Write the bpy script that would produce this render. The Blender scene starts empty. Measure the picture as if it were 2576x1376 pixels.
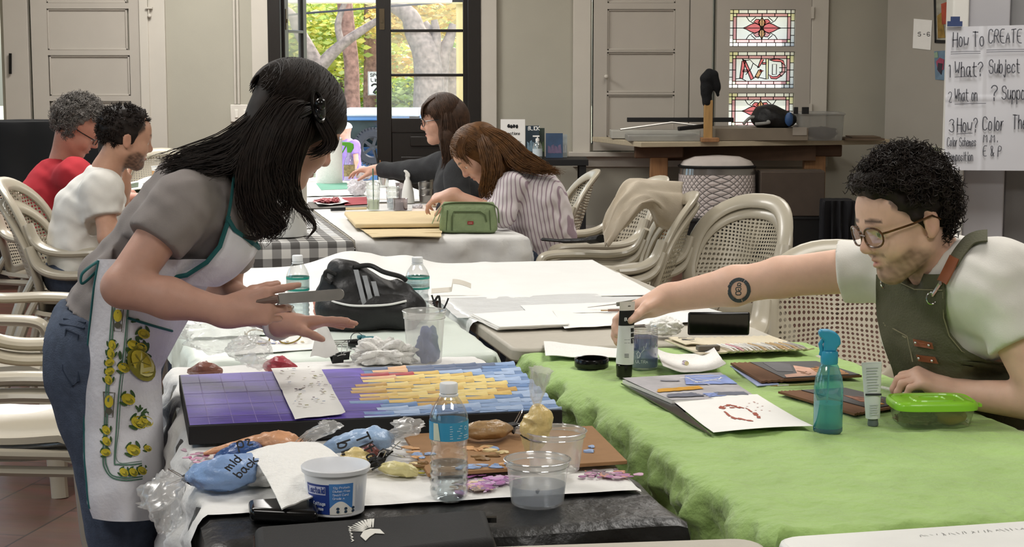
import bpy, bmesh, math, random
import numpy as np
from mathutils import Vector, Matrix, noise
random.seed(7); rng = np.random.default_rng(7)
SC = bpy.context.scene
COL = SC.collection
PI = math.pi
# ---------------------------------------------------------------- camera
FPX, CAM_H, HORIZON = 4340.0, 1.5, 150.0
PITCH = math.atan((688 - HORIZON) / FPX)
cd = bpy.data.cameras.new('camera'); cam = bpy.data.objects.new('camera', cd); COL.objects.link(cam)
cam.location = (0, 0, CAM_H); cam.rotation_euler = (PI / 2 - PITCH, 0, 0)
cd.sensor_width = 36; cd.lens = FPX / 2576 * 36; cd.clip_start = .05; cd.clip_end = 400
SC.camera = cam
# ---------------------------------------------------------------- world, sun, exposure
SC.view_settings.view_transform = 'Standard'; SC.view_settings.look = 'None'
SC.view_settings.gamma = 1; SC.view_settings.use_curve_mapping = False
SC.view_settings.exposure = 0.22
W = bpy.data.worlds.new('sky'); SC.world = W; W.use_nodes = True
nt = W.node_tree; sky = nt.nodes.new('ShaderNodeTexSky'); sky.sky_type = 'NISHITA'
sky.sun_disc = False; sky.sun_elevation = math.radians(50); sky.sun_rotation = math.radians(150); sky.air_density = 1.2; sky.dust_density = 2.5
nt.links.new(sky.outputs[0], nt.nodes['Background'].inputs[0]); nt.nodes['Background'].inputs[1].default_value = 0.38
sd = bpy.data.lights.new('sun', 'SUN'); sd.energy = 7.5; sd.angle = math.radians(1.0); sd.color = (1, .95, .84)
sun = bpy.data.objects.new('sun', sd); COL.objects.link(sun); sun.rotation_euler = (math.radians(-42), 0, math.radians(-28))
# ceiling panels of the hall, farthest row added to brighten the back wall (the fixtures themselves are built with the ceiling)
LAMPS = [(x, y) for y in (0.9, 4.6, 8.4, 11.6) for x in (-2.1, 1.3)]
LAMP_W = {(-2.1, .9): 34, (1.3, .9): 34, (-2.1, 4.6): 44, (1.3, 4.6): 36, (-2.1, 8.4): 66, (1.3, 8.4): 26, (-2.1, 11.6): 80, (1.3, 11.6): 10}
for lx, ly in LAMPS:
 ld = bpy.data.lights.new('ceiling_lamp', 'AREA'); ld.shape = 'RECTANGLE'; ld.size = 1.1; ld.size_y = 1.1
 ld.energy = LAMP_W[(lx, ly)]; ld.color = (1, .98, .95)
 lo = bpy.data.objects.new('ceiling_lamp', ld); COL.objects.link(lo); lo.location = (lx, ly, 3.26)
def ray(px, py):
 v = Vector(((px - 1288) / FPX, 0, 0)) + Vector((0, math.cos(PITCH), -math.sin(PITCH))) \
  + Vector((0, math.sin(PITCH), math.cos(PITCH))) * ((688 - py) / FPX)
 return v
def P(px, py, Y):                       # the point of the view ray at depth Y
 r = ray(px, py); r *= Y / r.y; return Vector((r.x, Y, CAM_H + r.z))
def T(px, py, z=.74):                   # the point of the view ray on the level z
 r = ray(px, py); r *= (z - CAM_H) / r.z; return Vector((r.x, r.y, z))
def lin(c):
 if isinstance(c, str): c = [int(c[i:i + 2], 16) / 255 for i in (0, 2, 4)]
 return tuple(x / 12.92 if x <= .04045 else ((x + .055) / 1.055) ** 2.4 for x in c[:3])
# ---------------------------------------------------------------- materials
MATS = {}
def mat(name, col, rough=.55, metal=0, var=.08, scale=12, bump=0, bscale=60, alpha=1, trans=0, ior=1.45, emit=0,
  sheen=0, sss=0, attr=False, spec=.5, coat=0, stretch=None):
 """procedural principled material: colour broken up by noise, optional noise bump, optional colour attribute"""
 if name in MATS: return MATS[name]
 m = bpy.data.materials.new(name); m.use_nodes = True; n = m.node_tree; N = n.nodes; L = n.links
 b = N['Principled BSDF']; MATS[name] = m
 c = lin(col)
 b.inputs['Roughness'].default_value = rough; b.inputs['Metallic'].default_value = metal
 b.inputs['IOR'].default_value = ior; b.inputs['Transmission Weight'].default_value = trans
 b.inputs['Alpha'].default_value = alpha; b.inputs['Specular IOR Level'].default_value = spec
 b.inputs['Sheen Weight'].default_value = sheen; b.inputs['Coat Weight'].default_value = coat
 if sss: b.inputs['Subsurface Weight'].default_value = sss; b.inputs['Subsurface Radius'].default_value = (.01, .004, .002); b.inputs['Subsurface Scale'].default_value = .6
 tc = N.new('ShaderNodeTexCoord'); co = tc.outputs['Object']
 if stretch:
  mp = N.new('ShaderNodeMapping'); mp.inputs['Scale'].default_value = stretch; L.new(co, mp.inputs[0]); co = mp.outputs[0]
 tx = N.new('ShaderNodeTexNoise'); tx.inputs['Scale'].default_value = scale; tx.inputs['Detail'].default_value = 5
 L.new(co, tx.inputs['Vector'])
 mx = N.new('ShaderNodeMix'); mx.data_type = 'RGBA'; mx.blend_type = 'MULTIPLY'; mx.inputs[0].default_value = 1
 rp = N.new('ShaderNodeValToRGB'); e = rp.color_ramp.elements
 e[0].position = .3; e[1].position = .7
 e[0].color = (1 - var,) * 3 + (1,); e[1].color = (1 + var * .4,) * 3 + (1,)
 L.new(tx.outputs['Fac'], rp.inputs[0])
 if attr:
  at = N.new('ShaderNodeAttribute'); at.attribute_name = 'Col'; L.new(at.outputs['Color'], mx.inputs[6])
 else: mx.inputs[6].default_value = c + (1,)
 L.new(rp.outputs[0], mx.inputs[7]); L.new(mx.outputs[2], b.inputs['Base Color'])
 if emit:
  b.inputs['Emission Color'].default_value = c + (1,); b.inputs['Emission Strength'].default_value = emit
 if bump:
  t2 = N.new('ShaderNodeTexNoise'); t2.inputs['Scale'].default_value = bscale; t2.inputs['Detail'].default_value = 4
  L.new(co, t2.inputs['Vector'])
  bp = N.new('ShaderNodeBump'); bp.inputs['Strength'].default_value = bump; bp.inputs['Distance'].default_value = .01
  L.new(t2.outputs['Fac'], bp.inputs['Height']); L.new(bp.outputs[0], b.inputs['Normal'])
 return m
def clear(name, col='ffffff', fac=.12, rough=.05, body=.0, bodycol='ffffff', edge=.75):
 """thin clear plastic or glass: transparent with fresnel gloss and a little milky body"""
 if name in MATS: return MATS[name]
 m = bpy.data.materials.new(name); m.use_nodes = True; N = m.node_tree.nodes; L = m.node_tree.links; MATS[name] = m
 out = N['Material Output']; N.remove(N['Principled BSDF'])
 tr = N.new('ShaderNodeBsdfTransparent'); tr.inputs[0].default_value = lin(col) + (1,)
 gl = N.new('ShaderNodeBsdfGlossy'); gl.inputs['Roughness'].default_value = rough
 lw = N.new('ShaderNodeLayerWeight'); lw.inputs[0].default_value = .35
 mr = N.new('ShaderNodeMapRange'); mr.inputs[3].default_value = fac; mr.inputs[4].default_value = edge
 L.new(lw.outputs['Facing'], mr.inputs[0])
 mx = N.new('ShaderNodeMixShader'); L.new(mr.outputs[0], mx.inputs[0])
 df = N.new('ShaderNodeBsdfDiffuse'); df.inputs[0].default_value = lin(bodycol) + (1,)
 tl = N.new('ShaderNodeBsdfTranslucent'); tl.inputs[0].default_value = lin(bodycol) + (1,)
 m3 = N.new('ShaderNodeMixShader'); m3.inputs[0].default_value = .5; L.new(df.outputs[0], m3.inputs[1]); L.new(tl.outputs[0], m3.inputs[2])
 m2 = N.new('ShaderNodeMixShader'); m2.inputs[0].default_value = body
 L.new(tr.outputs[0], m2.inputs[1]); L.new(m3.outputs[0], m2.inputs[2])
 L.new(m2.outputs[0], mx.inputs[1]); L.new(gl.outputs[0], mx.inputs[2]); L.new(mx.outputs[0], out.inputs[0])
 return m
# ---------------------------------------------------------------- mesh building
def frame(d, up=(0, 0, 1)):
 d = Vector(d).normalized(); u = Vector(up)
 if abs(d.dot(u)) > .97: u = Vector((1, 0, 0))
 x = u.cross(d).normalized(); y = d.cross(x)
 return x, y, d
class MB:
 def __init__(s): s.v = []; s.f = []; s.m = []; s.uv = {}; s.col = {}; s.mi = 0
 def _add(s, vs, fs, uv=None):
  b = len(s.v); s.v += [tuple(p) for p in vs]
  for f in fs: s.f.append([b + i for i in f]); s.m.append(s.mi)
  if uv:
   for i, q in enumerate(uv): s.uv[b + i] = q
  return b
 def mat(s, i): s.mi = i; return s
 def box(s, c, size, rz=0, mtx=None):
  x, y, z = [k / 2 for k in size]
  vs = [Vector((i * x, j * y, k * z)) for i in (-1, 1) for j in (-1, 1) for k in (-1, 1)]
  M = mtx if mtx is not None else Matrix.Translation(Vector(c)) @ Matrix.Rotation(rz, 4, 'Z')
  s._add([M @ v for v in vs], [(0, 1, 3, 2), (4, 6, 7, 5), (0, 4, 5, 1), (2, 3, 7, 6), (0, 2, 6, 4), (1, 5, 7, 3)]); return s
 def beam(s, a, b, w, h, up=(0, 0, 1)):
  a, b = Vector(a), Vector(b); x, y, d = frame(b - a, up)
  vs = [p + x * i * w / 2 + y * j * h / 2 for p in (a, b) for i, j in ((-1, -1), (1, -1), (1, 1), (-1, 1))]
  s._add(vs, [(3, 2, 1, 0), (4, 5, 6, 7), (0, 1, 5, 4), (1, 2, 6, 5), (2, 3, 7, 6), (3, 0, 4, 7)]); return s
 def tube(s, pts, r, n=8, flat=1, up=(0, 0, 1), caps=True, closed=False, uvlen=False):
  pts = [Vector(p) for p in pts]; k = len(pts)
  rr = r if hasattr(r, '__len__') else [r] * k
  vs = []; px = None
  for i, p in enumerate(pts):
   if closed: d = pts[(i + 1) % k] - pts[i - 1]
   else: d = pts[min(i + 1, k - 1)] - pts[max(i - 1, 0)]
   if d.length < 1e-9: d = Vector((0, 0, 1))
   d.normalize()
   if px is None: x, y, _ = frame(d, up)
   else:
    x = px - d * px.dot(d)
    if x.length < 1e-6: x, y, _ = frame(d, up)
    x.normalize(); y = d.cross(x)
   px = x
   for j in range(n):
    a = 2 * PI * j / n; vs.append(p + x * math.cos(a) * rr[i] + y * math.sin(a) * rr[i] * flat)
  fs = []
  for i in range(k if closed else k - 1):
   o = i * n; q = ((i + 1) % k) * n
   for j in range(n): fs.append((o + j, o + (j + 1) % n, q + (j + 1) % n, q + j))
  if caps and not closed: fs.append(tuple(range(n))[::-1]); fs.append(tuple(range((k - 1) * n, k * n)))
  s._add(vs, fs); return s
 def lathe(s, prof, n=32, mtx=None, wob=None):
  M = mtx or Matrix(); vs = []; k = len(prof)
  for i, (r, z) in enumerate(prof):
   for j in range(n):
    a = 2 * PI * j / n; q = r if wob is None else r * wob(a, z)
    vs.append(M @ Vector((q * math.cos(a), q * math.sin(a), z)))
  fs = [(i * n + j, i * n + (j + 1) % n, (i + 1) * n + (j + 1) % n, (i + 1) * n + j) for i in range(k - 1) for j in range(n)]
  if prof[0][0] > 1e-5 and wob is None and prof[0] != prof[-1]: pass
  s._add(vs, fs); return s
 def disc(s, c, r, n=24, mtx=None):
  M = mtx or Matrix.Translation(Vector(c))
  s._add([M @ Vector((r * math.cos(2 * PI * j / n), r * math.sin(2 * PI * j / n), 0)) for j in range(n)], [tuple(range(n))]); return s
 def poly(s, pts): s._add(pts, [tuple(range(len(pts)))]); return s
 def prism(s, pts, dvec):
  k = len(pts); d = Vector(dvec); vs = [Vector(p) for p in pts] + [Vector(p) + d for p in pts]
  fs = [tuple(range(k))[::-1], tuple(range(k, 2 * k))] + [(i, (i + 1) % k, k + (i + 1) % k, k + i) for i in range(k)]
  s._add(vs, fs); return s
 def grid(s, nu, nv, fn, thick=0, uvfn=None):
  vs = []; uv = []
  for i in range(nu + 1):
   for j in range(nv + 1):
    u, v = i / nu, j / nv; vs.append(Vector(fn(u, v))); uv.append(uvfn(u, v) if uvfn else (u, v))
  q = nv + 1
  fs = [(i * q + j, (i + 1) * q + j, (i + 1) * q + j + 1, i * q + j + 1) for i in range(nu) for j in range(nv)]
  if thick:
   k = len(vs); nn = []
   for i in range(nu + 1):
    for j in range(nv + 1):
     a = vs[min(i + 1, nu) * q + j] - vs[max(i - 1, 0) * q + j]; b = vs[i * q + min(j + 1, nv)] - vs[i * q + max(j - 1, 0)]
     w = a.cross(b); nn.append(w.normalized() if w.length > 0 else Vector((0, 0, 1)))
   vs2 = [vs[i] - nn[i] * thick for i in range(k)]
   rim = [i * q for i in range(nu)] + [nu * q + j for j in range(nv)] + [i * q + nv for i in range(nu, 0, -1)] + [j for j in range(nv, 0, -1)]
   fs = fs + [tuple(k + x for x in f[::-1]) for f in fs] + [(rim[i], k + rim[i], k + rim[(i + 1) % len(rim)], rim[(i + 1) % len(rim)]) for i in range(len(rim))]
   fs[-len(rim):] = [f[::-1] for f in fs[-len(rim):]]
   vs = vs + vs2; uv = uv + uv
  s._add(vs, fs, uv); return s
 def blob(s, c, r, sub=3, amp=.0, fr=3, seed=0, mtx=None, flatz=None):
  bm = bmesh.new(); bmesh.ops.create_icosphere(bm, subdivisions=sub, radius=1)
  r = Vector(r) if hasattr(r, '__len__') else Vector((r, r, r)); vs = []
  M = mtx or Matrix.Translation(Vector(c))
  for v in bm.verts:
   k = 1 + amp * noise.noise(v.co * fr + Vector((seed * 7.1, seed * 3.3, seed))) + amp * .5 * noise.noise(v.co * fr * 2.3 + Vector((seed, 5, seed * 2)))
   q = Vector((v.co.x * r.x, v.co.y * r.y, v.co.z * r.z)) * k
   if flatz is not None and q.z < flatz: q.z = flatz
   vs.append(M @ q)
  bm.verts.index_update(); fs = [[v.index for v in f.verts] for f in bm.faces]; bm.free()
  s._add(vs, fs); return s
 def ribbon(s, pts, w, fn=None):
  """flat stroke along 2-D points; fn maps (x, y) to 3-D"""
  fn = fn or (lambda x, y: Vector((x, y, 0))); k = len(pts); vs = []
  for i in range(k):
   a = pts[max(i - 1, 0)]; b = pts[min(i + 1, k - 1)]; dx, dy = b[0] - a[0], b[1] - a[1]; l = math.hypot(dx, dy) or 1
   nx, ny = -dy / l * w / 2, dx / l * w / 2; x, y = pts[i]
   if i == 0: x -= dx / l * w * .4; y -= dy / l * w * .4
   if i == k - 1: x += dx / l * w * .4; y += dy / l * w * .4
   vs += [fn(x + nx, y + ny), fn(x - nx, y - ny)]
  s._add(vs, [(2 * i, 2 * i + 1, 2 * i + 3, 2 * i + 2) for i in range(k - 1)]); return s
 def raw(s, v, f, col=None):
  b = len(s.v); s.v += [tuple(x) for x in v]; s.f += [[b + int(i) for i in q] for q in f]; s.m += [s.mi] * len(f)
  if col is not None:
   for i, c in enumerate(col): s.col[b + i] = tuple(c)
  return s
ROOT = {}
def obj(name, mb, mats, parent=None, smooth=True, bev=0, sub=0, world=True, label=None, loc=None, solid=0, sharp=35, seg=2):
 """links the builder as ONE mesh object; points are world points unless world=False"""
 me = bpy.data.meshes.new(name)
 v = mb.v
 if parent is not None and world:
  inv = ROOT[parent.name].inverted(); A = np.array(inv); va = np.array(v, dtype=float).reshape(-1, 3) @ A[:3, :3].T + A[:3, 3]; v = va.tolist()
 off = Vector((0, 0, 0))
 if parent is None and world and len(v):
  va = np.array(v, dtype=float); off = Vector(((va[:, 0].min() + va[:, 0].max()) / 2, (va[:, 1].min() + va[:, 1].max()) / 2, va[:, 2].min())); v = (va - np.array(off)).tolist()
 me.from_pydata(v, [], mb.f)
 for m in (mats if isinstance(mats, (list, tuple)) else [mats]): me.materials.append(m)
 if any(mb.m): me.polygons.foreach_set('material_index', mb.m)
 if mb.uv:
  ul = me.uv_layers.new(name='UVMap'); li = np.empty(len(me.loops), dtype=np.int32); me.loops.foreach_get('vertex_index', li)
  ua = np.zeros((len(me.vertices), 2)); ua[list(mb.uv.keys())] = list(mb.uv.values()); ul.data.foreach_set('uv', ua[li].ravel())
 if mb.col:
  ca = me.color_attributes.new('Col', 'FLOAT_COLOR', 'POINT'); a = np.ones((len(me.vertices), 4)); a[list(mb.col.keys()), :3] = list(mb.col.values())
  ca.data.foreach_set('color', a.ravel())
 me.update()
 o = bpy.data.objects.new(name, me); COL.objects.link(o)
 if parent is not None:
  o.parent = parent; ROOT[o.name] = ROOT[parent.name]
 else:
  o.location = off; ROOT[o.name] = Matrix.Translation(off)
 if smooth:
  me.polygons.foreach_set('use_smooth', [True] * len(me.polygons))
  if not sub and smooth is True:
   try: me.set_sharp_from_angle(angle=math.radians(sharp))
   except Exception: pass
 if solid: md = o.modifiers.new('solid', 'SOLIDIFY'); md.thickness = solid; md.offset = 0
 if bev: md = o.modifiers.new('bevel', 'BEVEL'); md.width = bev; md.segments = seg; md.limit_method = 'ANGLE'; md.harden_normals = False
 if sub: md = o.modifiers.new('sub', 'SUBSURF'); md.levels = sub; md.render_levels = sub
 if label: o['label'] = label
 return o
def tag(o, label, cat, group=None, kind=None):
 o['label'] = label; o['category'] = cat
 if group: o['group'] = group
 if kind: o['kind'] = kind
 return o
def struct(o, label=None, cat=None):
 o['kind'] = 'structure'
 if label: o['label'] = label
 if cat: o['category'] = cat
 return o
def thing(name, loc, label, cat, rz=0, group=None):
 o = bpy.data.objects.new(name, None); COL.objects.link(o); o.empty_display_size = .1
 o.location = loc; o.rotation_euler = (0, 0, rz)
 ROOT[o.name] = Matrix.Translation(Vector(loc)) @ Matrix.Rotation(rz, 4, 'Z')
 return tag(o, label, cat, group)
def copy_thing(root, loc, rz, label, group=None):
 r = root.copy(); COL.objects.link(r); r.location = loc; r.rotation_euler = (0, 0, rz); r['label'] = label
 if group: r['group'] = group
 ROOT[r.name] = Matrix.Translation(Vector(loc)) @ Matrix.Rotation(rz, 4, 'Z')
 for ch in list(root.children):
  c = ch.copy(); COL.objects.link(c); c.parent = r; ROOT[c.name] = ROOT[r.name]
  for g in ch.children:
   d = g.copy(); COL.objects.link(d); d.parent = c
 return r
def spline(pts, n=8):
 """Catmull-Rom through points"""
 pts = [Vector(p) for p in pts]; out = []
 for i in range(len(pts) - 1):
  p0, p1, p2, p3 = pts[max(i - 1, 0)], pts[i], pts[i + 1], pts[min(i + 2, len(pts) - 1)]
  for j in range(n):
   t = j / n; out.append(.5 * ((2 * p1) + (p2 - p0) * t + (2 * p0 - 5 * p1 + 4 * p2 - p3) * t * t + (3 * p1 - p0 - 3 * p2 + p3) * t ** 3))
 out.append(pts[-1]); return out
def nz(x, y=0, z=0): return noise.noise(Vector((x, y, z)))
# ---------------------------------------------------------------- single-stroke lettering (glyph = strokes of x,y pairs on a 4 x 6 body)
GL = {}
def _g(s):
 for ent in s.strip().split('\n'):
  ch, _, d = ent.partition(' ')
  GL[ch] = [[(float(q[0]) if len(q) == 2 else 0, float(q[1])) for q in [(p[0], p[1:]) for p in st.split()]] for st in d.split('|') if st.strip()]
_g('''A 00 26 40|12 32
B 00 06 26 35 34 23 03|23 32 31 20 00
C 45 36 16 05 01 10 30 41
D 00 06 26 44 42 20 00
E 40 00 06 46|03 33
F 00 06 46|03 33
G 45 36 16 05 01 10 30 41 43 23
H 00 06|40 46|03 43
I 20 26
K 00 06|46 03 40
L 06 00 40
M 00 06 22 46 40
N 00 06 40 46
O 16 05 01 10 30 41 45 36 16
P 00 06 36 45 44 33 03
Q 16 05 01 10 30 41 45 36 16|22 40
R 00 06 36 45 44 33 03|23 40
S 45 36 16 05 04 13 33 42 41 30 10 01
T 06 46|26 20
U 06 01 10 30 41 46
V 06 20 46
W 06 10 24 30 46
X 00 46|06 40
Y 06 23 46|23 20
Z 06 46 00 40
a 34 14 03 01 10 20 32|34 31 40
b 06 00|02 14 24 33 31 20 10 01
c 33 24 14 03 01 10 20 31
d 33 24 14 03 01 10 20 32|36 30
e 02 32 33 24 14 03 01 10 20 31
f 35 26 15 10|04 24
g 34 14 03 01 10 20 32|34 3-1 2-2 0-1
h 06 00|03 14 24 33 30
i 14 10|15 16
j 24 2-1 1-2 0-1|25 26
k 06 00|34 02 30
l 16 10
m 00 04|03 14 20|23 34 40
n 00 04|03 14 24 33 30
o 14 03 01 10 20 31 33 24 14
p 04 0-2|03 14 24 33 31 20 10 01
q 33 24 14 03 01 10 20 32|34 3-2
r 00 04|02 14 24
s 33 24 14 03 12 22 31 20 10 01
t 16 11 20 30|04 34
u 04 01 10 20 32|34 30
v 04 10 34
w 04 10 22 30 44
x 00 34|04 30
y 04 20|44 1-2
z 04 34 00 30
0 16 05 01 10 30 41 45 36 16
1 15 26 20
2 05 16 36 45 44 00 40
3 05 16 36 45 34 23 34 42 41 30 10 01
4 30 36 02 42
5 46 06 03 34 43 41 30 10 01
6 45 36 16 05 01 10 30 41 42 33 13 02
8 16 05 04 13 33 44 45 36 16|13 02 01 10 30 41 42 33
9 40 45 36 16 05 04 13 33 44
? 05 16 36 45 44 23 22|20 21
& 40 05 16 26 35 01 10 20 42
. 20 21
- 13 33''')
def write(mb, text, h, fn, x=0, y=0, w=.12, adv=.95, wob=0, slant=0, xs=1):
 """strokes of TEXT, cap height H, laid from (x, y) through fn"""
 k = h / 6; cx = x
 for ch in text:
  if ch == ' ': cx += 3.6 * k * adv * xs; continue
  gl = GL.get(ch)
  if gl is None: cx += 3 * k; continue
  wd = max(q[0] for st in gl for q in st)
  for st in gl:
   pts = [(cx + xs * (q[0] + slant * q[1] + (random.uniform(-wob, wob) if wob else 0)) * k, y + (q[1] + (random.uniform(-wob, wob) if wob else 0)) * k) for q in st]
   if len(pts) > 2:
    d = []
    for i in range(len(pts) - 1):
     d.append(pts[i]); d.append(((pts[i][0] + pts[i + 1][0]) / 2, (pts[i][1] + pts[i + 1][1]) / 2))
    d.append(pts[-1])
    d2 = [d[0]] + [((d[i - 1][0] + 2 * d[i][0] + d[i + 1][0]) / 4, (d[i - 1][1] + 2 * d[i][1] + d[i + 1][1]) / 4) for i in range(1, len(d) - 1)] + [d[-1]]
    pts = d2
   mb.ribbon(pts, w * h, fn)
  cx += (max(wd, 1) + 1.5) * k * adv * xs
 return cx
# ---------------------------------------------------------------- signed-distance modelling (one continuous skin per body or garment)
def fold(p, f, seed=0, dirv=None):
 """soft cloth-like noise from warped sines"""
 x, y, z = p[..., 0] * f + seed, p[..., 1] * f + seed * 1.7, p[..., 2] * f + seed * .6
 a = np.sin(x * 1.1 + 1.3 * np.sin(y * .8 + z * .5) + z * .7); b = np.sin(y * 1.3 + 1.1 * np.sin(z * .9 - x * .6)); c = np.sin(z * 1.7 + 1.2 * np.sin(x * 1.1 + y * .4) + x * .4)
 return (a + b + c) / 3
class SDF:
 def __init__(s, lo, hi, res):
  s.lo = np.array(lo, float); s.res = res; s.n = np.maximum(2, np.ceil((np.array(hi) - s.lo) / res).astype(int) + 1); s.F = np.full(s.n, 9.0, np.float32)
 def win(s, lo, hi):
  a = np.clip(np.floor((np.array(lo) - s.lo) / s.res).astype(int), 0, s.n); b = np.clip(np.ceil((np.array(hi) - s.lo) / s.res).astype(int) + 1, 0, s.n)
  if np.any(b - a < 1): return None, None
  sl = tuple(slice(a[i], b[i]) for i in range(3))
  g = np.stack(np.meshgrid(*[np.arange(a[i], b[i], dtype=np.float32) * s.res + s.lo[i] for i in range(3)], indexing='ij'), -1).astype(np.float32)
  return sl, g
 def put(s, sl, d, k, op='u'):
  f = s.F[sl]
  if op == 'u':
   if k > 0: h = np.maximum(k - np.abs(f - d), 0) / k; s.F[sl] = np.minimum(f, d) - h * h * k * .25
   else: s.F[sl] = np.minimum(f, d)
  else:
   d = -d
   if k > 0: h = np.maximum(k - np.abs(f - d), 0) / k; s.F[sl] = np.maximum(f, d) + h * h * k * .25
   else: s.F[sl] = np.maximum(f, d)
 def cap(s, a, b, ra, rb=None, k=.02, sq=None, op='u'):
  """tapered capsule a-b; sq=(axis, factor) widens the section along axis"""
  rb = ra if rb is None else rb; a, b = np.array(a, float), np.array(b, float); m = max(ra, rb) * (max(1, sq[1]) if sq else 1) + k + 3 * s.res
  sl, g = s.win(np.minimum(a, b) - m, np.maximum(a, b) + m)
  if sl is None: return s
  ab = b - a; L = ab @ ab; q = g - a
  t = np.clip((q @ ab.astype(np.float32)) / L, 0, 1) if L > 1e-12 else np.zeros(g.shape[:3], np.float32)
  q = q - t[..., None] * ab
  if sq:
   w = np.array(Vector(sq[0]).normalized()); q = q + (q @ w)[..., None] * w * (1 / sq[1] - 1)
  s.put(sl, (np.sqrt((q * q).sum(-1)) - (ra + (rb - ra) * t)).astype(np.float32), k, op); return s
 def chain(s, pts, rad, k=.015, sq=None):
  for i in range(len(pts) - 1): s.cap(pts[i], pts[i + 1], rad[i], rad[i + 1], k, sq)
  return s
 def ell(s, c, r, k=.02, R=None, op='u'):
  c = np.array(c, float); r = np.array(r, float); m = r.max() + k + 3 * s.res
  sl, g = s.win(c - m, c + m)
  if sl is None: return s
  q = g - c
  if R is not None: q = q @ np.array(R.to_3x3() if hasattr(R, 'to_3x3') else R, dtype=float)
  l = np.sqrt(((q / r) ** 2).sum(-1)); l2 = np.sqrt(((q / (r * r)) ** 2).sum(-1)) + 1e-9
  s.put(sl, (l * (l - 1) / l2).astype(np.float32), k, op); return s
 def cut(s, p, n, lo=None, hi=None, k=0):
  """removes the half space in front of the plane, inside the box lo-hi"""
  sl, g = s.win(s.lo if lo is None else lo, s.lo + s.n * s.res if hi is None else hi)
  if sl is None: return s
  n = np.array(Vector(n).normalized()); d = -((g - np.array(p, float)) @ n)
  s.put(sl, d.astype(np.float32), k, 'c'); return s
 def rough(s, amp, f, seed=0, mask=None):
  near = np.abs(s.F) < amp * 4 + 2 * s.res; idx = np.argwhere(near); p = idx * s.res + s.lo
  d = amp * fold(p, f, seed)
  if mask is not None: d = d * mask(p)
  s.F[near] += d.astype(np.float32); return s
 def mesh(s, smooth=1):
  F = s.F; ins = F < 0; n = s.n
  c = [ins[i:n[0] - 1 + i, j:n[1] - 1 + j, k:n[2] - 1 + k] for i in (0, 1) for j in (0, 1) for k in (0, 1)]
  cnt = sum(x.astype(np.int8) for x in c); act = (cnt > 0) & (cnt < 8); idx = np.argwhere(act)
  vid = np.full(act.shape, -1, np.int64); vid[act] = np.arange(len(idx))
  off = np.array([(i, j, k) for i in (0, 1) for j in (0, 1) for k in (0, 1)])
  val = np.stack([F[idx[:, 0] + o[0], idx[:, 1] + o[1], idx[:, 2] + o[2]] for o in off], 1)
  acc = np.zeros((len(idx), 3)); w = np.zeros(len(idx))
  for a in range(8):
   for b in range(a + 1, 8):
    if np.abs(off[a] - off[b]).sum() != 1: continue
    x = (val[:, a] < 0) != (val[:, b] < 0); t = np.where(x, val[:, a] / np.where(x, val[:, a] - val[:, b], 1), 0)
    acc += np.where(x[:, None], off[a] + t[:, None] * (off[b] - off[a]), 0); w += x
  V = (idx + acc / w[:, None]) * s.res + s.lo; Q = []
  for ax in range(3):
   o1, o2 = [(1, 2), (2, 0), (0, 1)][ax]
   e = [slice(None)] * 3; e2 = [slice(None)] * 3; e[ax] = slice(0, -1); e2[ax] = slice(1, None)
   A, B = ins[tuple(e)], ins[tuple(e2)]; ch = np.argwhere(A != B)
   ch = ch[(ch[:, o1] > 0) & (ch[:, o2] > 0) & (ch[:, o1] < n[o1] - 1) & (ch[:, o2] < n[o2] - 1)]
   if not len(ch): continue
   sg = A[ch[:, 0], ch[:, 1], ch[:, 2]]
   def cell(d1, d2):
    q = ch.copy(); q[:, o1] -= d1; q[:, o2] -= d2; return vid[q[:, 0], q[:, 1], q[:, 2]]
   q = np.stack([cell(1, 1), cell(0, 1), cell(0, 0), cell(1, 0)], 1); q[~sg] = q[~sg][:, ::-1]; Q.append(q)
  Q = np.concatenate(Q)
  for _ in range(smooth):
   S = np.zeros_like(V); C = np.zeros(len(V))
   for a, b in ((0, 1), (1, 2), (2, 3), (3, 0)):
    np.add.at(S, Q[:, a], V[Q[:, b]]); np.add.at(C, Q[:, a], 1); np.add.at(S, Q[:, b], V[Q[:, a]]); np.add.at(C, Q[:, b], 1)
   V = V * .5 + S / C[:, None] * .5
  return V, Q
# ================================================================ the hall
WY = 13.4                                                      # back wall
wall_m = mat('wall_paint', 'aaa698', .8, var=.05, scale=3, bump=.05, bscale=120)
trim_m = mat('trim_paint', 'c3bdb2', .6, var=.04, scale=5)
shut_m = mat('shutter_paint', 'b0a99f', .6, var=.04, scale=4)
dark_m = mat('dark_stained_door', '1d1814', .35, var=.3, scale=30, stretch=(8, 8, .6))
ceil_m = mat('ceiling_paint', 'c8c4ba', .9, var=.03)
def wx(px, Y=WY): return P(px, 400, Y).x
def wz(py, Y=WY): return P(1288, py, Y).z
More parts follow.
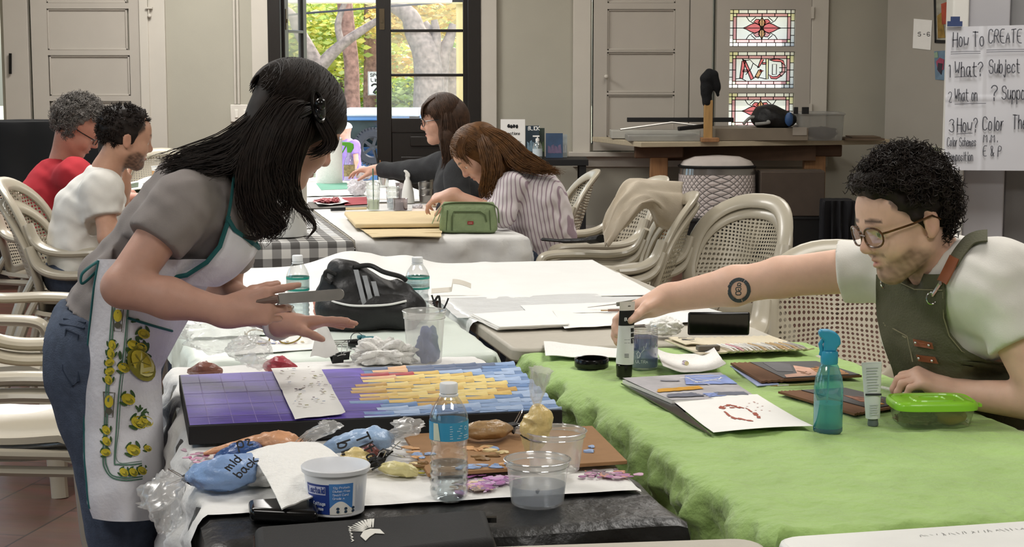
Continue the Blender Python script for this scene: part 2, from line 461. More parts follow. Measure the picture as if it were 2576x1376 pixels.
# floor: brown wood-look tiles laid along the room
def floor_mat():
 m = bpy.data.materials.new('floor_tile'); m.use_nodes = True; N = m.node_tree.nodes; L = m.node_tree.links; b = N['Principled BSDF']
 tc = N.new('ShaderNodeTexCoord'); mp = N.new('ShaderNodeMapping'); mp.inputs['Rotation'].default_value = (0, 0, math.radians(90 + 12)); L.new(tc.outputs['Object'], mp.inputs[0])
 br = N.new('ShaderNodeTexBrick'); br.inputs['Scale'].default_value = 1; br.inputs['Brick Width'].default_value = .62; br.inputs['Row Height'].default_value = .3
 br.inputs['Mortar Size'].default_value = .004; br.inputs['Color1'].default_value = lin('6e4433') + (1,); br.inputs['Color2'].default_value = lin('5c382b') + (1,); br.inputs['Mortar'].default_value = lin('34241d') + (1,)
 L.new(mp.outputs[0], br.inputs['Vector'])
 nx = N.new('ShaderNodeTexNoise'); nx.inputs['Scale'].default_value = 14; nx.inputs['Detail'].default_value = 8
 m2 = N.new('ShaderNodeMapping'); m2.inputs['Scale'].default_value = (1, .25, 1); L.new(mp.outputs[0], m2.inputs[0]); L.new(m2.outputs[0], nx.inputs['Vector'])
 mx = N.new('ShaderNodeMix'); mx.data_type = 'RGBA'; mx.blend_type = 'OVERLAY'; mx.inputs[0].default_value = .55; L.new(br.outputs['Color'], mx.inputs[6]); L.new(nx.outputs['Color'], mx.inputs[7])
 hs = N.new('ShaderNodeHueSaturation'); hs.inputs['Saturation'].default_value = .85; L.new(mx.outputs[2], hs.inputs['Color']); L.new(hs.outputs[0], b.inputs['Base Color'])
 b.inputs['Roughness'].default_value = .3
 bp = N.new('ShaderNodeBump'); bp.inputs['Strength'].default_value = .12; bp.inputs['Distance'].default_value = .01; L.new(nx.outputs['Fac'], bp.inputs['Height']); L.new(bp.outputs[0], b.inputs['Normal'])
 return m
XL, XR, YF = -4.6, 3.4, -2.5
struct(obj('floor', MB().box(((XL + XR) / 2, (WY + YF) / 2, -.05), (XR - XL + .4, WY - YF + .6, .1)), floor_mat(), smooth=False), 'brown wood-look tile floor of the hall', 'floor')
struct(obj('ceiling', MB().box(((XL + XR) / 2, (WY + YF) / 2, 3.38), (XR - XL + .4, WY - YF + .6, .1)), ceil_m, smooth=False), 'off-white ceiling of the hall', 'ceiling')
for i, (lx, ly) in enumerate(LAMPS):  # farthest row only houses the lamps added for the back wall
 t = thing('ceiling_light', (lx, ly, 3.28), 'square white ceiling light panel overhead', 'light', group='ceiling light panels')
 obj('frame', MB().box((lx, ly, 3.305), (1.24, 1.24, .05)), trim_m, t, bev=.005)
 obj('diffuser', MB().box((lx, ly, 3.274), (1.14, 1.14, .012)), mat('diffuser', 'fff6e6', .5, emit=2.0), t)
# back wall with door opening, window slits and glazed openings
b = MB(); H0, H1 = 0, 3.33
def wseg(pa, pb, z0=H0, z1=H1): b.box(((wx(pa) + wx(pb)) / 2, WY + .1, (z0 + z1) / 2), (wx(pb) - wx(pa), .2, z1 - z0))
wseg(-150, -70); wseg(-70, 13, 0, .78); wseg(-70, 13, 2.6, H1); wseg(13, 86); wseg(86, 91, 0, .85); wseg(86, 91, 2.3, H1); wseg(91, 700)
wseg(700, 1190, 2.2, H1); wseg(1190, 1487); wseg(1487, 1491, 0, .85); wseg(1487, 1491, 2.2, H1); wseg(1491, 1788); wseg(1788, 1795, 0, .85); wseg(1788, 1795, 2.4, H1)
wseg(1795, 1830); wseg(1993, 2420)
wseg(1830, 1993, 0, wz(325)); wseg(1830, 1993, wz(234), wz(222)); wseg(1830, 1993, wz(130), wz(117)); wseg(1830, 1993, wz(24), H1)
struct(obj('wall_back', b, wall_m, smooth=False), 'greige back wall with double door and shuttered windows', 'wall')
bl = MB().box((XL - .1, (WY + YF) / 2, 3.0), (.2, WY - YF + .6, .75)).box((XL - .1, (WY + YF) / 2, .35), (.2, WY - YF + .6, .7))
for ya, yb in ((YF - .3, -1.2), (1.0, 2.2), (4.6, 5.6), (8.4, 9.4), (11.6, WY + .2)): bl.box((XL - .1, (ya + yb) / 2, 1.66), (.2, yb - ya, 1.95))
struct(obj('wall_left', bl, wall_m, smooth=False), 'greige left wall with tall windows', 'wall')
for ya, yb in ((-1.2, 1.0), (2.2, 4.6), (5.6, 8.4), (9.4, 11.6)):
 pl = bpy.data.lights.new('window_daylight', 'AREA'); pl.shape = 'RECTANGLE'; pl.size = 1.9; pl.size_y = yb - ya; pl.cycles.is_portal = True
 po = bpy.data.objects.new('window_daylight', pl); COL.objects.link(po); po.location = (XL - .19, (ya + yb) / 2, 1.66); po.rotation_euler = (0, -PI / 2, 0)
struct(obj('wall_right', MB().box((XR + .1, (WY + YF) / 2, 1.66), (.2, WY - YF + .6, 3.35)), wall_m, smooth=False), 'greige right wall', 'wall')
struct(obj('wall_front', MB().box(((XL + XR) / 2, YF - .2, 1.66), (XR - XL + .4, .2, 3.35)), wall_m, smooth=False), 'greige front wall', 'wall')
for ya, yb, k in ((-1.2, 1.0, 5), (2.2, 4.6, 6), (5.6, 8.4, 7), (9.4, 11.6, 8)):
 g = MB()
 for q in (0, .5, 1): g.box((XL - .1, ya + .03 + (yb - ya - .06) * q, 1.66), (.06, .06, 1.93))
 for z in (.72, 1.66, 2.6): g.box((XL - .1, (ya + yb) / 2, z), (.06, yb - ya, .06))
 w = struct(obj(f'window_{k}', g, trim_m, smooth=False), 'white framed window in the left wall', 'window')
 obj('pane', MB().box((XL - .1, (ya + yb) / 2, 1.66), (.006, yb - ya, 1.9)), clear('window_glass', 'f4fbff', .04, .0), w)
# projecting wall piece right of the work table, nearly facing the camera
xa, xb = P(2226, 300, 13.2), P(2420, 300, 12.5)
dr = Vector((xb.x - xa.x, xb.y - xa.y, 0)); rzw = math.atan2(dr.y, dr.x)
struct(obj('wall_corner', MB().box(((xa.x + xb.x) / 2 - math.sin(rzw) * .25, (xa.y + xb.y) / 2 + math.cos(rzw) * .25, 1.66), (dr.length, .5, 3.33), rz=rzw), mat('corner_paint', 'a29d93', .8, var=.05, scale=3), smooth=False), 'greige wall piece beside the work table', 'wall')
# skirting
bb = MB()
for pa, pb in ((-150, 640), (1260, 1500), (1500, 2230)): bb.box(((wx(pa) + wx(pb)) / 2, WY - .012, .11), (wx(pb) - wx(pa), .024, .22))
struct(obj('baseboard_back', bb, trim_m, bev=.004), 'pale skirting board of the back wall', 'baseboard')
# trims
def trim(n, pa, pb, z0, z1, d=.03, m=trim_m, lab='pale painted trim'):
 return struct(obj(n, MB().box(((wx(pa) + wx(pb)) / 2, WY - d / 2, (z0 + z1) / 2), (wx(pb) - wx(pa), d, z1 - z0)), m, bev=.004), lab, 'trim')
trim('trim_1', 362, 425, 0, 2.7, .035); trim('trim_2', 640, 681, 0, 2.4, .04); trim('trim_3', 1210, 1250, 0, 2.4, .04)
trim('trim_4', 1440, 1484, .79, 2.5, .04); trim('trim_5', 2033, 2075, .79, 2.5, .035); trim('trim_7', 362, 384, .0, 2.7, .05)
struct(obj('trim_6', MB().box(((wx(1430) + wx(2090)) / 2, WY - .05, .775), (wx(2090) - wx(1430), .1, .035)).box(((wx(1440) + wx(2080)) / 2, WY - .015, .72), (wx(2080) - wx(1440), .03, .09)), trim_m, bev=.004), 'pale window sill under the shutters', 'trim')
# panelled shutter leaves
def leaf(n, pa, pb, z0, z1, panels, lab, holes=(), d=.035, skip=()):
 """panels = (px0, py0, px1, py1) recessed fields"""
 m = MB(); xs = sorted({pa, pb, *[p[0] for p in panels], *[p[2] for p in panels]}); x0, x1 = wx(pa), wx(pb)
 a, c = min(p[0] for p in panels), max(p[2] for p in panels)
 m.box(((x0 + wx(a)) / 2, WY - d / 2, (z0 + z1) / 2), (wx(a) - x0, d, z1 - z0)); m.box(((wx(c) + x1) / 2, WY - d / 2, (z0 + z1) / 2), (x1 - wx(c), d, z1 - z0))
 zz = [z1] + [z for p in panels for z in (wz(p[1]), wz(p[3]))] + [z0]
 for i in range(0, len(zz), 2):
  if zz[i] > zz[i + 1]: m.box(((wx(a) + wx(c)) / 2, WY - d / 2, (zz[i] + zz[i + 1]) / 2), (wx(c) - wx(a), d, zz[i] - zz[i + 1]))
 o = struct(obj(n, m, shut_m, smooth=False), lab, 'window')
 for k, p in enumerate(panels):
  if k in skip: continue
  q = MB(); xc, zc = (wx(p[0]) + wx(p[2])) / 2, (wz(p[1]) + wz(p[3])) / 2; w, h = wx(p[2]) - wx(p[0]), wz(p[1]) - wz(p[3])
  q.box((xc, WY - .007, zc), (w, .014, h))
  for sx, sz, ww, hh in ((0, 1, w, .014), (0, -1, w, .014), (1, 0, .014, h), (-1, 0, .014, h)):
   q.box((xc + sx * (w / 2 - .007), WY - .015, zc + sz * (h / 2 - .007)), (ww, .022, hh))
  obj('panel', q, shut_m, o, bev=.003)
 return o
leaf('window_1', 92, 361, .3, 2.5, [(132, -85, 331, 8), (132, 22, 331, 126), (134, 139, 334, 241), (136, 254, 336, 355)], 'closed greige panelled shutter leaf by the left trim')
struct(obj('door_1', MB().box(((wx(23) + wx(84)) / 2, WY - .02, 1.3), (wx(84) - wx(23), .04, 2.6)), shut_m, bev=.004), 'narrow greige shutter stile at the left edge', 'door')
obj('latch', MB().beam(P(26, 134, WY - .06), P(26, 186, WY - .06), .012, .02), mat('black_iron', '1a1815', .4, .6), bpy.data.objects['door_1'])
leaf('window_2', 1491, 1728, .8, 2.5, [(1525, -85, 1694, 8), (1525, 23, 1694, 127), (1525, 131, 1694, 233), (1525, 238, 1694, 345)], 'closed greige panelled shutter leaf behind the work table')
struct(obj('door_2', MB().box(((wx(1731) + wx(1787)) / 2, WY - .015, 1.65), (wx(1787) - wx(1731), .03, 1.7)), shut_m, bev=.004), 'greige shutter stile beside the bright slit', 'door')
knob = MB().blob(P(1525, 193, WY - .07), .018, 2).tube([P(1525, 193, WY - .03), P(1525, 193, WY - .07)], .007); obj('knob', knob, trim_m, bpy.data.objects['window_2'])
w3 = leaf('window_3', 1797, 2032, .8, 2.5, [(1830, 24, 1993, 117), (1830, 130, 1993, 222), (1830, 234, 1993, 325)], 'greige shutter leaf with three stained glass panels', skip=(0, 1, 2))
hg = MB().box((wx(2034), WY - .045, wz(32)), (.02, .02, .09)).box((wx(2034), WY - .045, wz(275)), (.02, .02, .09)); obj('hinge', hg, trim_m, w3)
# stained glass: coloured glass pieces held in lead
def sglass(n, c, k=.5):
 if n in MATS: return MATS[n]
 m = bpy.data.materials.new(n); m.use_nodes = True; N = m.node_tree.nodes; L = m.node_tree.links; MATS[n] = m; N.remove(N['Principled BSDF'])
 tc = N.new('ShaderNodeTexCoord'); tx = N.new('ShaderNodeTexNoise'); tx.inputs['Scale'].default_value = 40; tx.inputs['Detail'].default_value = 4; tx.inputs['Distortion'].default_value = 1; L.new(tc.outputs['Object'], tx.inputs[0])
 mx = N.new('ShaderNodeMix'); mx.data_type = 'RGBA'; mx.inputs[6].default_value = lin(c) + (1,); mx.inputs[7].default_value = tuple(min(1, x * 1.15 + .05) for x in lin(c)) + (1,); L.new(tx.outputs[0], mx.inputs[0])
 t = N.new('ShaderNodeBsdfTranslucent'); L.new(mx.outputs[2], t.inputs[0]); tr = N.new('ShaderNodeBsdfTransparent'); L.new(mx.outputs[2], tr.inputs[0]); k *= .45
 s = N.new('ShaderNodeMixShader'); s.inputs[0].default_value = k; L.new(t.outputs[0], s.inputs[1]); L.new(tr.outputs[0], s.inputs[2]); L.new(s.outputs[0], N['Material Output'].inputs[0]); return m
SGM = [sglass('glass_clear', 'fffdf8', .45), sglass('glass_rose', 'd8a0a4'), sglass('glass_red', 'dd7478'), sglass('glass_amber', 'd9a878'), sglass('glass_cream', 'fbf0c0')]
lead = mat('lead_came', '2a2524', .5, .5)
def stained(py0, py1, kind):
 x0, x1, z1, z0 = wx(1830), wx(1993), wz(py0), wz(py1); w, h = x1 - x0, z1 - z0; g = MB(); l = MB(); Y = WY + .02
 F = lambda x, y, d=0: Vector((x0 + x * w, Y - d, z0 + y * h))
 def rect(a, c, bb_, d, m): g.mat(m); g.poly([F(a, c), F(bb_, c), F(bb_, d), F(a, d)])
 def ln(pts, t=.006): l.ribbon([(x * w, y * h) for x, y in pts], t, lambda x, y: Vector((x0 + x, Y - .006, z0 + y)))
 bx, by = .06, .105
 for i in range(7):
  a, c = (i) / 7, (i + 1) / 7
  for yy in (0, 1 - by): rect(a, yy, c, yy + by, 4 if (i in (0,) and yy) else 0); ln([(a, yy), (a, yy + by)])
 for j in range(4):
  a, c = by + j * (1 - 2 * by) / 4, by + (j + 1) * (1 - 2 * by) / 4
  for xx in (0, 1 - bx): rect(xx, a, xx + bx, c, 4 if j == 3 else 0); ln([(xx, c), (xx + bx, c)])
 ln([(0, by), (1, by)]); ln([(0, 1 - by), (1, 1 - by)]); ln([(bx, 0), (bx, 1)]); ln([(1 - bx, 0), (1 - bx, 1)])
 ln([(0, 0), (1, 0), (1, 1), (0, 1), (0, 0)], .009)
 cx, cy = .05, .085
 for i in range(4):
  a, c = bx + cx + i * (1 - 2 * bx - 2 * cx) / 4, bx + cx + (i + 1) * (1 - 2 * bx - 2 * cx) / 4
  for yy in (by, 1 - by - cy): rect(a, yy, c, yy + cy, 1); ln([(a, yy), (a, yy + cy)]); ln([(c, yy), (c, yy + cy)])
 for j in range(2):
  a = by + cy + j * (1 - 2 * by - 2 * cy) / 2; c = by + cy + (j + 1) * (1 - 2 * by - 2 * cy) / 2
  for xx in (bx, 1 - bx - cx): rect(xx, a, xx + cx, c, 1); ln([(xx, c), (xx + cx, c)]); ln([(xx, a), (xx + cx, a)])
 for xx in (bx, 1 - bx - cx):
  for yy in (by, 1 - by - cy): rect(xx, yy, xx + cx, yy + cy, 4)
 ln([(bx, by + cy), (1 - bx, by + cy)]); ln([(bx, 1 - by - cy), (1 - bx, 1 - by - cy)]); ln([(bx + cx, by), (bx + cx, 1 - by)]); ln([(1 - bx - cx, by), (1 - bx - cx, 1 - by)])
 X0, X1, Y0, Y1 = bx + cx, 1 - bx - cx, by + cy, 1 - by - cy
 rect(X0, Y0, X1, Y1, 0)
 def shape(pts, m, d=.002): g.mat(m); g.poly([F(x, y, d) for x, y in pts]); ln(pts + [pts[0]], .0065)
 if kind == 'flower':
  ln([(X0, .5), (X1, .5)]); ln([(.5, by), (.5, 1 - by)])
  for sx in (-1, 1):
   for sy in (-1, 1): ln([(.5 + sx * .24, .5 + sy * .31), (.5 + sx * .2, .5 + sy * .2), (.5 + sx * .13, .5 + sy * .13)]); ln([(.5 + sx * .1, .5 + sy * .29), (.5 + sx * .16, .5 + sy * .2)])
   shape([(.5 + sx * .04, .73), (.5 + sx * .09, .74), (.5 + sx * .13, .66), (.5 + sx * .09, .62), (.5 + sx * .03, .6)], 2); shape([(.5 + sx * .04, .27), (.5 + sx * .09, .26), (.5 + sx * .13, .34), (.5 + sx * .09, .38), (.5 + sx * .03, .4)], 1)
   c = [(.5 + sx * .012, .5), (.5 + sx * .04, .58), (.5 + sx * .1, .64), (.5 + sx * .17, .6), (.5 + sx * .24, .53), (.5 + sx * .3, .5), (.5 + sx * .24, .47), (.5 + sx * .17, .4), (.5 + sx * .1, .36), (.5 + sx * .04, .42)]
   shape(c, 2 if sx > 0 else 2, .003)
  shape([(.5, .52), (.535, .58), (.56, .66), (.525, .72), (.5, .8), (.475, .72), (.44, .66), (.465, .58)], 3, .004)
  shape([(.5, .48), (.535, .42), (.555, .34), (.52, .27), (.5, .18), (.48, .27), (.445, .34), (.465, .42)], 3, .004)
  g.mat(4); g.poly([F(.5 + .017 * math.cos(q * .785), .5 + .03 * math.sin(q * .785), .008) for q in range(8)])
 else:
  q = lambda x, y: (X0 + x * (X1 - X0), Y0 + y * (Y1 - Y0))
  shape([q(.08, .12), q(.14, .12), q(.19, .95), q(.12, .9)][::1], 2); shape([q(.13, .98), q(.19, .9), q(.36, .12), q(.3, .06)], 2); shape([q(.14, .42), q(.25, .42), q(.25, .5), q(.14, .5)], 1)
  shape([q(.38, .2), q(.44, .12), q(.52, .45), q(.48, .5), q(.45, .5)], 3); shape([q(.43, .6), q(.47, .66), q(.55, .96), q(.49, .98)], 2); shape([q(.48, .52), q(.55, .46), q(.47, .4)], 2)
  shape([q(.6, .1), q(.64, .1), q(.64, .98), q(.59, .98)], 4); shape([q(.52, .75), q(.6, .75), q(.6, .83), q(.53, .83)], 2)
  shape([q(.66, .95), q(.75, .88), q(.88, .86), q(.97, .7), q(.93, .92), q(.82, .99)], 2); shape([q(.9, .82), q(.97, .7), q(.97, .4), q(.9, .22), q(.86, .3), q(.91, .45), q(.91, .68)], 1); shape([q(.9, .24), q(.8, .1), q(.7, .12), q(.65, .3), q(.73, .2), q(.82, .22), q(.86, .32)], 2)
  for pts in ([q(.15, .9), q(.28, .95), q(.34, .8), q(.3, .55), q(.2, .3)], [q(.34, .8), q(.46, .6)], [q(0, .1), q(.1, .14), q(.2, .02)], [q(.3, .06), q(.4, .2), q(.6, .1)], [q(.72, .3), q(.72, .75), q(.8, .75), q(.8, .3), q(.72, .3)], [q(.86, .6), q(1, .6)], [q(.86, .4), q(1, .42)]): ln(pts)
 o = obj('stained_glass_panel', g, SGM, w3, smooth=False); o['label'] = 'leaded stained glass with ' + ('a red and amber pointed flower' if kind == 'flower' else 'rose coloured ornamental lettering')
 obj('lead_came', l, lead, o, smooth=False, solid=.004)
stained(24, 117, 'flower'); stained(130, 222, 'letters'); stained(234, 325, 'flower')
# ---------------------------------------------------------------- double door
fr = MB(); X0, X1 = wx(700), wx(1190)
zt = 2.2
for pa, pb, y0, y1 in ((681, 712, WY - .05, WY + .2), (1178, 1210, WY - .05, WY + .2)): fr.box(((wx(pa) + wx(pb)) / 2, (y0 + y1) / 2, zt / 2), (wx(pb) - wx(pa), y1 - y0, zt))
fr.box(((wx(681) + wx(1210)) / 2, WY + .075, 2.16), (wx(1210) - wx(681), .25, .09))
struct(obj('door_3', fr, dark_m, bev=.004), 'dark stained frame of the open double door', 'door')
def door_leaf(lab, pa, pb, gl0, gl1, rz=0, pivot=None):
 """a dark leaf with three panes above a solid panel; built flat then swung about its hinge"""
 x0, x1, g0, g1 = wx(pa), wx(pb), wx(gl0), wx(gl1); Y, d = WY + .06, .045; zb = wz(298); t = thing('glazed_door', (x0 if pivot is None else pivot, Y, .005), lab, 'door', rz=0)
 m = MB(); m.box(((x0 + g0) / 2, Y, 1.06), (g0 - x0, d, 2.1)); m.box(((x1 + g1) / 2, Y, 1.06), (x1 - g1, d, 2.1)); xm, ww = (g0 + g1) / 2, g1 - g0
 m.box((xm, Y, 2.07), (ww, d, .09)); m.box((xm, Y, zb - .055), (ww, d, .11)); m.box((xm, Y, .14), (ww, d, .27)); m.box((xm, Y, .6), (ww, .025, .7))
 for py in (77, 189): m.box((xm, Y, wz(py)), (ww, d, .022))
 m.box((xm, Y - .012, .58), (ww - .14, .02, .34)); m.box((xm, Y - .016, wz(356)), (ww * .48, .03, .075))
 obj('door_frame', m, dark_m, t, bev=.004)
 zs = [2.03, wz(77) + .011, wz(77) - .011, wz(189) + .011, wz(189) - .011, zb]
 for k in range(3): obj('pane', MB().box((xm, Y, (zs[2 * k] + zs[2 * k + 1]) / 2), (ww, .005, zs[2 * k] - zs[2 * k + 1])), clear('door_glass', 'ffffff', .03, .0, .06, 'ffffff', .4), t, smooth=False)
 lk = MB().box(((x0 + g0) / 2 - .01, Y - d / 2 - .003, wz(48)), (.04, .006, .16)).box(((x0 + g0) / 2 - .01, Y - d / 2 - .008, wz(52)), (.016, .008, .03)); obj('latch_plate', lk, mat('aged_brass', '5a4f3e', .4, .8), t)
 t.rotation_euler.z = rz; return t
door_leaf('dark stained glazed door leaf standing closed behind the long-haired people', 948, 1178, 985, 1165)
# the other leaf swung outwards against the jamb
lf = door_leaf('dark stained glazed door leaf swung open at the left jamb', 712, 942, 749, 905, pivot=wx(712)); lf.rotation_euler.z = math.radians(83)
# switch plate and conduit
t = thing('light_switch', P(601, 305, WY), 'white double light switch plate on the wall left of the door', 'light switch')
obj('plate', MB().box(P(602, 285, WY - .012), (.135, .02, .135)), mat('switch_white', 'd9d4ca', .4), t, bev=.006)
for px, tilt in ((595, .2), (617, -.2)): obj('rocker', MB().box(P(px, 286, WY - .025), (.026, .012, .062), mtx=Matrix.Translation(P(px, 286, WY - .025)) @ Matrix.Rotation(tilt, 4, 'Z')), mat('rocker_white', 'e6e2d8', .35), t, bev=.003)
cm = MB()
for px in (588, 597): cm.tube([P(px + 4, 262, WY - .013), P(px - 1, -60, WY - .013), P(px - 1, -400, WY - .013)], .010, 8)
tag(obj('conduit', cm, trim_m), 'painted twin conduit running up the wall from the light switch', 'conduit')
# hall details on the left: pull cord by the shutter
cl = MB().tube([P(374, 42, WY - .06), P(373, -60, WY - .06)], .006, 6).box(P(375, 20, WY - .06), (.05, .03, .012)).blob(P(376, 40, WY - .06), .016, 2)
tag(obj('shutter_bolt', cl, trim_m), 'small painted bolt at the top of the left trim', 'bolt')
# low platform along the left of the back wall
struct(obj('trim_8', MB().box(((wx(-200) + wx(250)) / 2, 12.8, .105), (wx(250) - wx(-200), 1.1, .2)), mat('platform_paint', '8f8580', .6), bev=.006), 'low painted platform at the back left', 'platform')
# ---------------------------------------------------------------- outside
GZ = -1.28
def grass_mat():
 return mat('lawn', 'a6a88a', .95, var=.35, scale=2.2, bump=.2, bscale=20)
struct(obj('ground', MB().box((0, 60, GZ - .1), (120, 90, .2)), grass_mat(), smooth=False), 'pale lawn and verge outside', 'ground')
struct(obj('street', MB().box((0, 30, GZ + .005), (120, 8, .012)), mat('asphalt', 'b9b6b0', .9, var=.1), smooth=False), 'sunlit street outside the door', 'street')
struct(obj('porch_floor', MB().box((-1.2, 14.75, -.06), (9, 2.5, .12)).box((-1.2, 15.9, -.7), (9, .2, 1.3)), mat('porch_concrete', 'b5b0a5', .9), smooth=False), 'concrete porch outside the door', 'porch')
yel = mat('pale_yellow_paint', 'f0e3a4', .6, var=.04)
struct(obj('porch_post', MB().box(((P(1160, 200, 15.6)).x, 15.6, 1.2), (.085, .1, 2.4)).box((P(1160, 200, 15.6).x, 15.6, .06), (.2, .2, .12)).box((P(1160, 200, 15.6).x, 15.6, 2.02), (.16, .16, .06)), yel, bev=.006), 'pale yellow porch post outside the door', 'post')
struct(obj('porch_beam', MB().box((-1, 15.6, P(0, -9, 15.6).z + .02), (8, .16, .16)), mat('porch_white', 'f2f0ea', .6), bev=.006), 'white porch beam above the doorway', 'beam')
barks = [mat('grey_bark', '8f857c', .95, var=.45, scale=9, bump=.9, bscale=14), mat('red_bark', '8c6f63', .95, var=.5, scale=10, bump=1, bscale=16), mat('dark_bark', '564a42', .95, var=.5, scale=8, bump=.9, bscale=14)]
def leafmat(n, c):
 m = bpy.data.materials.new(n); m.use_nodes = True; N = m.node_tree.nodes; L = m.node_tree.links; N.remove(N['Principled BSDF'])
 oi = N.new('ShaderNodeAttribute'); oi.attribute_name = 'Col'
 d = N.new('ShaderNodeBsdfDiffuse'); t = N.new('ShaderNodeBsdfTranslucent'); s = N.new('ShaderNodeMixShader'); s.inputs[0].default_value = .55
 L.new(oi.outputs[0], d.inputs[0]); L.new(oi.outputs[0], t.inputs[0]); L.new(d.outputs[0], s.inputs[1]); L.new(t.outputs[0], s.inputs[2]); L.new(s.outputs[0], N['Material Output'].inputs[0]); return m
LEAF = leafmat('sunlit_leaves', 0)
def leaves(mb, c, r, n, size, cols, rnd):
 c = Vector(c)
 for _ in range(n):
  while True:
   p = Vector((rnd.uniform(-1, 1), rnd.uniform(-1, 1), rnd.uniform(-1, 1)))
   if p.length < 1: break
  q = c + Vector((p.x * r[0], p.y * r[1], p.z * r[2])); a = Vector((rnd.gauss(0, 1), rnd.gauss(0, 1), rnd.gauss(0, 1))).normalized(); x, y, _ = frame(a); s = size * rnd.uniform(.6, 1.3)
  b0 = len(mb.v); col = lin(rnd.choice(cols)); k = rnd.uniform(.75, 1.15); col = tuple(min(1, v * k) for v in col)
  mb._add([q - x * s, q + y * s * .45, q + x * s, q - y * s * .45], [(0, 1, 2, 3)])
  for i in range(4): mb.col[b0 + i] = col
YG = ['dfe070', 'cfd878', 'eae68a', 'c0d080', 'e6dc84', 'a9bf70', 'd0dca0']; GG = ['a4c078', '90b068', 'b8cc88', 'a8c478', 'c9d8a0']; OR = ['e0c878', 'd4c480', 'ead490', 'c8c488', 'dcb870', 'd8d0a0']
def tree(lab, limbs, bark, crowns, seed, cols, size=.12):
 rnd = random.Random(seed); base = limbs[0][0][0]; t = thing('tree', (base.x, base.y, GZ), lab, 'tree', group=None); m = MB()
 for pts, r in limbs: m.tube(spline(pts, 4), np.interp(np.linspace(0, 1, (len(pts) - 1) * 4 + 1), np.linspace(0, 1, len(r)), r).tolist(), 12)
 obj('trunk', m, barks[bark], t)
 if crowns:
  f = MB()
  for c, r, n in crowns: leaves(f, c, r, int(n * 2.2), size, cols, rnd)
  obj('foliage', f, LEAF, t, smooth=False)
def Pl(pts, Y): return [P(x, y, Y + (q[0] if q else 0)) for x, y, *q in pts]
Yt = 36
tree('grey forked oak outside, in the open doorway', [(Pl([(776, 330), (784, 250), (792, 215), (802, 170)], Yt), [.26, .22, .2, .19]), (Pl([(802, 172), (775, 120), (748, 70), (735, 40), (700, 10)], Yt), [.17, .14, .12, .1, .07]), (Pl([(802, 172), (830, 140), (860, 112), (905, 80), (960, 45)], Yt), [.15, .13, .11, .09, .06]), (Pl([(860, 112), (850, 60), (870, 0)], Yt), [.08, .07, .05])], 0,
  [(P(770, 60, 43), (2.2, 1.5, 1.4), 900), (P(880, 40, 44), (2.1, 1.5, 1.3), 700), (P(750, 160, 45), (1.3, 1.2, .9), 420)], 1, YG)
tree('reddish straight trunk outside, beside the forked oak', [(Pl([(893, 330), (886, 250), (884, 160), (872, 60), (862, -60)], 37.5), [.19, .17, .16, .17, .16])], 1, [(P(900, -60, 46), (2.5, 1.5, 1.4), 700), (P(830, 110, 44), (1.6, 1, 1.1), 500)], 2, YG)
tree('reddish trunk outside, behind the speed limit sign', [(Pl([(938, 330), (936, 240), (937, 140), (936, 40), (940, -60)], 42.7), [.24, .22, .21, .20, .2])], 1, [(P(915, 130, 49), (1.2, 1, 1.6), 500)], 3, YG + GG)
tree('dark leaning trunk outside, behind the reddish trunk', [(Pl([(872, 240), (862, 200), (848, 165), (832, 130)], 47), [.3, .26, .2, .14])], 2, [(P(815, 190, 50), (1.4, 1, .9), 420)], 4, GG)
tree('broad grey oak outside, seen through the closed glazed leaf', [(Pl([(1084, 330), (1080, 260), (1078, 190), (1070, 130), (1045, 80), (1030, 40), (990, 15), (950, 5)], 38), [.42, .36, .32, .3, .24, .2, .15, .1]), (Pl([(1095, 290), (1092, 190), (1078, 100), (1060, 60)], 38.2), [.3, .26, .2, .15]), (Pl([(1100, 250), (1110, 150), (1130, 100), (1140, 60)], 38.2), [.24, .18, .12, .08]), (Pl([(1092, 140), (1098, 90), (1092, 50)], 38), [.14, .1, .07])], 0,
  [(P(1100, 20, 40), (1.6, 1.4, .8), 600), (P(1010, 60, 41), (.9, 1, .5), 260), (P(1020, 190, 44), (.9, .8, .7), 200)], 5, OR)
tree('pale tree outside behind the glazed leaf, far to the right', [(Pl([(1130, 300), (1128, 200), (1135, 120)], 43), [.5, .4, .3])], 0, [(P(1140, 60, 46), (1.2, 1, .9), 260), (P(975, 130, 50), (1.0, 1, 1.6), 260)], 6, GG + YG)
def hedge(lab, c, r, n, cols, seed):
 f = MB(); rnd = random.Random(seed); leaves(f, c, r, n, .13, cols, rnd); o = tag(obj('hedge', f, LEAF, smooth=False), lab, 'hedge')
hedge('clipped sunlit hedge outside, left of the reddish trunk', P(850, 256, 44), (1.0, .6, .35), 900, GG + ['c9d040'], 11)
hedge('bushy green hedge outside, through the lower glazed pane', P(1030, 250, 42), (.8, .6, .52), 1300, GG + ['c9d040', '9fb83a'], 12)
hedge('low dark shrub outside beside the sign post', P(905, 258, 47), (.5, .5, .4), 320, GG, 13)
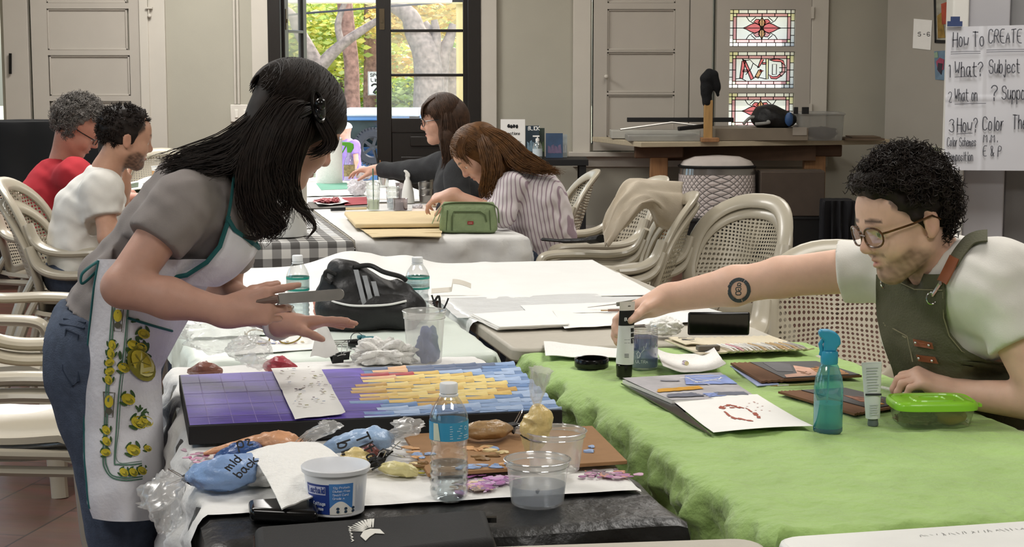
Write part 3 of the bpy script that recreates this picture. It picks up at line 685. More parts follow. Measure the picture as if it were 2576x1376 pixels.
# houses across the street
def house(lab, px0, px1, pyt, pyb, Y, wall, roof, rh):
 a, c = P(px0, pyb, Y), P(px1, pyt, Y); t = thing('house', (a.x + (c.x - a.x) / 2, Y + 2, GZ), lab, 'house')
 obj('walls', MB().box(((a.x + c.x) / 2, Y + 2, (GZ + c.z) / 2), (c.x - a.x, 4, c.z - GZ)), wall, t, smooth=False)
 xm, w = (a.x + c.x) / 2, (c.x - a.x) / 2 + .4; z = c.z
 obj('roof', MB().prism([Vector((xm - w, Y - .5, z)), Vector((xm + w, Y - .5, z)), Vector((xm + w, Y + 4.5, z)), Vector((xm - w, Y + 4.5, z))][::1], (0, 0, .12)).poly([Vector((xm - w, Y - .5, z + .12)), Vector((xm + w, Y - .5, z + .12)), Vector((xm + w, Y + 2, z + rh)), Vector((xm - w, Y + 2, z + rh))]).poly([Vector((xm - w, Y + 4.5, z + .12)), Vector((xm - w, Y + 2, z + rh)), Vector((xm + w, Y + 2, z + rh)), Vector((xm + w, Y + 4.5, z + .12))]), roof, t, smooth=False)
 for k in range(3): obj('window', MB().box((xm + (k - 1) * w * .55, Y - .02, (z + GZ) / 2 + .2), (w * .25, .05, (z - GZ) * .4)), mat('far_window', '9aa8b0', .3), t, smooth=False)
house('white house across the street, behind the forked oak', 700, 850, 205, 290, 58, mat('white_siding', 'f1f1ee', .8), mat('grey_roof', 'b8b4b0', .9), .9)
house('pale house with a reddish roof across the street', 960, 1080, 168, 290, 62, mat('cream_siding', 'e9e4d8', .8), mat('red_roof', 'b08a7c', .9), 1.0)
house('tan house across the street, behind the broad oak', 1090, 1260, 190, 290, 60, mat('tan_siding', 'd3b79c', .8), mat('grey_roof', 'b8b4b0', .9), 1)
wire = MB().tube(spline([P(640, 55, 33), P(735, 37, 33), P(850, 27, 33), P(980, 16, 33), P(1080, 8, 33), P(1260, -12, 33)], 6), .022, 6)
tag(obj('utility_line', wire, mat('black_cable', '33343a', .6)), 'dark overhead utility line crossing the trees outside', 'cable')
# speed limit sign
sg = P(949, 210, 42); sw, sh = .45, .57
t = thing('speed_limit_sign', (sg.x, 42, GZ), 'white speed limit sign on a post outside', 'sign')
obj('post', MB().box((sg.x, 42.03, (GZ + sg.z) / 2), (.05, .04, sg.z - GZ + .4)), mat('galvanised', '8b8d8c', .5, .7), t)
o = obj('sign_plate', MB().box((sg.x, 42, sg.z), (sw, .006, sh)), mat('sign_white', 'f5f5f3', .5), t, bev=.002)
tm = MB(); F = lambda x, y: Vector((sg.x - sw / 2 + x, 41.99, sg.z - sh / 2 + y))
write(tm, 'SPEED', .075, F, .06, .45, .2, 1.05); write(tm, 'LIMIT', .075, F, .075, .33, .2, 1.05); write(tm, '25', .22, F, .095, .05, .18, 1.05)
tm.ribbon([(.015, .015), (.435, .015), (.435, .555), (.015, .555), (.015, .015)], .008, F); obj('sign_lettering', tm, mat('sign_black', '1c1c1c', .5), t, smooth=False, solid=.002)
# flag on the far porch
fl = P(911, 216, 56); t = thing('flag', (fl.x, 56, fl.z - .5), 'small striped flag hanging at the far house', 'flag')
f = MB()
for k in range(7): f.mat(k % 2); f.grid(1, 6, lambda u, v, k=k: Vector((fl.x - .22 + (k + u) * .065 + .1 * v, 56 + .05 * math.sin(v * 6), fl.z + .45 - v * .9)))
obj('cloth', f, [mat('flag_red', 'c06070', .8), mat('flag_white', 'f2eeee', .8)], t); obj('pole', MB().tube([Vector((fl.x - .28, 56, GZ)), Vector((fl.x - .16, 56, fl.z + .6))], .02), mat('galvanised', ''), t)
# ---------------------------------------------------------------- the off-road car outside
Yj = 30; jb = mat('car_blue', '4f7fb5', .35, var=.03, coat=.6); tyre = mat('tyre_rubber', '33363c', .8, var=.2); jx0 = P(836, 0, Yj).x; jx1 = P(985, 0, Yj).x; jt = P(0, 284, Yj).z
t = thing('car', ((jx0 + jx1) / 2, Yj + 1, GZ), 'blue boxy off-road car with a rear spare wheel outside the door', 'car')
xm, hw = (jx0 + jx1) / 2 + .25, (jx1 - jx0) / 2 + .25
bd = MB().box((xm, Yj + 2.0, GZ + .85), (hw * 2, 4.0, .62)); bd.box((xm, Yj + 3.6, GZ + .8), (hw * 1.8, 1.6, .5)); obj('body', bd, jb, t, bev=.06, seg=3)
for sx in (-1, 1):
 for q, d in (((hw - .12, .06), (.22, .1, .72)), ((hw - .06, 1.2), (.1, .14, .68)), ((hw - .06, 2.2), (.1, .1, .68))): obj('cab_pillar', MB().box((xm + sx * q[0], Yj + q[1], GZ + 1.48), d), jb, t, bev=.02)
for z, h in ((1.2, .14), (1.78, .1)): obj('cab_rail', MB().box((xm, Yj + .06, GZ + z), (hw * 2, .1, h)), jb, t, bev=.02)
obj('roof', MB().box((xm, Yj + 1.15, GZ + 1.85), (hw * 2 - .04, 2.4, .09)), mat('car_roof', 'c9d6e4', .3, coat=.4), t, bev=.04, seg=3)
obj('rear_window', MB().box((xm, Yj + .07, GZ + 1.5), (hw * 2 - .44, .02, .56)), mat('dark_window', '2c3a3c', .06, var=.3, scale=6), t, bev=.01)
for sx in (-1, 1): obj('side_window', MB().box((xm + sx * (hw - .06), Yj + 1.15, GZ + 1.5), (.02, 2.1, .56)), clear('car_glass', 'b8c8cc', .2, .02), t)
def wheel(mb, rim, c, ax, r=.39, w=.24):
 x, y, d = frame(ax); M = Matrix((x, y, d)).transposed().to_4x4(); M.translation = Vector(c)
 mb.lathe([(r * .6, -w / 2), (r * .9, -w / 2), (r, -w * .36), (r, w * .36), (r * .9, w / 2), (r * .6, w / 2), (r * .58, 0), (r * .6, -w / 2)], 40, M)
 for k in range(36):
  a = 2 * PI * k / 36; mb.box((0, 0, 0), (.05, .035, w * .9), mtx=M @ Matrix.Translation((r * math.cos(a), r * math.sin(a), 0)) @ Matrix.Rotation(a, 4, 'Z'))
 rim.lathe([(0, w * .3), (r * .16, w * .32), (r * .17, w * .22)], 20, M); rim.lathe([(r * .52, w * .3), (r * .6, w * .36), (r * .6, -w * .3)], 32, M)
 for k in range(5):
  a = 2 * PI * k / 5; rim.box((0, 0, 0), (r * .46, r * .17, .05), mtx=M @ Matrix.Translation((r * .34 * math.cos(a), r * .34 * math.sin(a), w * .24)) @ Matrix.Rotation(a, 4, 'Z'))
sp = P(941, 368, Yj); a, c = MB(), MB(); wheel(a, c, (sp.x, Yj - .2, sp.z), (0, -1, 0), .31, .22); s = obj('spare_wheel', a, tyre, t); obj('rim', c, mat('alloy_dark', '4a4d52', .35, .8), s)
for sx in (-1, 1):
 for yy in (.75, 3.2): a, c = MB(), MB(); wheel(a, c, (xm + sx * (hw - .12), Yj + yy, GZ + .39), (sx, 0, 0)); w = obj('wheel', a, tyre, t); obj('rim', c, MATS['alloy_dark'], w)
obj('bumper', MB().box((xm, Yj - .12, GZ + .55), (hw * 2, .22, .2)), mat('bumper_black', '26282c', .6), t, bev=.03)
for sx in (-1, 1): obj('tail_light', MB().box((xm + sx * (hw - .1), Yj - .02, GZ + 1.0), (.14, .06, .22)), mat('tail_red', 'b03038', .3), t, bev=.01)
# ================================================================ folding tables, cloths
TA = math.radians(13.06); U = Vector((math.cos(TA), math.sin(TA), 0)); V = Vector((-math.sin(TA), math.cos(TA), 0)); TZ = .735
beige_top = mat('blow_moulded_beige', 'b9b3a6', .6, var=.05, scale=40, bump=.06, bscale=300)
white_top = mat('blow_moulded_white', 'e2e2de', .45, var=.03, scale=20, bump=.04, bscale=300)
steel = mat('grey_tube_steel', '6d6c6a', .4, .8)
def table(lab, fl, w=.76, l=1.8, u=U, v=V, m=beige_top, group=None):
 fl = Vector((fl[0], fl[1], 0)); c = fl + u * w / 2 + v * l / 2; t = thing('folding_table', (c.x, c.y, 0), lab, 'table', group=group)
 r = .045; pts = []
 for cx, cy, a0 in ((r, r, PI), (w - r, r, 1.5 * PI), (w - r, l - r, 0), (r, l - r, .5 * PI)):
  for k in range(6): a = a0 + k * PI / 10; q = fl + u * (cx + r * math.cos(a)) + v * (cy + r * math.sin(a)); pts.append((q.x, q.y, TZ - .04))
 obj('tabletop', MB().prism(pts, (0, 0, .04)), m, t, bev=.008)
 for s in (.16, .84):
  for e in (.1, .9):
   p = fl + u * w * e + v * l * s; obj('leg', MB().tube([(p.x, p.y, 0), (p.x, p.y, TZ - .04)], .014), steel, t)
  a, b2 = fl + u * w * .1 + v * l * s, fl + u * w * .9 + v * l * s; obj('crossbar', MB().tube([(a.x, a.y, .12), (b2.x, b2.y, .12)], .012), steel, t)
 return t
def drape(fl, w, l, ov, z=TZ + .003, amp=.0015, hang=.014, u=U, v=V, seed=1, res=.02, f=18, flare=.06, crease=.0):
 """cloth over a table top: ov = overhang (left, right, front, back)"""
 fl = Vector((fl[0], fl[1], 0)); mb = MB(); L, R, Fr, B = ov; nu = max(6, int((w + L + R) / res)); nv = max(6, int((l + Fr + B) / res)); rad = .022
 def pt(s, t):
  x = -L + s * (w + L + R); y = -Fr + t * (l + Fr + B); dx = -x if x < 0 else max(0, x - w); dy = -y if y < 0 else max(0, y - l)
  d = max(dx, dy) if min(dx, dy) <= 0 else math.hypot(dx, dy) * .92
  bx, by = min(max(x, 0), w), min(max(y, 0), l); ox = (-1 if x < 0 else 1) * (dx > 0); oy = (-1 if y < 0 else 1) * (dy > 0)
  n = nz(x * f * .5 + seed * 9, y * f * .5, seed); n2 = nz(x * f * 1.3 + seed * 3, y * f * .9, seed + 4)
  if d <= 0: return fl + u * bx + v * by + Vector((0, 0, z + amp * (n + .6 * n2) + crease * (max(0, 1 - abs(nz(x * 4 + seed, y * 2.6 + .8 * x, seed)) * 9) + .7 * max(0, 1 - abs(nz(x * 9 + seed, y * 7, seed + 2)) * 6))))
  a = min(d / rad, PI / 2); out = rad * math.sin(a); dn = rad * (1 - math.cos(a)) + max(0, d - rad * PI / 2)
  along = (bx if oy else 0) + (by if ox else 0)
  rip = (math.sin(along * 23 + seed + 2 * nz(along * 3, seed)) * .6 + n + .7 * n2) * hang * min(1, d / .06) + flare * max(0, d - .03)
  ol = math.hypot(ox, oy) or 1
  return fl + u * (bx + ox / ol * (out + rip)) + v * (by + oy / ol * (out + rip)) + Vector((0, 0, z - dn + amp * n * (1 - min(1, d / .03))))
 mb.grid(nu, nv, pt, uvfn=lambda s, t: (-L + s * (w + L + R), -Fr + t * (l + Fr + B))); return mb
BF = (-.467, 2.646); GF = (.44, 2.745); MLF = (-.795, 4.30); MRF = (.005, 4.53); CKF = (-1.427, 7.10); WHF = (-.67, 7.31); CK2 = (-1.86, 8.98); WH2 = (-1.10, 9.19)
table('folding table under the black plastic, covered with paint bags and the long canvas', BF, l=1.60)
table('folding table under the bright green cloth', GF, l=1.75)
table('folding table under the pale mint plastic cloth', MLF, l=1.8)
table('folding table with bare beige front edge behind the green cloth', MRF, l=1.8)
table('folding table under the grey and white checked cloth', CKF, l=1.8)
table('folding table under the white cloth with the green pouch', WHF, l=1.8)
table('folding table under the white sheet behind the checked cloth', CK2, l=1.7)
table('folding table under the white sheet in front of the glazed door', WH2, l=1.7)
A2 = math.radians(7); ub = Vector((math.cos(A2), math.sin(A2), 0)); vb = Vector((-math.sin(A2), math.cos(A2), 0))
q = Vector((.395, 2.715, 0)) - ub * 1.8 - vb * .76
table('bare beige folding table in the foreground under the black case', q, w=1.8, l=.76, u=ub, v=vb)
ua = Vector((math.cos(TA), math.sin(TA), 0)); q = Vector((.418, 2.715, 0)) - V * .76
table('bare white folding table in the right foreground corner', q, w=1.8, l=.76, m=white_top)
for zz in (0,):
 g = MB(); F = lambda x, y: Vector((.66, 2.715, TZ + .0008)) + U * x + V * y
 for k in range(26): x = k * .0075 + random.uniform(-.002, .002); g.ribbon([(x, random.uniform(-.004, .002)), (x + random.uniform(-.004, .006), random.uniform(.004, .012))], .0012, F)
 o = [o for o in bpy.data.objects if o.get('label', '').startswith('bare white folding')][0]; obj('pencil_scribble', g, mat('pencil_grey', '8c8c8a', .7), o, smooth=False)
# cloth materials
blackpl = mat('black_plastic_sheet', '131313', .38, var=.2, scale=25, bump=.35, bscale=35)
green_m = mat('green_cloth', '9dbd6e', .85, var=.10, scale=9, bump=1, bscale=30, sheen=.2)
mint_m = mat('mint_plastic_cloth', 'dfe8df', .4, var=.03, scale=6, bump=.25, bscale=24)
white_m = mat('white_paper_cloth', 'efefec', .75, var=.03, scale=6, bump=.25, bscale=18)
whtcl_m = mat('white_table_cloth', 'd9d8d5', .75, var=.04, scale=6, bump=.6, bscale=14)
plas_m = mat('white_plastic_sheet', 'e6e8e8', .3, var=.04, scale=9, bump=.5, bscale=20)
tag(obj('table_cover', drape(BF, .76, 1.60, (.28, .06, .34, .02), seed=2, amp=.0015, crease=.003), blackpl), 'black plastic sheet covering the near left table', 'table cover')
gc = obj('tablecloth', drape(GF, .76, 1.75, (.42, .12, .30, .10), seed=5, amp=.0035, hang=.03, res=.012, f=26, flare=.12, crease=.0045), green_m, sharp=80); tag(gc, 'bright green crinkled cloth on the right table', 'tablecloth')
tag(obj('tablecloth', drape(MLF, .76, 1.8, (.2, .06, .14, .02), seed=7, amp=.002, hang=.012, z=TZ+.004, crease=.002), mint_m, sharp=80), 'pale mint plastic cloth on the table behind the purple canvas', 'tablecloth')
def checks():
 m = bpy.data.materials.new('checked_cloth'); m.use_nodes = True; N = m.node_tree.nodes; L = m.node_tree.links; b = N['Principled BSDF']; b.inputs['Roughness'].default_value = .8
 uv = N.new('ShaderNodeTexCoord'); sp = N.new('ShaderNodeSeparateXYZ'); L.new(uv.outputs['UV'], sp.inputs[0]); S = []
 for i in (0, 1):
  d = N.new('ShaderNodeMath'); d.operation = 'MULTIPLY'; d.inputs[1].default_value = 1 / .078; L.new(sp.outputs[i], d.inputs[0])
  f = N.new('ShaderNodeMath'); f.operation = 'FRACT'; L.new(d.outputs[0], f.inputs[0]); g = N.new('ShaderNodeMath'); g.operation = 'GREATER_THAN'; g.inputs[1].default_value = .5; L.new(f.outputs[0], g.inputs[0]); S.append(g)
 a = N.new('ShaderNodeMath'); a.operation = 'ADD'; L.new(S[0].outputs[0], a.inputs[0]); L.new(S[1].outputs[0], a.inputs[1]); h = N.new('ShaderNodeMath'); h.operation = 'MULTIPLY'; h.inputs[1].default_value = .5; L.new(a.outputs[0], h.inputs[0])
 r = N.new('ShaderNodeValToRGB'); r.color_ramp.interpolation = 'CONSTANT'; e = r.color_ramp.elements; e[0].color = lin('e6e5e0') + (1,); e[1].position = .4; e[1].color = lin('9b9a98') + (1,); x = e.new(.8); x.color = lin('565452') + (1,)
 L.new(h.outputs[0], r.inputs[0]); L.new(r.outputs[0], b.inputs['Base Color']); return m
tag(obj('tablecloth', drape(CKF, .76, 1.8, (.25, .01, .26, 0), seed=9, amp=.002, hang=.006, flare=.03), checks(), sharp=80), 'grey and white checked cloth on the table behind the standing woman', 'tablecloth')
tag(obj('tablecloth', drape(WHF, .745, 1.8, (0, .2, .34, 0), seed=11, amp=.002, hang=.02, res=.018, flare=.08), whtcl_m, sharp=80), 'creased white cloth on the table under the green pouch', 'tablecloth')
tag(obj('tablecloth', drape(CK2, .76, 1.7, (.1, 0, 0, .1), seed=12, amp=.002, hang=.01), white_m, sharp=80), 'white sheet on the far left table behind the checked cloth', 'tablecloth')
tag(obj('tablecloth', drape(WH2, .75, 1.7, (0, .1, 0, .1), seed=13, amp=.002, hang=.01), white_m, sharp=80), 'white sheet on the far table in front of the glazed door', 'tablecloth')
# free sheets lying on tables: corners given on the table plane
def sheet(corners, z=TZ + .006, nu=24, nv=24, amp=.002, f=14, seed=0, curl=None, thick=.0, zf=None):
 a, b2, c, d = [Vector(q[:2] + (0,)) if isinstance(q, tuple) else Vector((q.x, q.y, 0)) for q in corners]
 def pt(u, v):
  p = (a * (1 - u) + b2 * u) * (1 - v) + (d * (1 - u) + c * u) * v
  zz = z + amp * (1 + nz(p.x * f + seed, p.y * f, seed) + .5 * nz(p.x * f * 2.2, p.y * f * 2.2, seed + 3))
  if curl: zz += curl(u, v)
  if zf: zz += zf(p.x, p.y)
  return Vector((p.x, p.y, zz))
 return MB().grid(nu, nv, pt, thick)
def fold_lines(u, v): return .004 * (max(0, 1 - abs(u - .36) / .03) + max(0, 1 - abs(u - .68) / .03) + max(0, 1 - abs(v - .55) / .05))
hump = lambda u, v: fold_lines(u, v) + (.055 * math.exp(-((u - .3) / .10) ** 2) * max(0, v - .72) / .28 + .03 * math.exp(-((u - .46) / .06) ** 2) * max(0, v - .75) / .25)
mb = sheet([T(555, 770), T(1655, 742), T(1490, 655), T(612, 676)], nu=70, nv=40, amp=.001, f=6, seed=3, curl=hump, thick=.002)
tag(obj('paper_sheet', mb, white_m, sharp=80), 'large white folded paper sheet spread across the two middle tables', 'paper sheet')
mb = sheet([T(1150, 800), T(1860, 800), T(1690, 745), T(1098, 752)], nu=60, nv=20, z=TZ + .003, amp=.0025, f=16, seed=5, thick=.0008)
o = tag(obj('plastic_sheet', mb, plas_m, sharp=80), 'crinkled white plastic sheet on the middle right table', 'plastic sheet')
mb = drape(MRF, .70, .30, (.09, 0, 0, 0), seed=15, hang=.02, z=TZ + .004, res=.014)
# plastic corner hanging between the middle tables
fl2 = Vector((MRF[0], MRF[1], 0)) + V * .46
tag(obj('plastic_corner', drape((fl2.x, fl2.y), .5, .5, (.10, 0, 0, 0), seed=15, hang=.02, z=TZ + .0085, amp=.003, res=.014), plas_m, sharp=80), 'translucent plastic sheeting folded over the left edge of the bare beige table', 'plastic sheet')
# paint-splashed white drop cloth on the near left table
dc = MB(); W2 = .80
flw = Vector((BF[0], BF[1], 0)) + V * .17
dcm = drape((flw.x, flw.y), .745, 1.42, (.34, .012, .004, .01), seed=21, amp=.003, hang=.028, z=TZ + .0115, res=.013, f=22, flare=.10)
drop_m = mat('drop_cloth_white', 'e7e6e3', .8, var=.04, scale=8, bump=.6, bscale=30)
t_drop = tag(obj('drop_cloth', dcm, drop_m, sharp=80), 'white paint-stained drop cloth hanging off the left end of the near table', 'drop cloth')
def splats(parent, cx, cy, w, h, cols, n, z, seed, mn=.004, mx=.016):
 rnd = random.Random(seed); g = MB(); ms = [mat('paint_' + c, c, .5, var=.15) for c in cols]
 for k in range(n):
  g.mat(rnd.randrange(len(ms))); x, y = cx + rnd.gauss(0, w), cy + rnd.gauss(0, h); r = rnd.uniform(mn, mx); a = rnd.uniform(0, PI); e = rnd.uniform(.25, .8)
  pts = []
  for j in range(10):
   q = 2 * PI * j / 10; rr = r * rnd.uniform(.6, 1.2); X, Y = rr * math.cos(q), rr * e * math.sin(q); pts.append((x + X * math.cos(a) - Y * math.sin(a), y + X * math.sin(a) + Y * math.cos(a), z + .0004 * rnd.random()))
  g.prism(pts, (0, 0, .0012))
 return obj('paint_stain', g, ms, parent, smooth=False)
for px, py, w, h, cols, n, s in ((1530, 1195, .02, .018, ['c9a0b8', 'c98f78', 'a86f9a', '7d6a74'], 40, 3), (1232, 1212, .03, .03, ['cfa0d0', 'b36fb0', 'd8c0d8', '9a78a0'], 60, 4), (500, 1150, .02, .03, ['b05a86', 'd0a0b8', 'a88a98'], 18, 5), (1180, 1225, .02, .02, ['c9a088', 'd8c0a8', '8a7a70'], 22, 6), (1040, 1180, .018, .02, ['e6e05a', 'e8dc80'], 14, 7)):
 p = T(px, py, TZ + .015); splats(t_drop, p.x, p.y, w, h, cols, n, TZ + .0155, s)
# ================================================================ resin armchairs
resin = mat('resin_beige', 'b5ad9b', .32, var=.04, scale=6, bump=.02, bscale=200, coat=.15)
def perf_mat():
 m = bpy.data.materials.new('perforated_resin'); m.use_nodes = True; N = m.node_tree.nodes; L = m.node_tree.links; b = N['Principled BSDF']; b.inputs['Base Color'].default_value = lin('bab29f') + (1,); b.inputs['Roughness'].default_value = .35
 uv = N.new('ShaderNodeTexCoord'); s = N.new('ShaderNodeVectorMath'); s.operation = 'SCALE'; s.inputs['Scale'].default_value = 1 / .0155; L.new(uv.outputs['UV'], s.inputs[0])
 f = N.new('ShaderNodeVectorMath'); f.operation = 'FRACTION'; L.new(s.outputs[0], f.inputs[0]); c = N.new('ShaderNodeVectorMath'); c.operation = 'SUBTRACT'; c.inputs[1].default_value = (.5, .5, 0); L.new(f.outputs[0], c.inputs[0])
 l = N.new('ShaderNodeVectorMath'); l.operation = 'LENGTH'; L.new(c.outputs[0], l.inputs[0]); g = N.new('ShaderNodeMath'); g.operation = 'LESS_THAN'; g.inputs[1].default_value = .31; L.new(l.outputs['Value'], g.inputs[0])
 t = N.new('ShaderNodeBsdfTransparent'); x = N.new('ShaderNodeMixShader'); L.new(g.outputs[0], x.inputs[0]); L.new(b.outputs[0], x.inputs[1]); L.new(t.outputs[0], x.inputs[2]); L.new(x.outputs[0], N['Material Output'].inputs[0]); return m
PERF = perf_mat()
def back_pt(a, k=1.0):
 """rim of the oval back: angle a, scale k; leans backwards"""
 c, s = math.cos(a), math.sin(a); e = .82
 x = .245 * k * abs(c) ** e * (1 if c > 0 else -1); zz = .235 * k * abs(s) ** e * (1 if s > 0 else -1)
 z = .66 + zz; return Vector((x, -.20 - (z - .43) * .34 + .10 * (x / .25) ** 2, z))
def make_chair(lab, loc, rz, group):
 t = thing('resin_armchair', loc, lab, 'chair', rz, group); kw = dict(world=False)
 obj('back_frame', MB().tube([back_pt(2 * PI * k / 48, .95) for k in range(48)], .036, 14, flat=.42, closed=True, up=(0, 1, 0)), resin, t, **kw)
 pm = MB(); nr, na = 8, 40
 pm.grid(nr, na, lambda u, v: back_pt(2 * PI * v, .02 + .9 * u) + Vector((0, -.012 * (1 - u * u), 0)), uvfn=lambda u, v: (.245 * (.02 + .9 * u) * math.cos(2 * PI * v) + 1, .25 * (.02 + .9 * u) * math.sin(2 * PI * v) + 1))
 obj('back_panel', pm, PERF, t, **kw)
 sm = MB(); sm.grid(14, 14, lambda u, v: Vector(((u - .5) * (.43 + .05 * v), -.22 + .47 * v, .435 + .03 * (2 * u - 1) ** 2 - .02 * math.sin(v * PI) - (.03 * max(0, v - .85) / .15) ** 1 + .05 * max(0, .15 - v))), thick=.018)
 obj('seat', sm, resin, t, **kw)
 sk = MB()
 for s in (-1, 1): sk.tube(spline([(s * .235, .24, .40), (s * .235, 0, .405), (s * .215, -.22, .41)], 5), .026, 8, flat=.55)
 sk.tube(spline([(-.235, .245, .40), (0, .262, .415), (.235, .245, .40)], 6), .026, 8, flat=.55)
 obj('seat_rail', sk, resin, t, **kw)
 for s in (-1, 1):
  a = back_pt(.05 if s > 0 else PI - .05)
  arm = spline([a + Vector((0, -.005, .05)), a + Vector((s * .012, .035, -.03)), (s * .285, -.06, .617), (s * .29, .12, .62), (s * .285, .235, .612), (s * .275, .265, .58), (s * .268, .268, .52)], 6)
  obj('armrest', MB().tube(arm, np.interp(np.linspace(0, 1, len(arm)), [0, .2, .5, .8, 1], [.03, .036, .036, .035, .028]).tolist(), 12, flat=.56, up=(0, 0, 1)), resin, t, **kw)
  obj('front_leg', MB().tube(spline([(s * .268, .268, .56), (s * .255, .265, .42), (s * .27, .285, .2), (s * .285, .30, 0)], 5), [.024] * 5 + [.040] * 5 + [.036] * 3 + [.03] * 3, 10, flat=.75), resin, t, **kw)
  obj('rear_leg', MB().tube(spline([back_pt(PI + .5 if s < 0 else -.5) + Vector((0, -.01, 0)), (s * .235, -.235, .40), (s * .25, -.30, .2), (s * .265, -.35, 0)], 5), [.02] * 5 + [.034] * 5 + [.03] * 3 + [.025] * 3, 10, flat=.75), resin, t, **kw)
 return t
R90 = PI / 2
ch0 = make_chair('beige resin armchair holding the man in the white shirt, upper of the two', (-1.82, 7.38, .09), -R90 + .02, 'beige resin armchairs')
for lab, loc, rz in (('beige resin armchair underneath the one the man in white sits on', (-1.80, 7.34, 0), -R90),
 ('beige resin armchair holding the man in the red shirt', (-2.22, 8.35, .04), -R90 - .1),
 ('beige resin armchair at the left edge, between the shiny-seat stack and the man in white', (-1.86, 6.10, 0), -R90),
 ('beige resin armchair with the shiny seat left of the apron, upper of its stack', (-1.40, 4.78, .044), -R90),
 ('beige resin armchair at the left edge, lower of the shiny-seat stack', (-1.40, 4.77, 0), -R90),
 ('beige resin armchair behind the woman in the striped shirt', (.36, 8.05, .045), R90 + .25),
 ('beige resin armchair nested under the seat of the striped-shirt woman', (.36, 8.05, 0), R90 + .25),
 ('beige resin armchair with the cream cloth over its back', (.40, 7.16, .044), R90 + .05),
 ('beige resin armchair nested under the cloth-draped one', (.40, 7.15, 0), R90 + .05),
 ('beige resin armchair seen half-frontal between the cloth-draped one and the bearded man', (.76, 6.80, .044), R90 + .75),
 ('beige resin armchair nested behind the half-frontal one', (.76, 6.80, 0), R90 + .75),
 ('beige resin armchair facing the camera behind the tattooed arm, its perforated back showing', (1.03, 5.30, 0), PI - .12),
 ('beige resin armchair hidden under the man in the olive apron', (1.36, 3.98, 0), R90),
 ('beige resin armchair at the far table, behind the magazines', (-2.32, 11.25, 0), PI + .1),
 ('beige resin armchair under the woman in the dark jacket', (.1, 9.3, 0), R90 + .1)):
 copy_thing(ch0, loc, rz, lab)
# ================================================================ things on the near left table
DZ = TZ + .016                                                   # top of the drop cloth
black_m = mat('black_matte', '121213', .6, var=.15); blackgl = mat('black_gloss', '0c0c0d', .18, var=.1)
paper_m = mat('white_paper', 'efeeea', .8, var=.02, scale=30); towel_m = mat('paper_towel', 'efeeea', .95, var=.03, scale=60, bump=.5, bscale=160)
clearp = clear('clear_plastic', 'ffffff', .10, .06, .03, 'ffffff', .55); filmp = clear('clear_film', 'fafafa', .03, .24, .26, 'efefed', .26); milky = clear('milky_plastic', 'fbfbfa', .06, .2, .28, 'f2f1ee', .35)
water_m = clear('water', 'eef4f6', .10, .0, .02, 'ffffff', .8); metal = mat('brushed_steel', 'b9b7b3', .3, .95, var=.1, scale=40); chrome = mat('chrome_wire', 'd8d8d8', .15, 1)
card_m = mat('brown_cardboard', '9a7550', .9, var=.1, scale=30); ink = mat('marker_ink', '17181c', .5)
def quad(tl, tr, br, bl, z):
 c = [T(*q, z) for q in (tl, tr, br, bl)]
 return lambda u, v: (c[3] * (1 - u) + c[2] * u) * (1 - v) + (c[0] * (1 - u) + c[1] * u) * v
# --- long canvas
cz = DZ + .040; cq = quad((450, 943), (1288, 910), (1415, 1031), (474, 1072), cz)
pc = cq(.5, .5); t = thing('canvas', (pc.x, pc.y, DZ), 'long half-painted canvas with purple grid and blue and yellow palette-knife strokes', 'canvas')
def slab(qf, z0, z1): return MB().prism([Vector((q.x, q.y, z0)) for q in (qf(0, 0), qf(1, 0), qf(1, 1), qf(0, 1))], (0, 0, z1 - z0))
obj('canvas_body', slab(cq, DZ + .002, cz), black_m, t, bev=.002)
purple = mat('purple_paint', '6450b0', .55, var=.35, scale=9, bump=.1, stretch=(1, 3, 1))
pf = MB(); pf.grid(30, 20, lambda u, v: cq(.004 + u * .53 + .05 * u * nz(v * 9, 3) , .01 + v * .98) + Vector((0, 0, .0006))); obj('purple_field', pf, purple, t); obj('blue_ground', MB().grid(2, 2, lambda u, v: cq(.5 + u * .498, .004 + v * .99) + Vector((0, 0, .0003))), mat('ground_blue', '6f8db8', .6, var=.2), t)
gl_ = MB(); F = lambda u, v: cq(u, v) + Vector((0, 0, .0012))
for k in range(6): gl_.ribbon([(.055 + k * .062, .01), (.055 + k * .062, .99)], .0016, F)
for k in range(4): gl_.ribbon([(.005, .14 + k * .22), (.5, .14 + k * .22)], .005, F)
obj('chalk_grid', gl_, mat('chalk_line', '9c8fc4', .8), t, smooth=False)
stm = [mat('stroke_blue_a', '8fa9d0', .5, var=.12, scale=60), mat('stroke_blue_b', '7190be', .5, var=.12, scale=60), mat('stroke_blue_c', 'a9bfdf', .5, var=.1, scale=60), mat('stroke_slate', '66738f', .5, var=.15, scale=60),
  mat('stroke_yellow_a', 'dcbb6c', .5, var=.12, scale=60), mat('stroke_yellow_b', 'e6cf86', .5, var=.1, scale=60), mat('stroke_ochre', 'c79f58', .5, var=.12, scale=60), mat('stroke_rust', 'b07a5e', .5, var=.15, scale=60), mat('stroke_peach', 'e0b48c', .5, var=.1, scale=60), mat('stroke_red', 'b04a50', .5)]
st = MB(); rs = random.Random(4)
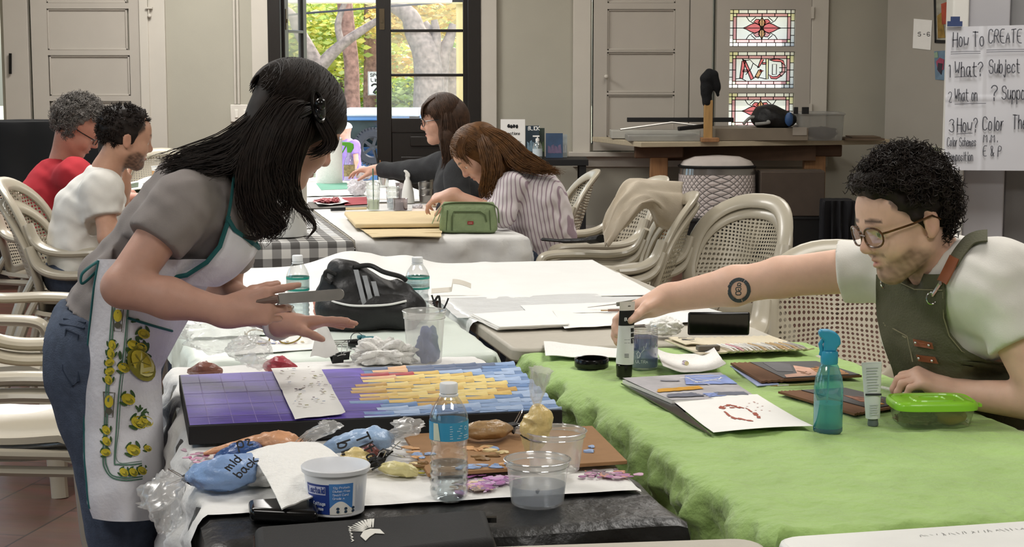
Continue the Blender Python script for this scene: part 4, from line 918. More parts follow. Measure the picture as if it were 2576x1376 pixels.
for row in range(15):
 v = .985 - row * .068; u = 1.0 - (row % 2) * .03
 while u > .5:
  du = rs.uniform(.055, .085); um, vm = u - du / 2, v - .03
  lim = .50 + .05 * nz(vm * 7, 2) + (.06 if vm > .75 else 0)
  if um < lim: break
  yel = ((um - .70) / .215) ** 2 + ((vm - .50) / .33) ** 2 < 1 + .25 * nz(um * 12, vm * 9)
  mi = (rs.choice([4, 4, 5, 5, 6, 8 if um < .62 else 4, 7 if (um < .66 and vm < .5) else 5]) if yel else (3 if vm > .86 and um < .92 else rs.choice([0, 0, 1, 2, 2])))
  if vm > .80 and um < .66: mi = rs.choice([9, 3, 8])
  st.mat(mi); h0 = rs.uniform(.002, .0042); sk = rs.uniform(-.012, .012)
  def sp(a, b, u=u, v=v, du=du, h0=h0, sk=sk):
   # a along the stroke (pulled to the left), b across
   p = cq(min(.999, u - a * du * 1.25), min(.995, max(.004, v - b * (.066 * (1 - .25 * a)) - sk * a))); e = 1 - abs(2 * b - 1) ** 3
   return p + Vector((0, 0, .0008 + h0 * e * (1 - .75 * a) + (.0016 if a < .12 else 0) * e))
  st.grid(5, 5, sp); u -= du
obj('paint_strokes', st, stm, t, sharp=60)
# loose smear edges between purple and strokes
# --- paper strip on the canvas
pq = quad((682, 928), (802, 923), (869, 1043), (742, 1056), cz + .004)
pt_ = thing('paint_test_strip', (pq(.5, .5).x, pq(.5, .5).y, cz), 'white paper strip with paint flecks lying across the purple canvas', 'paper')
obj('paper', MB().grid(14, 24, lambda u, v: pq(u, v) + Vector((0, 0, .0015 + .003 * abs(nz(u * 2, v * 5, 3)) + .004 * (u > .9) * (u - .9) * 10 + .004 * max(0, 1 - abs(v - .5) / .05))), .0006), paper_m, pt_)
fk = MB(); rs = random.Random(8); fms = [mat('fleck_brown', '7d6a55', .6), mat('fleck_plum', '6d4c5c', .6), mat('fleck_olive', '8f8a58', .6), mat('fleck_blue', '6078a0', .6)]
for k in range(46):
 u, v = rs.uniform(.12, .92), rs.uniform(.15, .95); fk.mat(rs.randrange(4)); a = rs.uniform(-.4, .4); l = rs.uniform(.02, .07)
 fk.ribbon([(u, v), (u + l * .6, v + l * .2 * a), (u + l, v + l * a * .5)], rs.uniform(.006, .016), lambda x, y: pq(x, y) + Vector((0, 0, .0068)))
obj('paint_flecks', fk, fms, pt_, smooth=False)
# --- cardboard palette
kq = quad((1015, 1093), (1490, 1072), (1578, 1160), (1076, 1192), DZ + .010)
t = thing('cardboard_palette', (kq(.5, .5).x, kq(.5, .5).y, DZ), 'brown cardboard palette with dabs of paint, behind the clear containers', 'palette')
obj('board', slab(kq, DZ + .004, DZ + .011), card_m, t, bev=.001)
db = MB(); rs = random.Random(3); dms = [mat('dab_cream', 'e4cf9c', .5), mat('dab_peach', 'd9a978', .5), mat('dab_blue', '93a9cf', .5), mat('dab_brown', '8a6a42', .5)]
for px, py, n, mi in ((1200, 1130, 7, 1), (1235, 1132, 7, 0), (1205, 1155, 5, 3), (1190, 1176, 6, 2), (1240, 1172, 6, 2), (1480, 1128, 2, 2), (1050, 1150, 6, 2), (1060, 1168, 5, 3), (1040, 1135, 3, 1)):
 p = T(px, py, DZ + .011)
 for k in range(n): db.mat(mi if rs.random() < .8 else rs.randrange(4)); db.blob((p.x + rs.gauss(0, .012), p.y + rs.gauss(0, .012), DZ + .0125), (rs.uniform(.006, .016), rs.uniform(.004, .01), rs.uniform(.002, .005)), 2, .5, 2, k)
obj('paint_dab', db, dms, t)
# --- bags of paint
def crumple_tube(pts, rad, seed, amp=.2, n=36, flat=.8, steps=10, pleat=.03):
 mb = MB(); P_ = spline(pts, steps); R = np.interp(np.linspace(0, 1, len(P_)), np.linspace(0, 1, len(rad)), rad); x = y = None; vs = []
 for i, p in enumerate(P_):
  d = (P_[min(i + 1, len(P_) - 1)] - P_[max(i - 1, 0)]).normalized(); x, y, _ = frame(d)
  for j in range(n):
   a = 2 * PI * j / n; k = 1 + amp * (noise.noise(Vector((math.cos(a) * 1.6 + seed, math.sin(a) * 1.6, i * .22))) - .8 * abs(noise.noise(Vector((math.cos(a) * 2.2, math.sin(a) * 2.2 + seed * 2, i * .16)))) + .25 + .6 * noise.noise(Vector((math.cos(a) * 4, math.sin(a) * 4 + seed, i * .35)))) + pleat * math.sin(a * 9 + seed + i * .1)
   q = p + x * math.cos(a) * R[i] * k + y * math.sin(a) * R[i] * k * flat; vs.append(q)
 m = len(P_); fs = [(i * n + j, i * n + (j + 1) % n, (i + 1) * n + (j + 1) % n, (i + 1) * n + j) for i in range(m - 1) for j in range(n)] + [tuple(range(n))[::-1], tuple(range((m - 1) * n, m * n))]
 mb._add(vs, fs); return mb
def lift(mb, z):
 mb.v = [(x, y, max(q, z + .0003 * ((x * 977) % 1))) for x, y, q in mb.v]; return mb
def binder(mb_b, mb_w, p, ax, s=.02):
 x, y, d = frame(ax); M = Matrix((x, y, d)).transposed().to_4x4(); M.translation = Vector(p)
 mb_b.prism([M @ Vector(q) for q in ((-s * .75, -s * .5, -s * .4), (s * .75, -s * .5, -s * .4), (s * .75, -s * .04, s * .5), (-s * .75, -s * .04, s * .5))], M.to_3x3() @ Vector((0, s * .12, 0)))
 mb_b.prism([M @ Vector(q) for q in ((-s * .75, s * .5, -s * .4), (s * .75, s * .5, -s * .4), (s * .75, s * .04, s * .5), (-s * .75, s * .04, s * .5))], M.to_3x3() @ Vector((0, -s * .12, 0)))
 mb_b.box((0, 0, 0), (s * 1.5, s * 1.05, s * .12), mtx=M @ Matrix.Translation((0, 0, -s * .42)))
 for k in (-1, 1): mb_w.tube([M @ Vector(q) for q in ((-s * .4, k * s * .15, s * .45), (-s * .35, k * s * .7, s * 1.5), (0, k * s * .8, s * 1.75), (s * .35, k * s * .7, s * 1.5), (s * .4, k * s * .15, s * .45))], s * .05, 6)
def paint_bag(lab, pts, rad, m, seed, tail=None, tailr=None, clips=(), text=None, tp=None, ang=0, txh=.02, z=DZ):
 """pts / tail are (px, py, height above the cloth)"""
 W3 = lambda q: Vector((*T(q[0], q[1], z + q[2])[:2], z + q[2])); pp = [W3(q) for q in pts]; c = pp[len(pp) // 2]
 t = thing('paint_bag', (c.x, c.y, z), lab, 'paint bag', group='paint bags on the near table')
 obj('paint_filling', lift(crumple_tube(pp, rad, seed), z), m, t, sharp=80)
 if tail: obj('bag_end', lift(crumple_tube([W3(q) for q in tail], tailr, seed + 5, .35, flat=.45, pleat=.12), z), filmp, t, sharp=60)
 for q, ax in clips:
  o = None; a, b = MB(), MB(); binder(a, b, W3(q), ax, .019); o = obj('binder_clip', a, black_m, t, smooth=False); o['label'] = 'black binder clip'; obj('clip_wire', b, chrome, o)
 if text:
  tm = MB(); p = W3(tp); ca, sa = math.cos(ang), math.sin(ang)
  for i, line in enumerate(text): write(tm, line, txh, lambda x, y, i=i: p + Vector((x * ca - (y - i * txh * 1.5) * sa, (x * sa + (y - i * txh * 1.5) * ca) * .75, 0.0)) + Vector((0, -.0, (x * sa + (y - i * txh * 1.5) * ca) * .66)), w=.13, wob=.25)
  obj('marker_writing', tm, ink, t, smooth=False, solid=.0015)
 return t
bagm = lambda n, c: mat('bag_' + n, c, .36, var=.14, scale=14, bump=.7, bscale=34, coat=.1)
paint_bag('light blue paint bag marked mid back, left of the paper towel', [(476, 1200, .008), (505, 1196, .022), (555, 1192, .032), (605, 1180, .03), (640, 1160, .018)], [.006, .026, .038, .034, .016], bagm('sky', '8aa9d8'), 1,
   [(470, 1205, .012), (435, 1215, .015), (400, 1240, .02), (378, 1290, -.01)], [.006, .02, .032, .034], [((470, 1203, .012), (-1, -.2, .1)), ], ['mid', 'back'], (578, 1184, .060), .9, .016)
paint_bag('dark blue paint bag behind the light blue one marked mid back', [(545, 1152, .01), (585, 1140, .022), (625, 1132, .025), (650, 1128, .01)], [.008, .02, .022, .012], bagm('navy', '35568f'), 2)
paint_bag('peach orange paint bag in front of the purple canvas', [(512, 1142, .004), (565, 1128, .012), (640, 1118, .018), (700, 1114, .024), (735, 1116, .018), (750, 1116, .01)], [.003, .010, .021, .029, .022, .008], bagm('peach', 'd9a179'), 3,
   [(750, 1116, .012), (780, 1098, .03), (815, 1078, .05), (838, 1066, .055)], [.008, .022, .026, .018], [((735, 1124, .018), (.6, -.5, .2)), ((757, 1128, .014), (.6, -.5, .2))], ['pz'], (600, 1128, .045), .35, .022)
paint_bag('pale blue paint bag with marker writing right of the peach one', [(815, 1128, .016), (850, 1118, .024), (905, 1108, .032), (950, 1104, .034), (978, 1110, .018)], [.008, .02, .026, .028, .010], bagm('pale', '9db9dc'), 4,
   [(978, 1108, .02), (998, 1092, .04), (1020, 1078, .055), (1035, 1062, .06)], [.010, .02, .028, .024], [((972, 1116, .015), (.7, -.4, .2))], ['Titan', 'blk'], (893, 1100, .056), -1.1, .024)
paint_bag('butter yellow paint bag beside the dark red one', [(868, 1158, .01), (895, 1152, .022), (925, 1158, .012)], [.012, .026, .012], bagm('butter', 'dfc98b'), 5)
paint_bag('dark red-brown paint bag held by black binder clips', [(905, 1142, .008), (930, 1140, .016), (955, 1148, .01)], [.012, .021, .01], bagm('wine', '6d3a34'), 6, None, None, [((948, 1160, .016), (.5, -.7, .3)), ((972, 1142, .024), (.9, -.2, .3))])
paint_bag('pale yellow smeared paint bag next to the lactose-free tub', [(960, 1176, .006), (990, 1178, .012), (1030, 1186, .008), (1052, 1192, .004)], [.008, .016, .016, .006], bagm('lemon', 'e2d79a'), 7)
paint_bag('tan paint bag closed with a binder clip behind the water bottle', [(1165, 1088, .012), (1200, 1082, .026), (1250, 1080, .026), (1285, 1078, .014)], [.006, .022, .022, .005], bagm('tan', 'ab8a60'), 8, [(1285, 1078, .014), (1315, 1082, .015), (1345, 1092, .01)], [.006, .018, .014], [((1290, 1072, .02), (.8, .2, .55))], z=DZ + .01)
paint_bag('crimson paint bag at the back edge of the purple canvas', [(672, 922, .01), (705, 918, .024), (745, 926, .014)], [.012, .026, .008], bagm('crimson', 'b03f4c'), 9, [(672, 922, .012), (650, 912, .03), (628, 905, .04)], [.012, .03, .035])
paint_bag('rust brown paint bag at the back left corner of the canvas', [(478, 935, .008), (515, 930, .022), (555, 934, .014)], [.008, .024, .01], bagm('rust', '8d5a4c'), 10)
# yellow bag standing in the rear container is added with it
# --- crumpled film and papers behind the canvas
def crumple(c, r, sub=4, amp=.55, seed=0, z0=None, fr=1.9):
 mb = MB(); mb.blob((0, 0, 0), 1, sub); out = []
 for x, y, z in mb.v:
  v = Vector((x, y, z)); k = max(.4, 1 + amp * .8 * (noise.turbulence(v * fr + Vector((seed * 3.1, seed, 2)), 3, True) - .6)); q = Vector((x * r[0], y * r[1], z * r[2])) * k + Vector(c)
  if z0 is not None: q.z = max(q.z, z0)
  out.append(tuple(q))
 mb.v = out; return mb
p = T(545, 905, DZ); mbc = crumple((p.x - .0, p.y + .08, DZ + .05), (.105, .055, .05), 5, .45, 3, DZ); tag(obj('plastic_bag', mbc, filmp, sharp=50), 'crumpled clear plastic bag behind the purple end of the canvas', 'plastic bag')
p = T(620, 915, DZ); tag(obj('plastic_bag', crumple((p.x, p.y + .05, DZ + .03), (.06, .045, .035), 5, .45, 9, DZ), filmp, sharp=50), 'small crumpled clear film beside the crimson paint bag', 'plastic bag')
p = T(420, 1290, .68); tag(obj('plastic_bag', crumple((p.x, p.y + .0, .70), (.035, .05, .06), 5, .45, 5), filmp, sharp=50), 'clear plastic film hanging over the table end next to the apron', 'plastic bag')
p = T(665, 1215, DZ); tag(obj('tissue', crumple((p.x, p.y, DZ + .018), (.06, .04, .03), 4, .5, 4, DZ), towel_m, sharp=70), 'crumpled white tissue beneath the paper towel', 'tissue')
p = T(960, 920, DZ); tag(obj('tissue', crumple((p.x, p.y + .05, DZ + .02), (.085, .05, .045), 5, .8, 6, DZ), towel_m, sharp=60), 'crumpled white tissues behind the yellow strokes of the canvas', 'tissue')
p = T(805, 915, DZ); bx_ = MB().grid(8, 8, lambda u, v: Vector((p.x - .035 + u * .08 * (1 - v * .75) + .02 * v, p.y + .09 + .03 * v, DZ + .002 + v * .075 + .006 * nz(u * 3, v * 3))), .001)
tag(obj('paper_scrap', bx_, paper_m), 'folded white paper corner standing up behind the canvas', 'paper')
for px, py, lab in ((843, 905, 'metal binder clip lying behind the canvas by the folded paper'), (858, 897, 'binder clip with long wires behind the canvas')):
 a, b = MB(), MB(); p = T(px, py, DZ + .02); binder(a, b, (p.x, p.y + .06, DZ + .015), (.3, -.5, .6), .02); o = tag(obj('binder_clip', a, black_m, smooth=False), lab, 'clip'); obj('clip_wire', b, chrome, o)
# paper towel
tq = quad((620, 1147), (800, 1119), (915, 1212), (708, 1266), DZ + .03)
tag(obj('paper_towel', MB().grid(26, 26, lambda u, v: tq(u, v) + Vector((0, 0, .012 * math.sin(u * 2.5 + .4) + .014 * math.sin(v * 3) - .014 * (1 - v) + .002 * nz(u * 9, v * 9))), .0025), towel_m), 'folded white paper towel behind the white tub', 'paper towel')
# --- tub
tb = T(846, 1290, TZ + .006); tz = TZ + .008
t = thing('yogurt_tub', (tb.x, tb.y, tz), 'open white and blue dairy tub at the front of the near table', 'tub'); M = Matrix.Translation((tb.x, tb.y, tz)); k = 1.0
obj('tub_body', MB().lathe([(0, .001), (.045, .001), (.047, .003), (.053, .069), (.0575, .073), (.0585, .080), (.0565, .082), (.0545, .079), (.051, .069), (.045, .006), (0, .005)], 56, M), mat('tub_white', 'eceef2', .35), t)
def wrap(c, r0, z0, r1, z1, a0): # cylinder / cone mapping, x along circumference in metres, a0 = angle of x=0
 def f(x, y, e=.0006):
  s = (y - z0) / (z1 - z0); r = r0 + (r1 - r0) * s + e; a = a0 + x / ((r0 + r1) / 2); return Vector((c.x + r * math.cos(a), c.y + r * math.sin(a), c.z + y))
 return f
c0 = Vector((tb.x, tb.y, tz)); f0 = wrap(c0, .047, .003, .053, .069, -PI / 2); f = lambda x, y, e=.0006: f0(x, y * .885, e)
def patch(mb, x0, y0, x1, y1, fn, n=20, e=.0004): mb.grid(n, 3, lambda u, v: fn(x0 + (x1 - x0) * u, y0 + (y1 - y0) * v, e))
lb = MB(); lb.mat(0); patch(lb, -.052, .008, -.006, .066, f); lb.mat(1); patch(lb, -.006, .008, .034, .068, f); lb.mat(2); lb.grid(14, 4, lambda u, v: f(-.006 + .04 * u, .008 + v * (.012 + .014 * math.sin(PI * min(1, u * 1.1))), .0008))
obj('label', lb, [mat('label_navy', '27408f', .4), mat('label_sky', '4d86c8', .4), mat('curd_white', 'f0efe8', .6)], t)
lt = MB(); lt.mat(0); patch(lt, -.049, .046, -.012, .062, f, 10, .0009); lt.mat(1); write(lt, 'Lactaid', .011, lambda x, y: f(x, y, .0018), -.0465, .0495, .14, 1, 0, 0, .58); lt.mat(2)
for i, s in enumerate(('Cottage', 'Cheese')): write(lt, s, .0065, lambda x, y: f(x, y, .0018), -.036, .026 - i * .01, .15, 1, 0, 0, .66)
for i in range(4): write(lt, ('12g Protein', 'Gluten Free', 'Small Curd', 'Grade A')[i], .0042, lambda x, y: f(x, y, .0016), .0, .059 - i * .007, .13, .85)
for i in range(9): lt.ribbon([(.040 + i * .0022, .012), (.040 + i * .0022, .064 - (i % 3) * .006)], .0009, lambda x, y: f(x, y, .0012))
lt.mat(3)
for k in range(6): a = k * 1.1; x, y = .008 + .018 * (k % 3) / 2 * 1.5, .014 + .006 * (k % 2); lt.poly([f(x + .0028 * math.cos(q * PI / 4), y + .0028 * math.sin(q * PI / 4), .0018) for q in range(8)])
obj('lettering', lt, [mat('label_lilac', 'c9cdea', .5), mat('label_navy', ''), mat('label_pale', 'dfe6f5', .5), mat('berry', '2d4257', .5)], t, smooth=False)
# --- clear delicatessen containers
def deli(lab, px, py, z, h=.088, r0=.043, r1=.056, fill=.04, seed=0, wat=None):
 p = T(px, py, z); M = Matrix.Translation((p.x, p.y, z)); t = thing('clear_container', (p.x, p.y, z), lab, 'container')
 obj('container_wall', MB().lathe([(0, .004), (r0 - .01, .004), (r0 - .006, .0), (r0, .004), (r1 - .0035, h * .86), (r1 - .0015, h * .87), (r1, h * .985), (r1 + .0025, h), (r1 + .0005, h + .001), (r1 - .003, h * .98), (r1 - .0045, h * .87)], 48, M), milky, t, sharp=50)
 rm = MB(); rm.tube([M @ Vector((r1 * math.cos(a), r1 * math.sin(a), h)) for a in np.linspace(0, 2 * PI, 49)[:-1]], .0016, 6, closed=True).tube([M @ Vector(((r1 - .002) * math.cos(a), (r1 - .002) * math.sin(a), h * .87)) for a in np.linspace(0, 2 * PI, 49)[:-1]], .0011, 6, closed=True); obj('rim', rm, clear('clear_rim', 'ffffff', .3, .1, .25, 'ffffff', .8), t)
 if fill: r = r0 + (r1 - r0) * fill / h - .0015; obj('water', MB().lathe([(0, .006), (r0 - .003, .006), (r, fill), (0, fill)], 40, M), wat or clear('cloudy_water', 'e9edf2', .08, .0, .30, 'c2c9d6', .4), t, sharp=40)
 return t, p
t, p = deli('clear plastic container holding cloudy water, nearest the camera', 1352, 1268, TZ + .008, .079, .045, .056, .036)
fk = MB().blob((p.x + .0, p.y - .02, TZ + .036), (.004, .003, .004), 2, .6, 2).ribbon([(0, 0), (.006, .004)], .0012, lambda x, y: Vector((p.x - .002 + x, p.y - .02, TZ + .034 + y))); obj('paint_speck', fk, mat('speck_blue', '36506a', .5), t)
t, p = deli('clear plastic container with a yellow paint bag leaning in it, behind the front one', 1396, 1184, DZ + .012, .074, .044, .056, .0)
zz = DZ + .012; b = crumple_tube([(p.x - .045, p.y - .0, zz + .035), (p.x - .036, p.y, zz + .07), (p.x - .03, p.y, zz + .10), (p.x - .034, p.y, zz + .122)], [.012, .034, .032, .007], 12)
t = thing('paint_bag', (p.x - .036, p.y, zz + .03), 'butter yellow paint bag standing in the rear clear container', 'paint bag', group='paint bags on the near table')
obj('paint_filling', b, bagm('custard', 'dcc282'), t, sharp=80); obj('bag_end', crumple_tube([(p.x - .034, p.y, zz + .118), (p.x - .032, p.y, zz + .14), (p.x - .024, p.y, zz + .185)], [.006, .022, .036], 15, .3, flat=.5, pleat=.14), filmp, t, sharp=60)
# --- cup with blue contents
t, p = deli('tall frosted cup with blue paint showing through, behind the canvas', 1068, 915, TZ + .006, .135, .043, .054, 0)
obj('blue_paint', MB().blob((p.x + .008, p.y - .004, TZ + .055), (.028, .028, .045), 4, .5, 1.4, 4), mat('cup_blue', '5a6a9a', .7, var=.2), t)
# --- drinking water bottles
def bottle(lab, px, py, z, fill, label, h=.205, r=.0325, rings=True):
 p = T(px, py, z); M = Matrix.Translation((p.x, p.y, z)); t = thing('water_bottle', (p.x, p.y, z), lab, 'bottle'); s = h / .205
 pr = [(0, .006), (r * .5, .004), (r * .78, .0), (r * .95, .008), (r, .016)]
 for k in range(4): z0 = .022 + k * .014; pr += [(r, z0), (r * .95, z0 + .004), (r * .95, z0 + .006), (r, z0 + .010)]
 pr += [(r * .96, .082), (r * .90, .092), (r * .95, .102), (r, .108), (r, .142), (r * .97, .150), (r * .82, .164), (r * .58, .177), (r * .42, .184), (r * .40, .190)]
 pr = [(a, b * s) for a, b in pr]; obj('bottle_body', MB().lathe(pr, 40, M, wob=lambda a, q: 1 + (.012 * math.sin(a * 6 + q * 60) if .07 * s < q < .105 * s else 0)), clearp, t, sharp=70)
 wv = [(q[0] * .965, q[1] + .001) for q in pr if q[1] < fill * s] + [(np.interp(fill * s, [q[1] for q in pr[3:]], [q[0] for q in pr[3:]]) * .965, fill * s), (0, fill * s)]
 obj('water', MB().lathe(wv, 36, M), water_m, t, sharp=50)
 obj('cap', MB().lathe([(r * .36, .188 * s), (r * .47, .1885 * s), (r * .47, .2035 * s), (r * .43, .2055 * s), (0, .2055 * s)], 30, M, wob=lambda a, q: 1 + .02 * (math.sin(a * 30) > 0)), mat('cap_white', 'e8eaec', .4), t); obj('neck_ring', MB().lathe([(r * .42, .182 * s), (r * .5, .183 * s), (r * .5, .186 * s), (r * .42, .187 * s)], 24, M), mat('cap_white', ''), t)
 label(t, p, M, r, s); return t
def lab_blue(t, p, M, r, s):
 f = wrap(p, r + .0004, .108, r + .0004, .142, -PI / 2 + .1); a = MB(); a.lathe([(r + .0005, .109 * s), (r + .0005, .141 * s)], 48, M); o = obj('label', a, mat('bottle_label_blue', '3d9bc4', .4, var=.06), t); o['label'] = 'bright blue label'
 g = MB(); g.mat(0); g.grid(6, 8, lambda u, v: f(-.031 + .014 * u * (1 - .3 * v), .110 + .03 * v, .001)); g.mat(1)
 for i in range(6): g.ribbon([(.0, .114 + i * .0042), (.018 + (i % 3) * .002, .114 + i * .0042)], .001, lambda x, y: f(x, y, .0012))
 for i in range(2): g.ribbon([(.026, .114 + i * .004), (.036, .114 + i * .004)], .0012, lambda x, y: f(x, y, .0012))
 g.ribbon([(.030 + .003 * math.cos(k * .7), .131 + .003 * math.sin(k * .7)) for k in range(9)], .001, lambda x, y: f(x, y, .0012)); obj('label_print', g, [mat('label_cream', 'dfe6cf', .5), mat('label_print_white', 'cfe8f4', .5)], o, smooth=False)
def lab_band(t, p, M, r, s):
 a = MB(); a.mat(1); a.lathe([(r + .0005, .112 * s), (r + .0005, .138 * s)], 40, M); a.mat(0)
 for z0, z1 in ((.106, .112), (.138, .145)): a.lathe([(r + .0006, z0 * s), (r + .0006, z1 * s)], 40, M)
 o = obj('label', a, [mat('label_teal', '2f9a8c', .4), clear('label_clear', 'e6f2f0', .1, .2, .35, 'd5e4e2', .3)], t); o['label'] = 'clear label between teal bands'
 f = wrap(p, r, .1, r, .14, -PI / 2); g = MB()
 for i in range(3): g.ribbon([(-.018, .119 * s + i * .005), (.016 - .004 * i, .119 * s + i * .005)], .0014, lambda x, y: f(x, y, .0012))
 obj('label_print', g, mat('label_print_grey', 'eef6f5', .5), o, smooth=False)
bottle('half-full water bottle with a bright blue label, front centre', 1130, 1256, TZ + .008, .066, lab_blue, r=.0335)
# --- cases and knife at the front
kq = quad((640, 1318), (1222, 1274), (1246, 1350), (648, 1420), TZ + .058)
p = kq(.5, .5); t = thing('brush_case', (p.x, p.y, TZ + .006), 'long black zipped case with a white winged emblem at the front edge', 'case')
obj('case_body', slab(kq, TZ + .009, TZ + .056), mat('black_fabric', '161617', .75, var=.2, scale=60, bump=.15, bscale=400), t, bev=.012, seg=3)
zp = MB(); zp.tube([kq(a, b) + Vector((0, 0, -.022)) for a, b in ((-.004, 0), (-.004, 1), (1.003, 1), (1.003, 0))], .0035, 6).box(kq(1.012, .8) + Vector((0, 0, -.012)), (.02, .012, .008)); obj('zipper', zp, blackgl, t)
em = MB(); F = lambda x, y: kq(.42 + x, .42 + y) + Vector((0, 0, -.0008))
for k in range(11):
 a = .3 + k * .2; em.ribbon([(.055 - .03 * math.cos(a * .9), .12 + .12 * math.sin(a * .8)), (.055 - .085 * math.cos(a * .85) * (.8 if k > 7 else 1), .12 + .36 * math.sin(a * .75))], .010, F)
em.poly([F(*q) for q in ((.012, .02), (.03, -.12), (.05, -.02), (.075, .06), (.115, .02), (.10, .16), (.06, .2), (.03, .16))])
for k in range(5): em.ribbon([(-.03 + k * .001, .32 - k * .09), (-.02, .28 - k * .09), (-.028, .26 - k * .09)], .006, F)
obj('emblem', em, mat('emblem_white', 'd6d4cc', .6), t, smooth=False, solid=.0006)
kq2 = quad((624, 1258), (800, 1246), (800, 1290), (628, 1282), TZ + .03)
tag(obj('glasses_case', slab(kq2, TZ + .009, TZ + .032), blackgl, bev=.008, seg=3), 'slim glossy black case partly under the paper towel', 'case')
a, c = T(935, 1268, TZ + .009), T(1088, 1252, TZ + .009); d = (c - a)
kn = MB(); kn.prism([a + Vector((0, .004, 0)), a + d * .7 + Vector((0, .007, 0)), c + Vector((0, .004, 0)), c + Vector((.003, 0, 0)), a + d * .7 + Vector((0, -.006, 0)), a + Vector((0, -.003, 0))], (0, 0, .002))
tag(obj('plastic_knife', kn, mat('knife_white', 'e4e2d8', .4)), 'white plastic knife lying on the black sheet by the bottle', 'knife')
# ================================================================ things on the mint table
MZ = TZ + .008
def spectacles(lab, c, ang, m, w=.135, r=(.025, .019), fold=True, tilt=1.1, tl=.12, cat='glasses', lens=None):
 """spectacles lying open: rims stand on the table, arms run back"""
 t = thing('spectacles', (c.x, c.y, c.z), lab, cat); R = Matrix.Translation(c) @ Matrix.Rotation(ang, 4, 'Z'); g = MB(); ca, sa = math.cos(tilt), math.sin(tilt)
 Q = lambda x, y, z=0: R @ Vector((x, z + y * ca, .003 + r[1] + y * sa))
 for s in (-1, 1):
  pts = [(s * w * .265 + r[0] * math.cos(a) + s * .004 * math.sin(a), r[1] * math.sin(a) + .003 * math.cos(a) * s) for a in np.linspace(0, 2 * PI, 25)[:-1]]; g.tube([Q(*q) for q in pts], .0022, 6, closed=True)
  if lens: obj('lens', MB().poly([Q(*q) for q in pts]), lens, t)
 g.tube([Q(-w * .265 + r[0] * .9, .004), Q(0, .010), Q(w * .265 - r[0] * .9, .004)], .002, 6); obj('rim', g, m, t)
 for s in (-1, 1): obj('temple_arm', MB().tube([Q(s * w * .48, .008), R @ Vector((s * w * .5, tl * .6, r[1] + .006)), R @ Vector((s * w * .46, tl, .006))], .0018, 6), m, t)
 return t
p = T(690, 868, MZ); spectacles('clear amber cat-eye reading glasses on the mint cloth', Vector((p.x, p.y, MZ)), .12, mat('amber_acetate', '8d7a42', .25, var=.5, scale=60), .16, (.030, .020), lens=clear('lens', 'ffffff', .08, .0, .0, 'ffffff', .4))
qd = quad((600, 848), (800, 845), (832, 875), (590, 893), MZ + .001)
t = thing('watercolour_sheet', (qd(.5, .5).x, qd(.5, .5).y, MZ), 'white paper with pale paint stains under the reading glasses', 'paper'); obj('paper', MB().grid(8, 8, lambda u, v: qd(u, v) + Vector((0, 0, .0015 * abs(nz(u * 3, v * 3)))), .0008), paper_m, t)
splats(t, qd(.5, .5).x, qd(.5, .5).y, .05, .02, ['c9b0d8', 'd8b0b8', 'a8b0d8', 'd8c8a0'], 34, MZ + .0028, 9, .003, .010)
qd = quad((520, 800), (690, 812), (700, 840), (480, 850), MZ + .004); tag(obj('cloth_fold', MB().grid(16, 10, lambda u, v: qd(u, v) + Vector((0, 0, .012 * math.sin(v * PI) + .003 * nz(u * 5, v * 4)))), mint_m), 'rolled fold of pale mint plastic beside the woman\'s forearm', 'plastic fold')
t = thing('key_bunch', T(885, 868, MZ), 'bunch of keys with a black car fob on the mint cloth', 'keys'); p = T(895, 872, MZ)
obj('fob', MB().box((p.x + .01, p.y, MZ + .010), (.065, .035, .016), .1), blackgl, t, bev=.007, seg=3)
ky = MB()
for k in range(3): ky.box((p.x - .03 - k * .006, p.y + .012 + k * .008, MZ + .004 + k * .004), (.055, .008, .0022), -.15 + k * .2).lathe([(.004, -.001), (.011, -.001), (.011, .001), (.004, .001)], 14, Matrix.Translation((p.x - .002, p.y + .02 + k * .006, MZ + .005 + k * .004)))
obj('key', ky, metal, t); obj('ring', MB().tube([Vector((p.x + .0 + .016 * math.cos(a), p.y + .03 + .006 * math.sin(a), MZ + .018 + .014 * math.sin(a))) for a in np.linspace(0, 2 * PI, 21)[:-1]], .0012, 6, closed=True), chrome, t)
obj('key_cover', MB().box((p.x + .03, p.y + .03, MZ + .018), (.035, .02, .008), .2).box((p.x + .012, p.y + .035, MZ + .02), (.02, .018, .01), .5), mat('key_teal', '2f6f78', .5), t, bev=.003)
# drawstring bag
bz = MZ; c = T(925, 820, bz); t = thing('drawstring_bag', (c.x, c.y, bz), 'black drawstring bag with three grey stripes and white piping', 'bag'); bagb = mat('black_nylon', '131314', .5, var=.3, scale=14, bump=.6, bscale=24); S = 1 / (4340 / c.y)
X = lambda px: (px - 1288) / 4340 * c.y
base = SDF((c.x - .32, c.y - .22, bz - .02), (c.x + .32, c.y + .22, bz + .26), .006)
for k in range(7): xx = X(835 + k * 29); base.ell((xx, c.y + .0, bz + .055), (.055, .10, .06 - .004 * abs(k - 3)), .03)
base.cap((X(838), c.y, bz + .015), (X(1015), c.y, bz + .015), .045, .045, .02, ((0, 1, 0), 2)); base.cut((0, 0, bz + .002), (0, 0, -1)); base.rough(.004, 30, 3)
v, f_ = base.mesh(); obj('bag_base', MB().raw(v, f_), bagb, t)
up = SDF((c.x - .34, c.y - .22, bz + .02), (c.x + .34, c.y + .22, bz + .34), .006)
for px, py, r, d in ((850, 730, .05, 0), (880, 722, .075, .0), (920, 735, .078, 0), (960, 745, .07, 0), (1000, 748, .058, 0), (1022, 760, .045, 0)): q = P(px, py + 20, c.y + d); up.ell(q, (r * 1.1, r * 1.05, r), .04)
up.ell(P(842, 690, c.y), (.035, .04, .035), .03); up.ell(P(870, 682, c.y), (.045, .045, .03), .03); up.rough(.010, 34, 5); up.rough(.004, 80, 2)
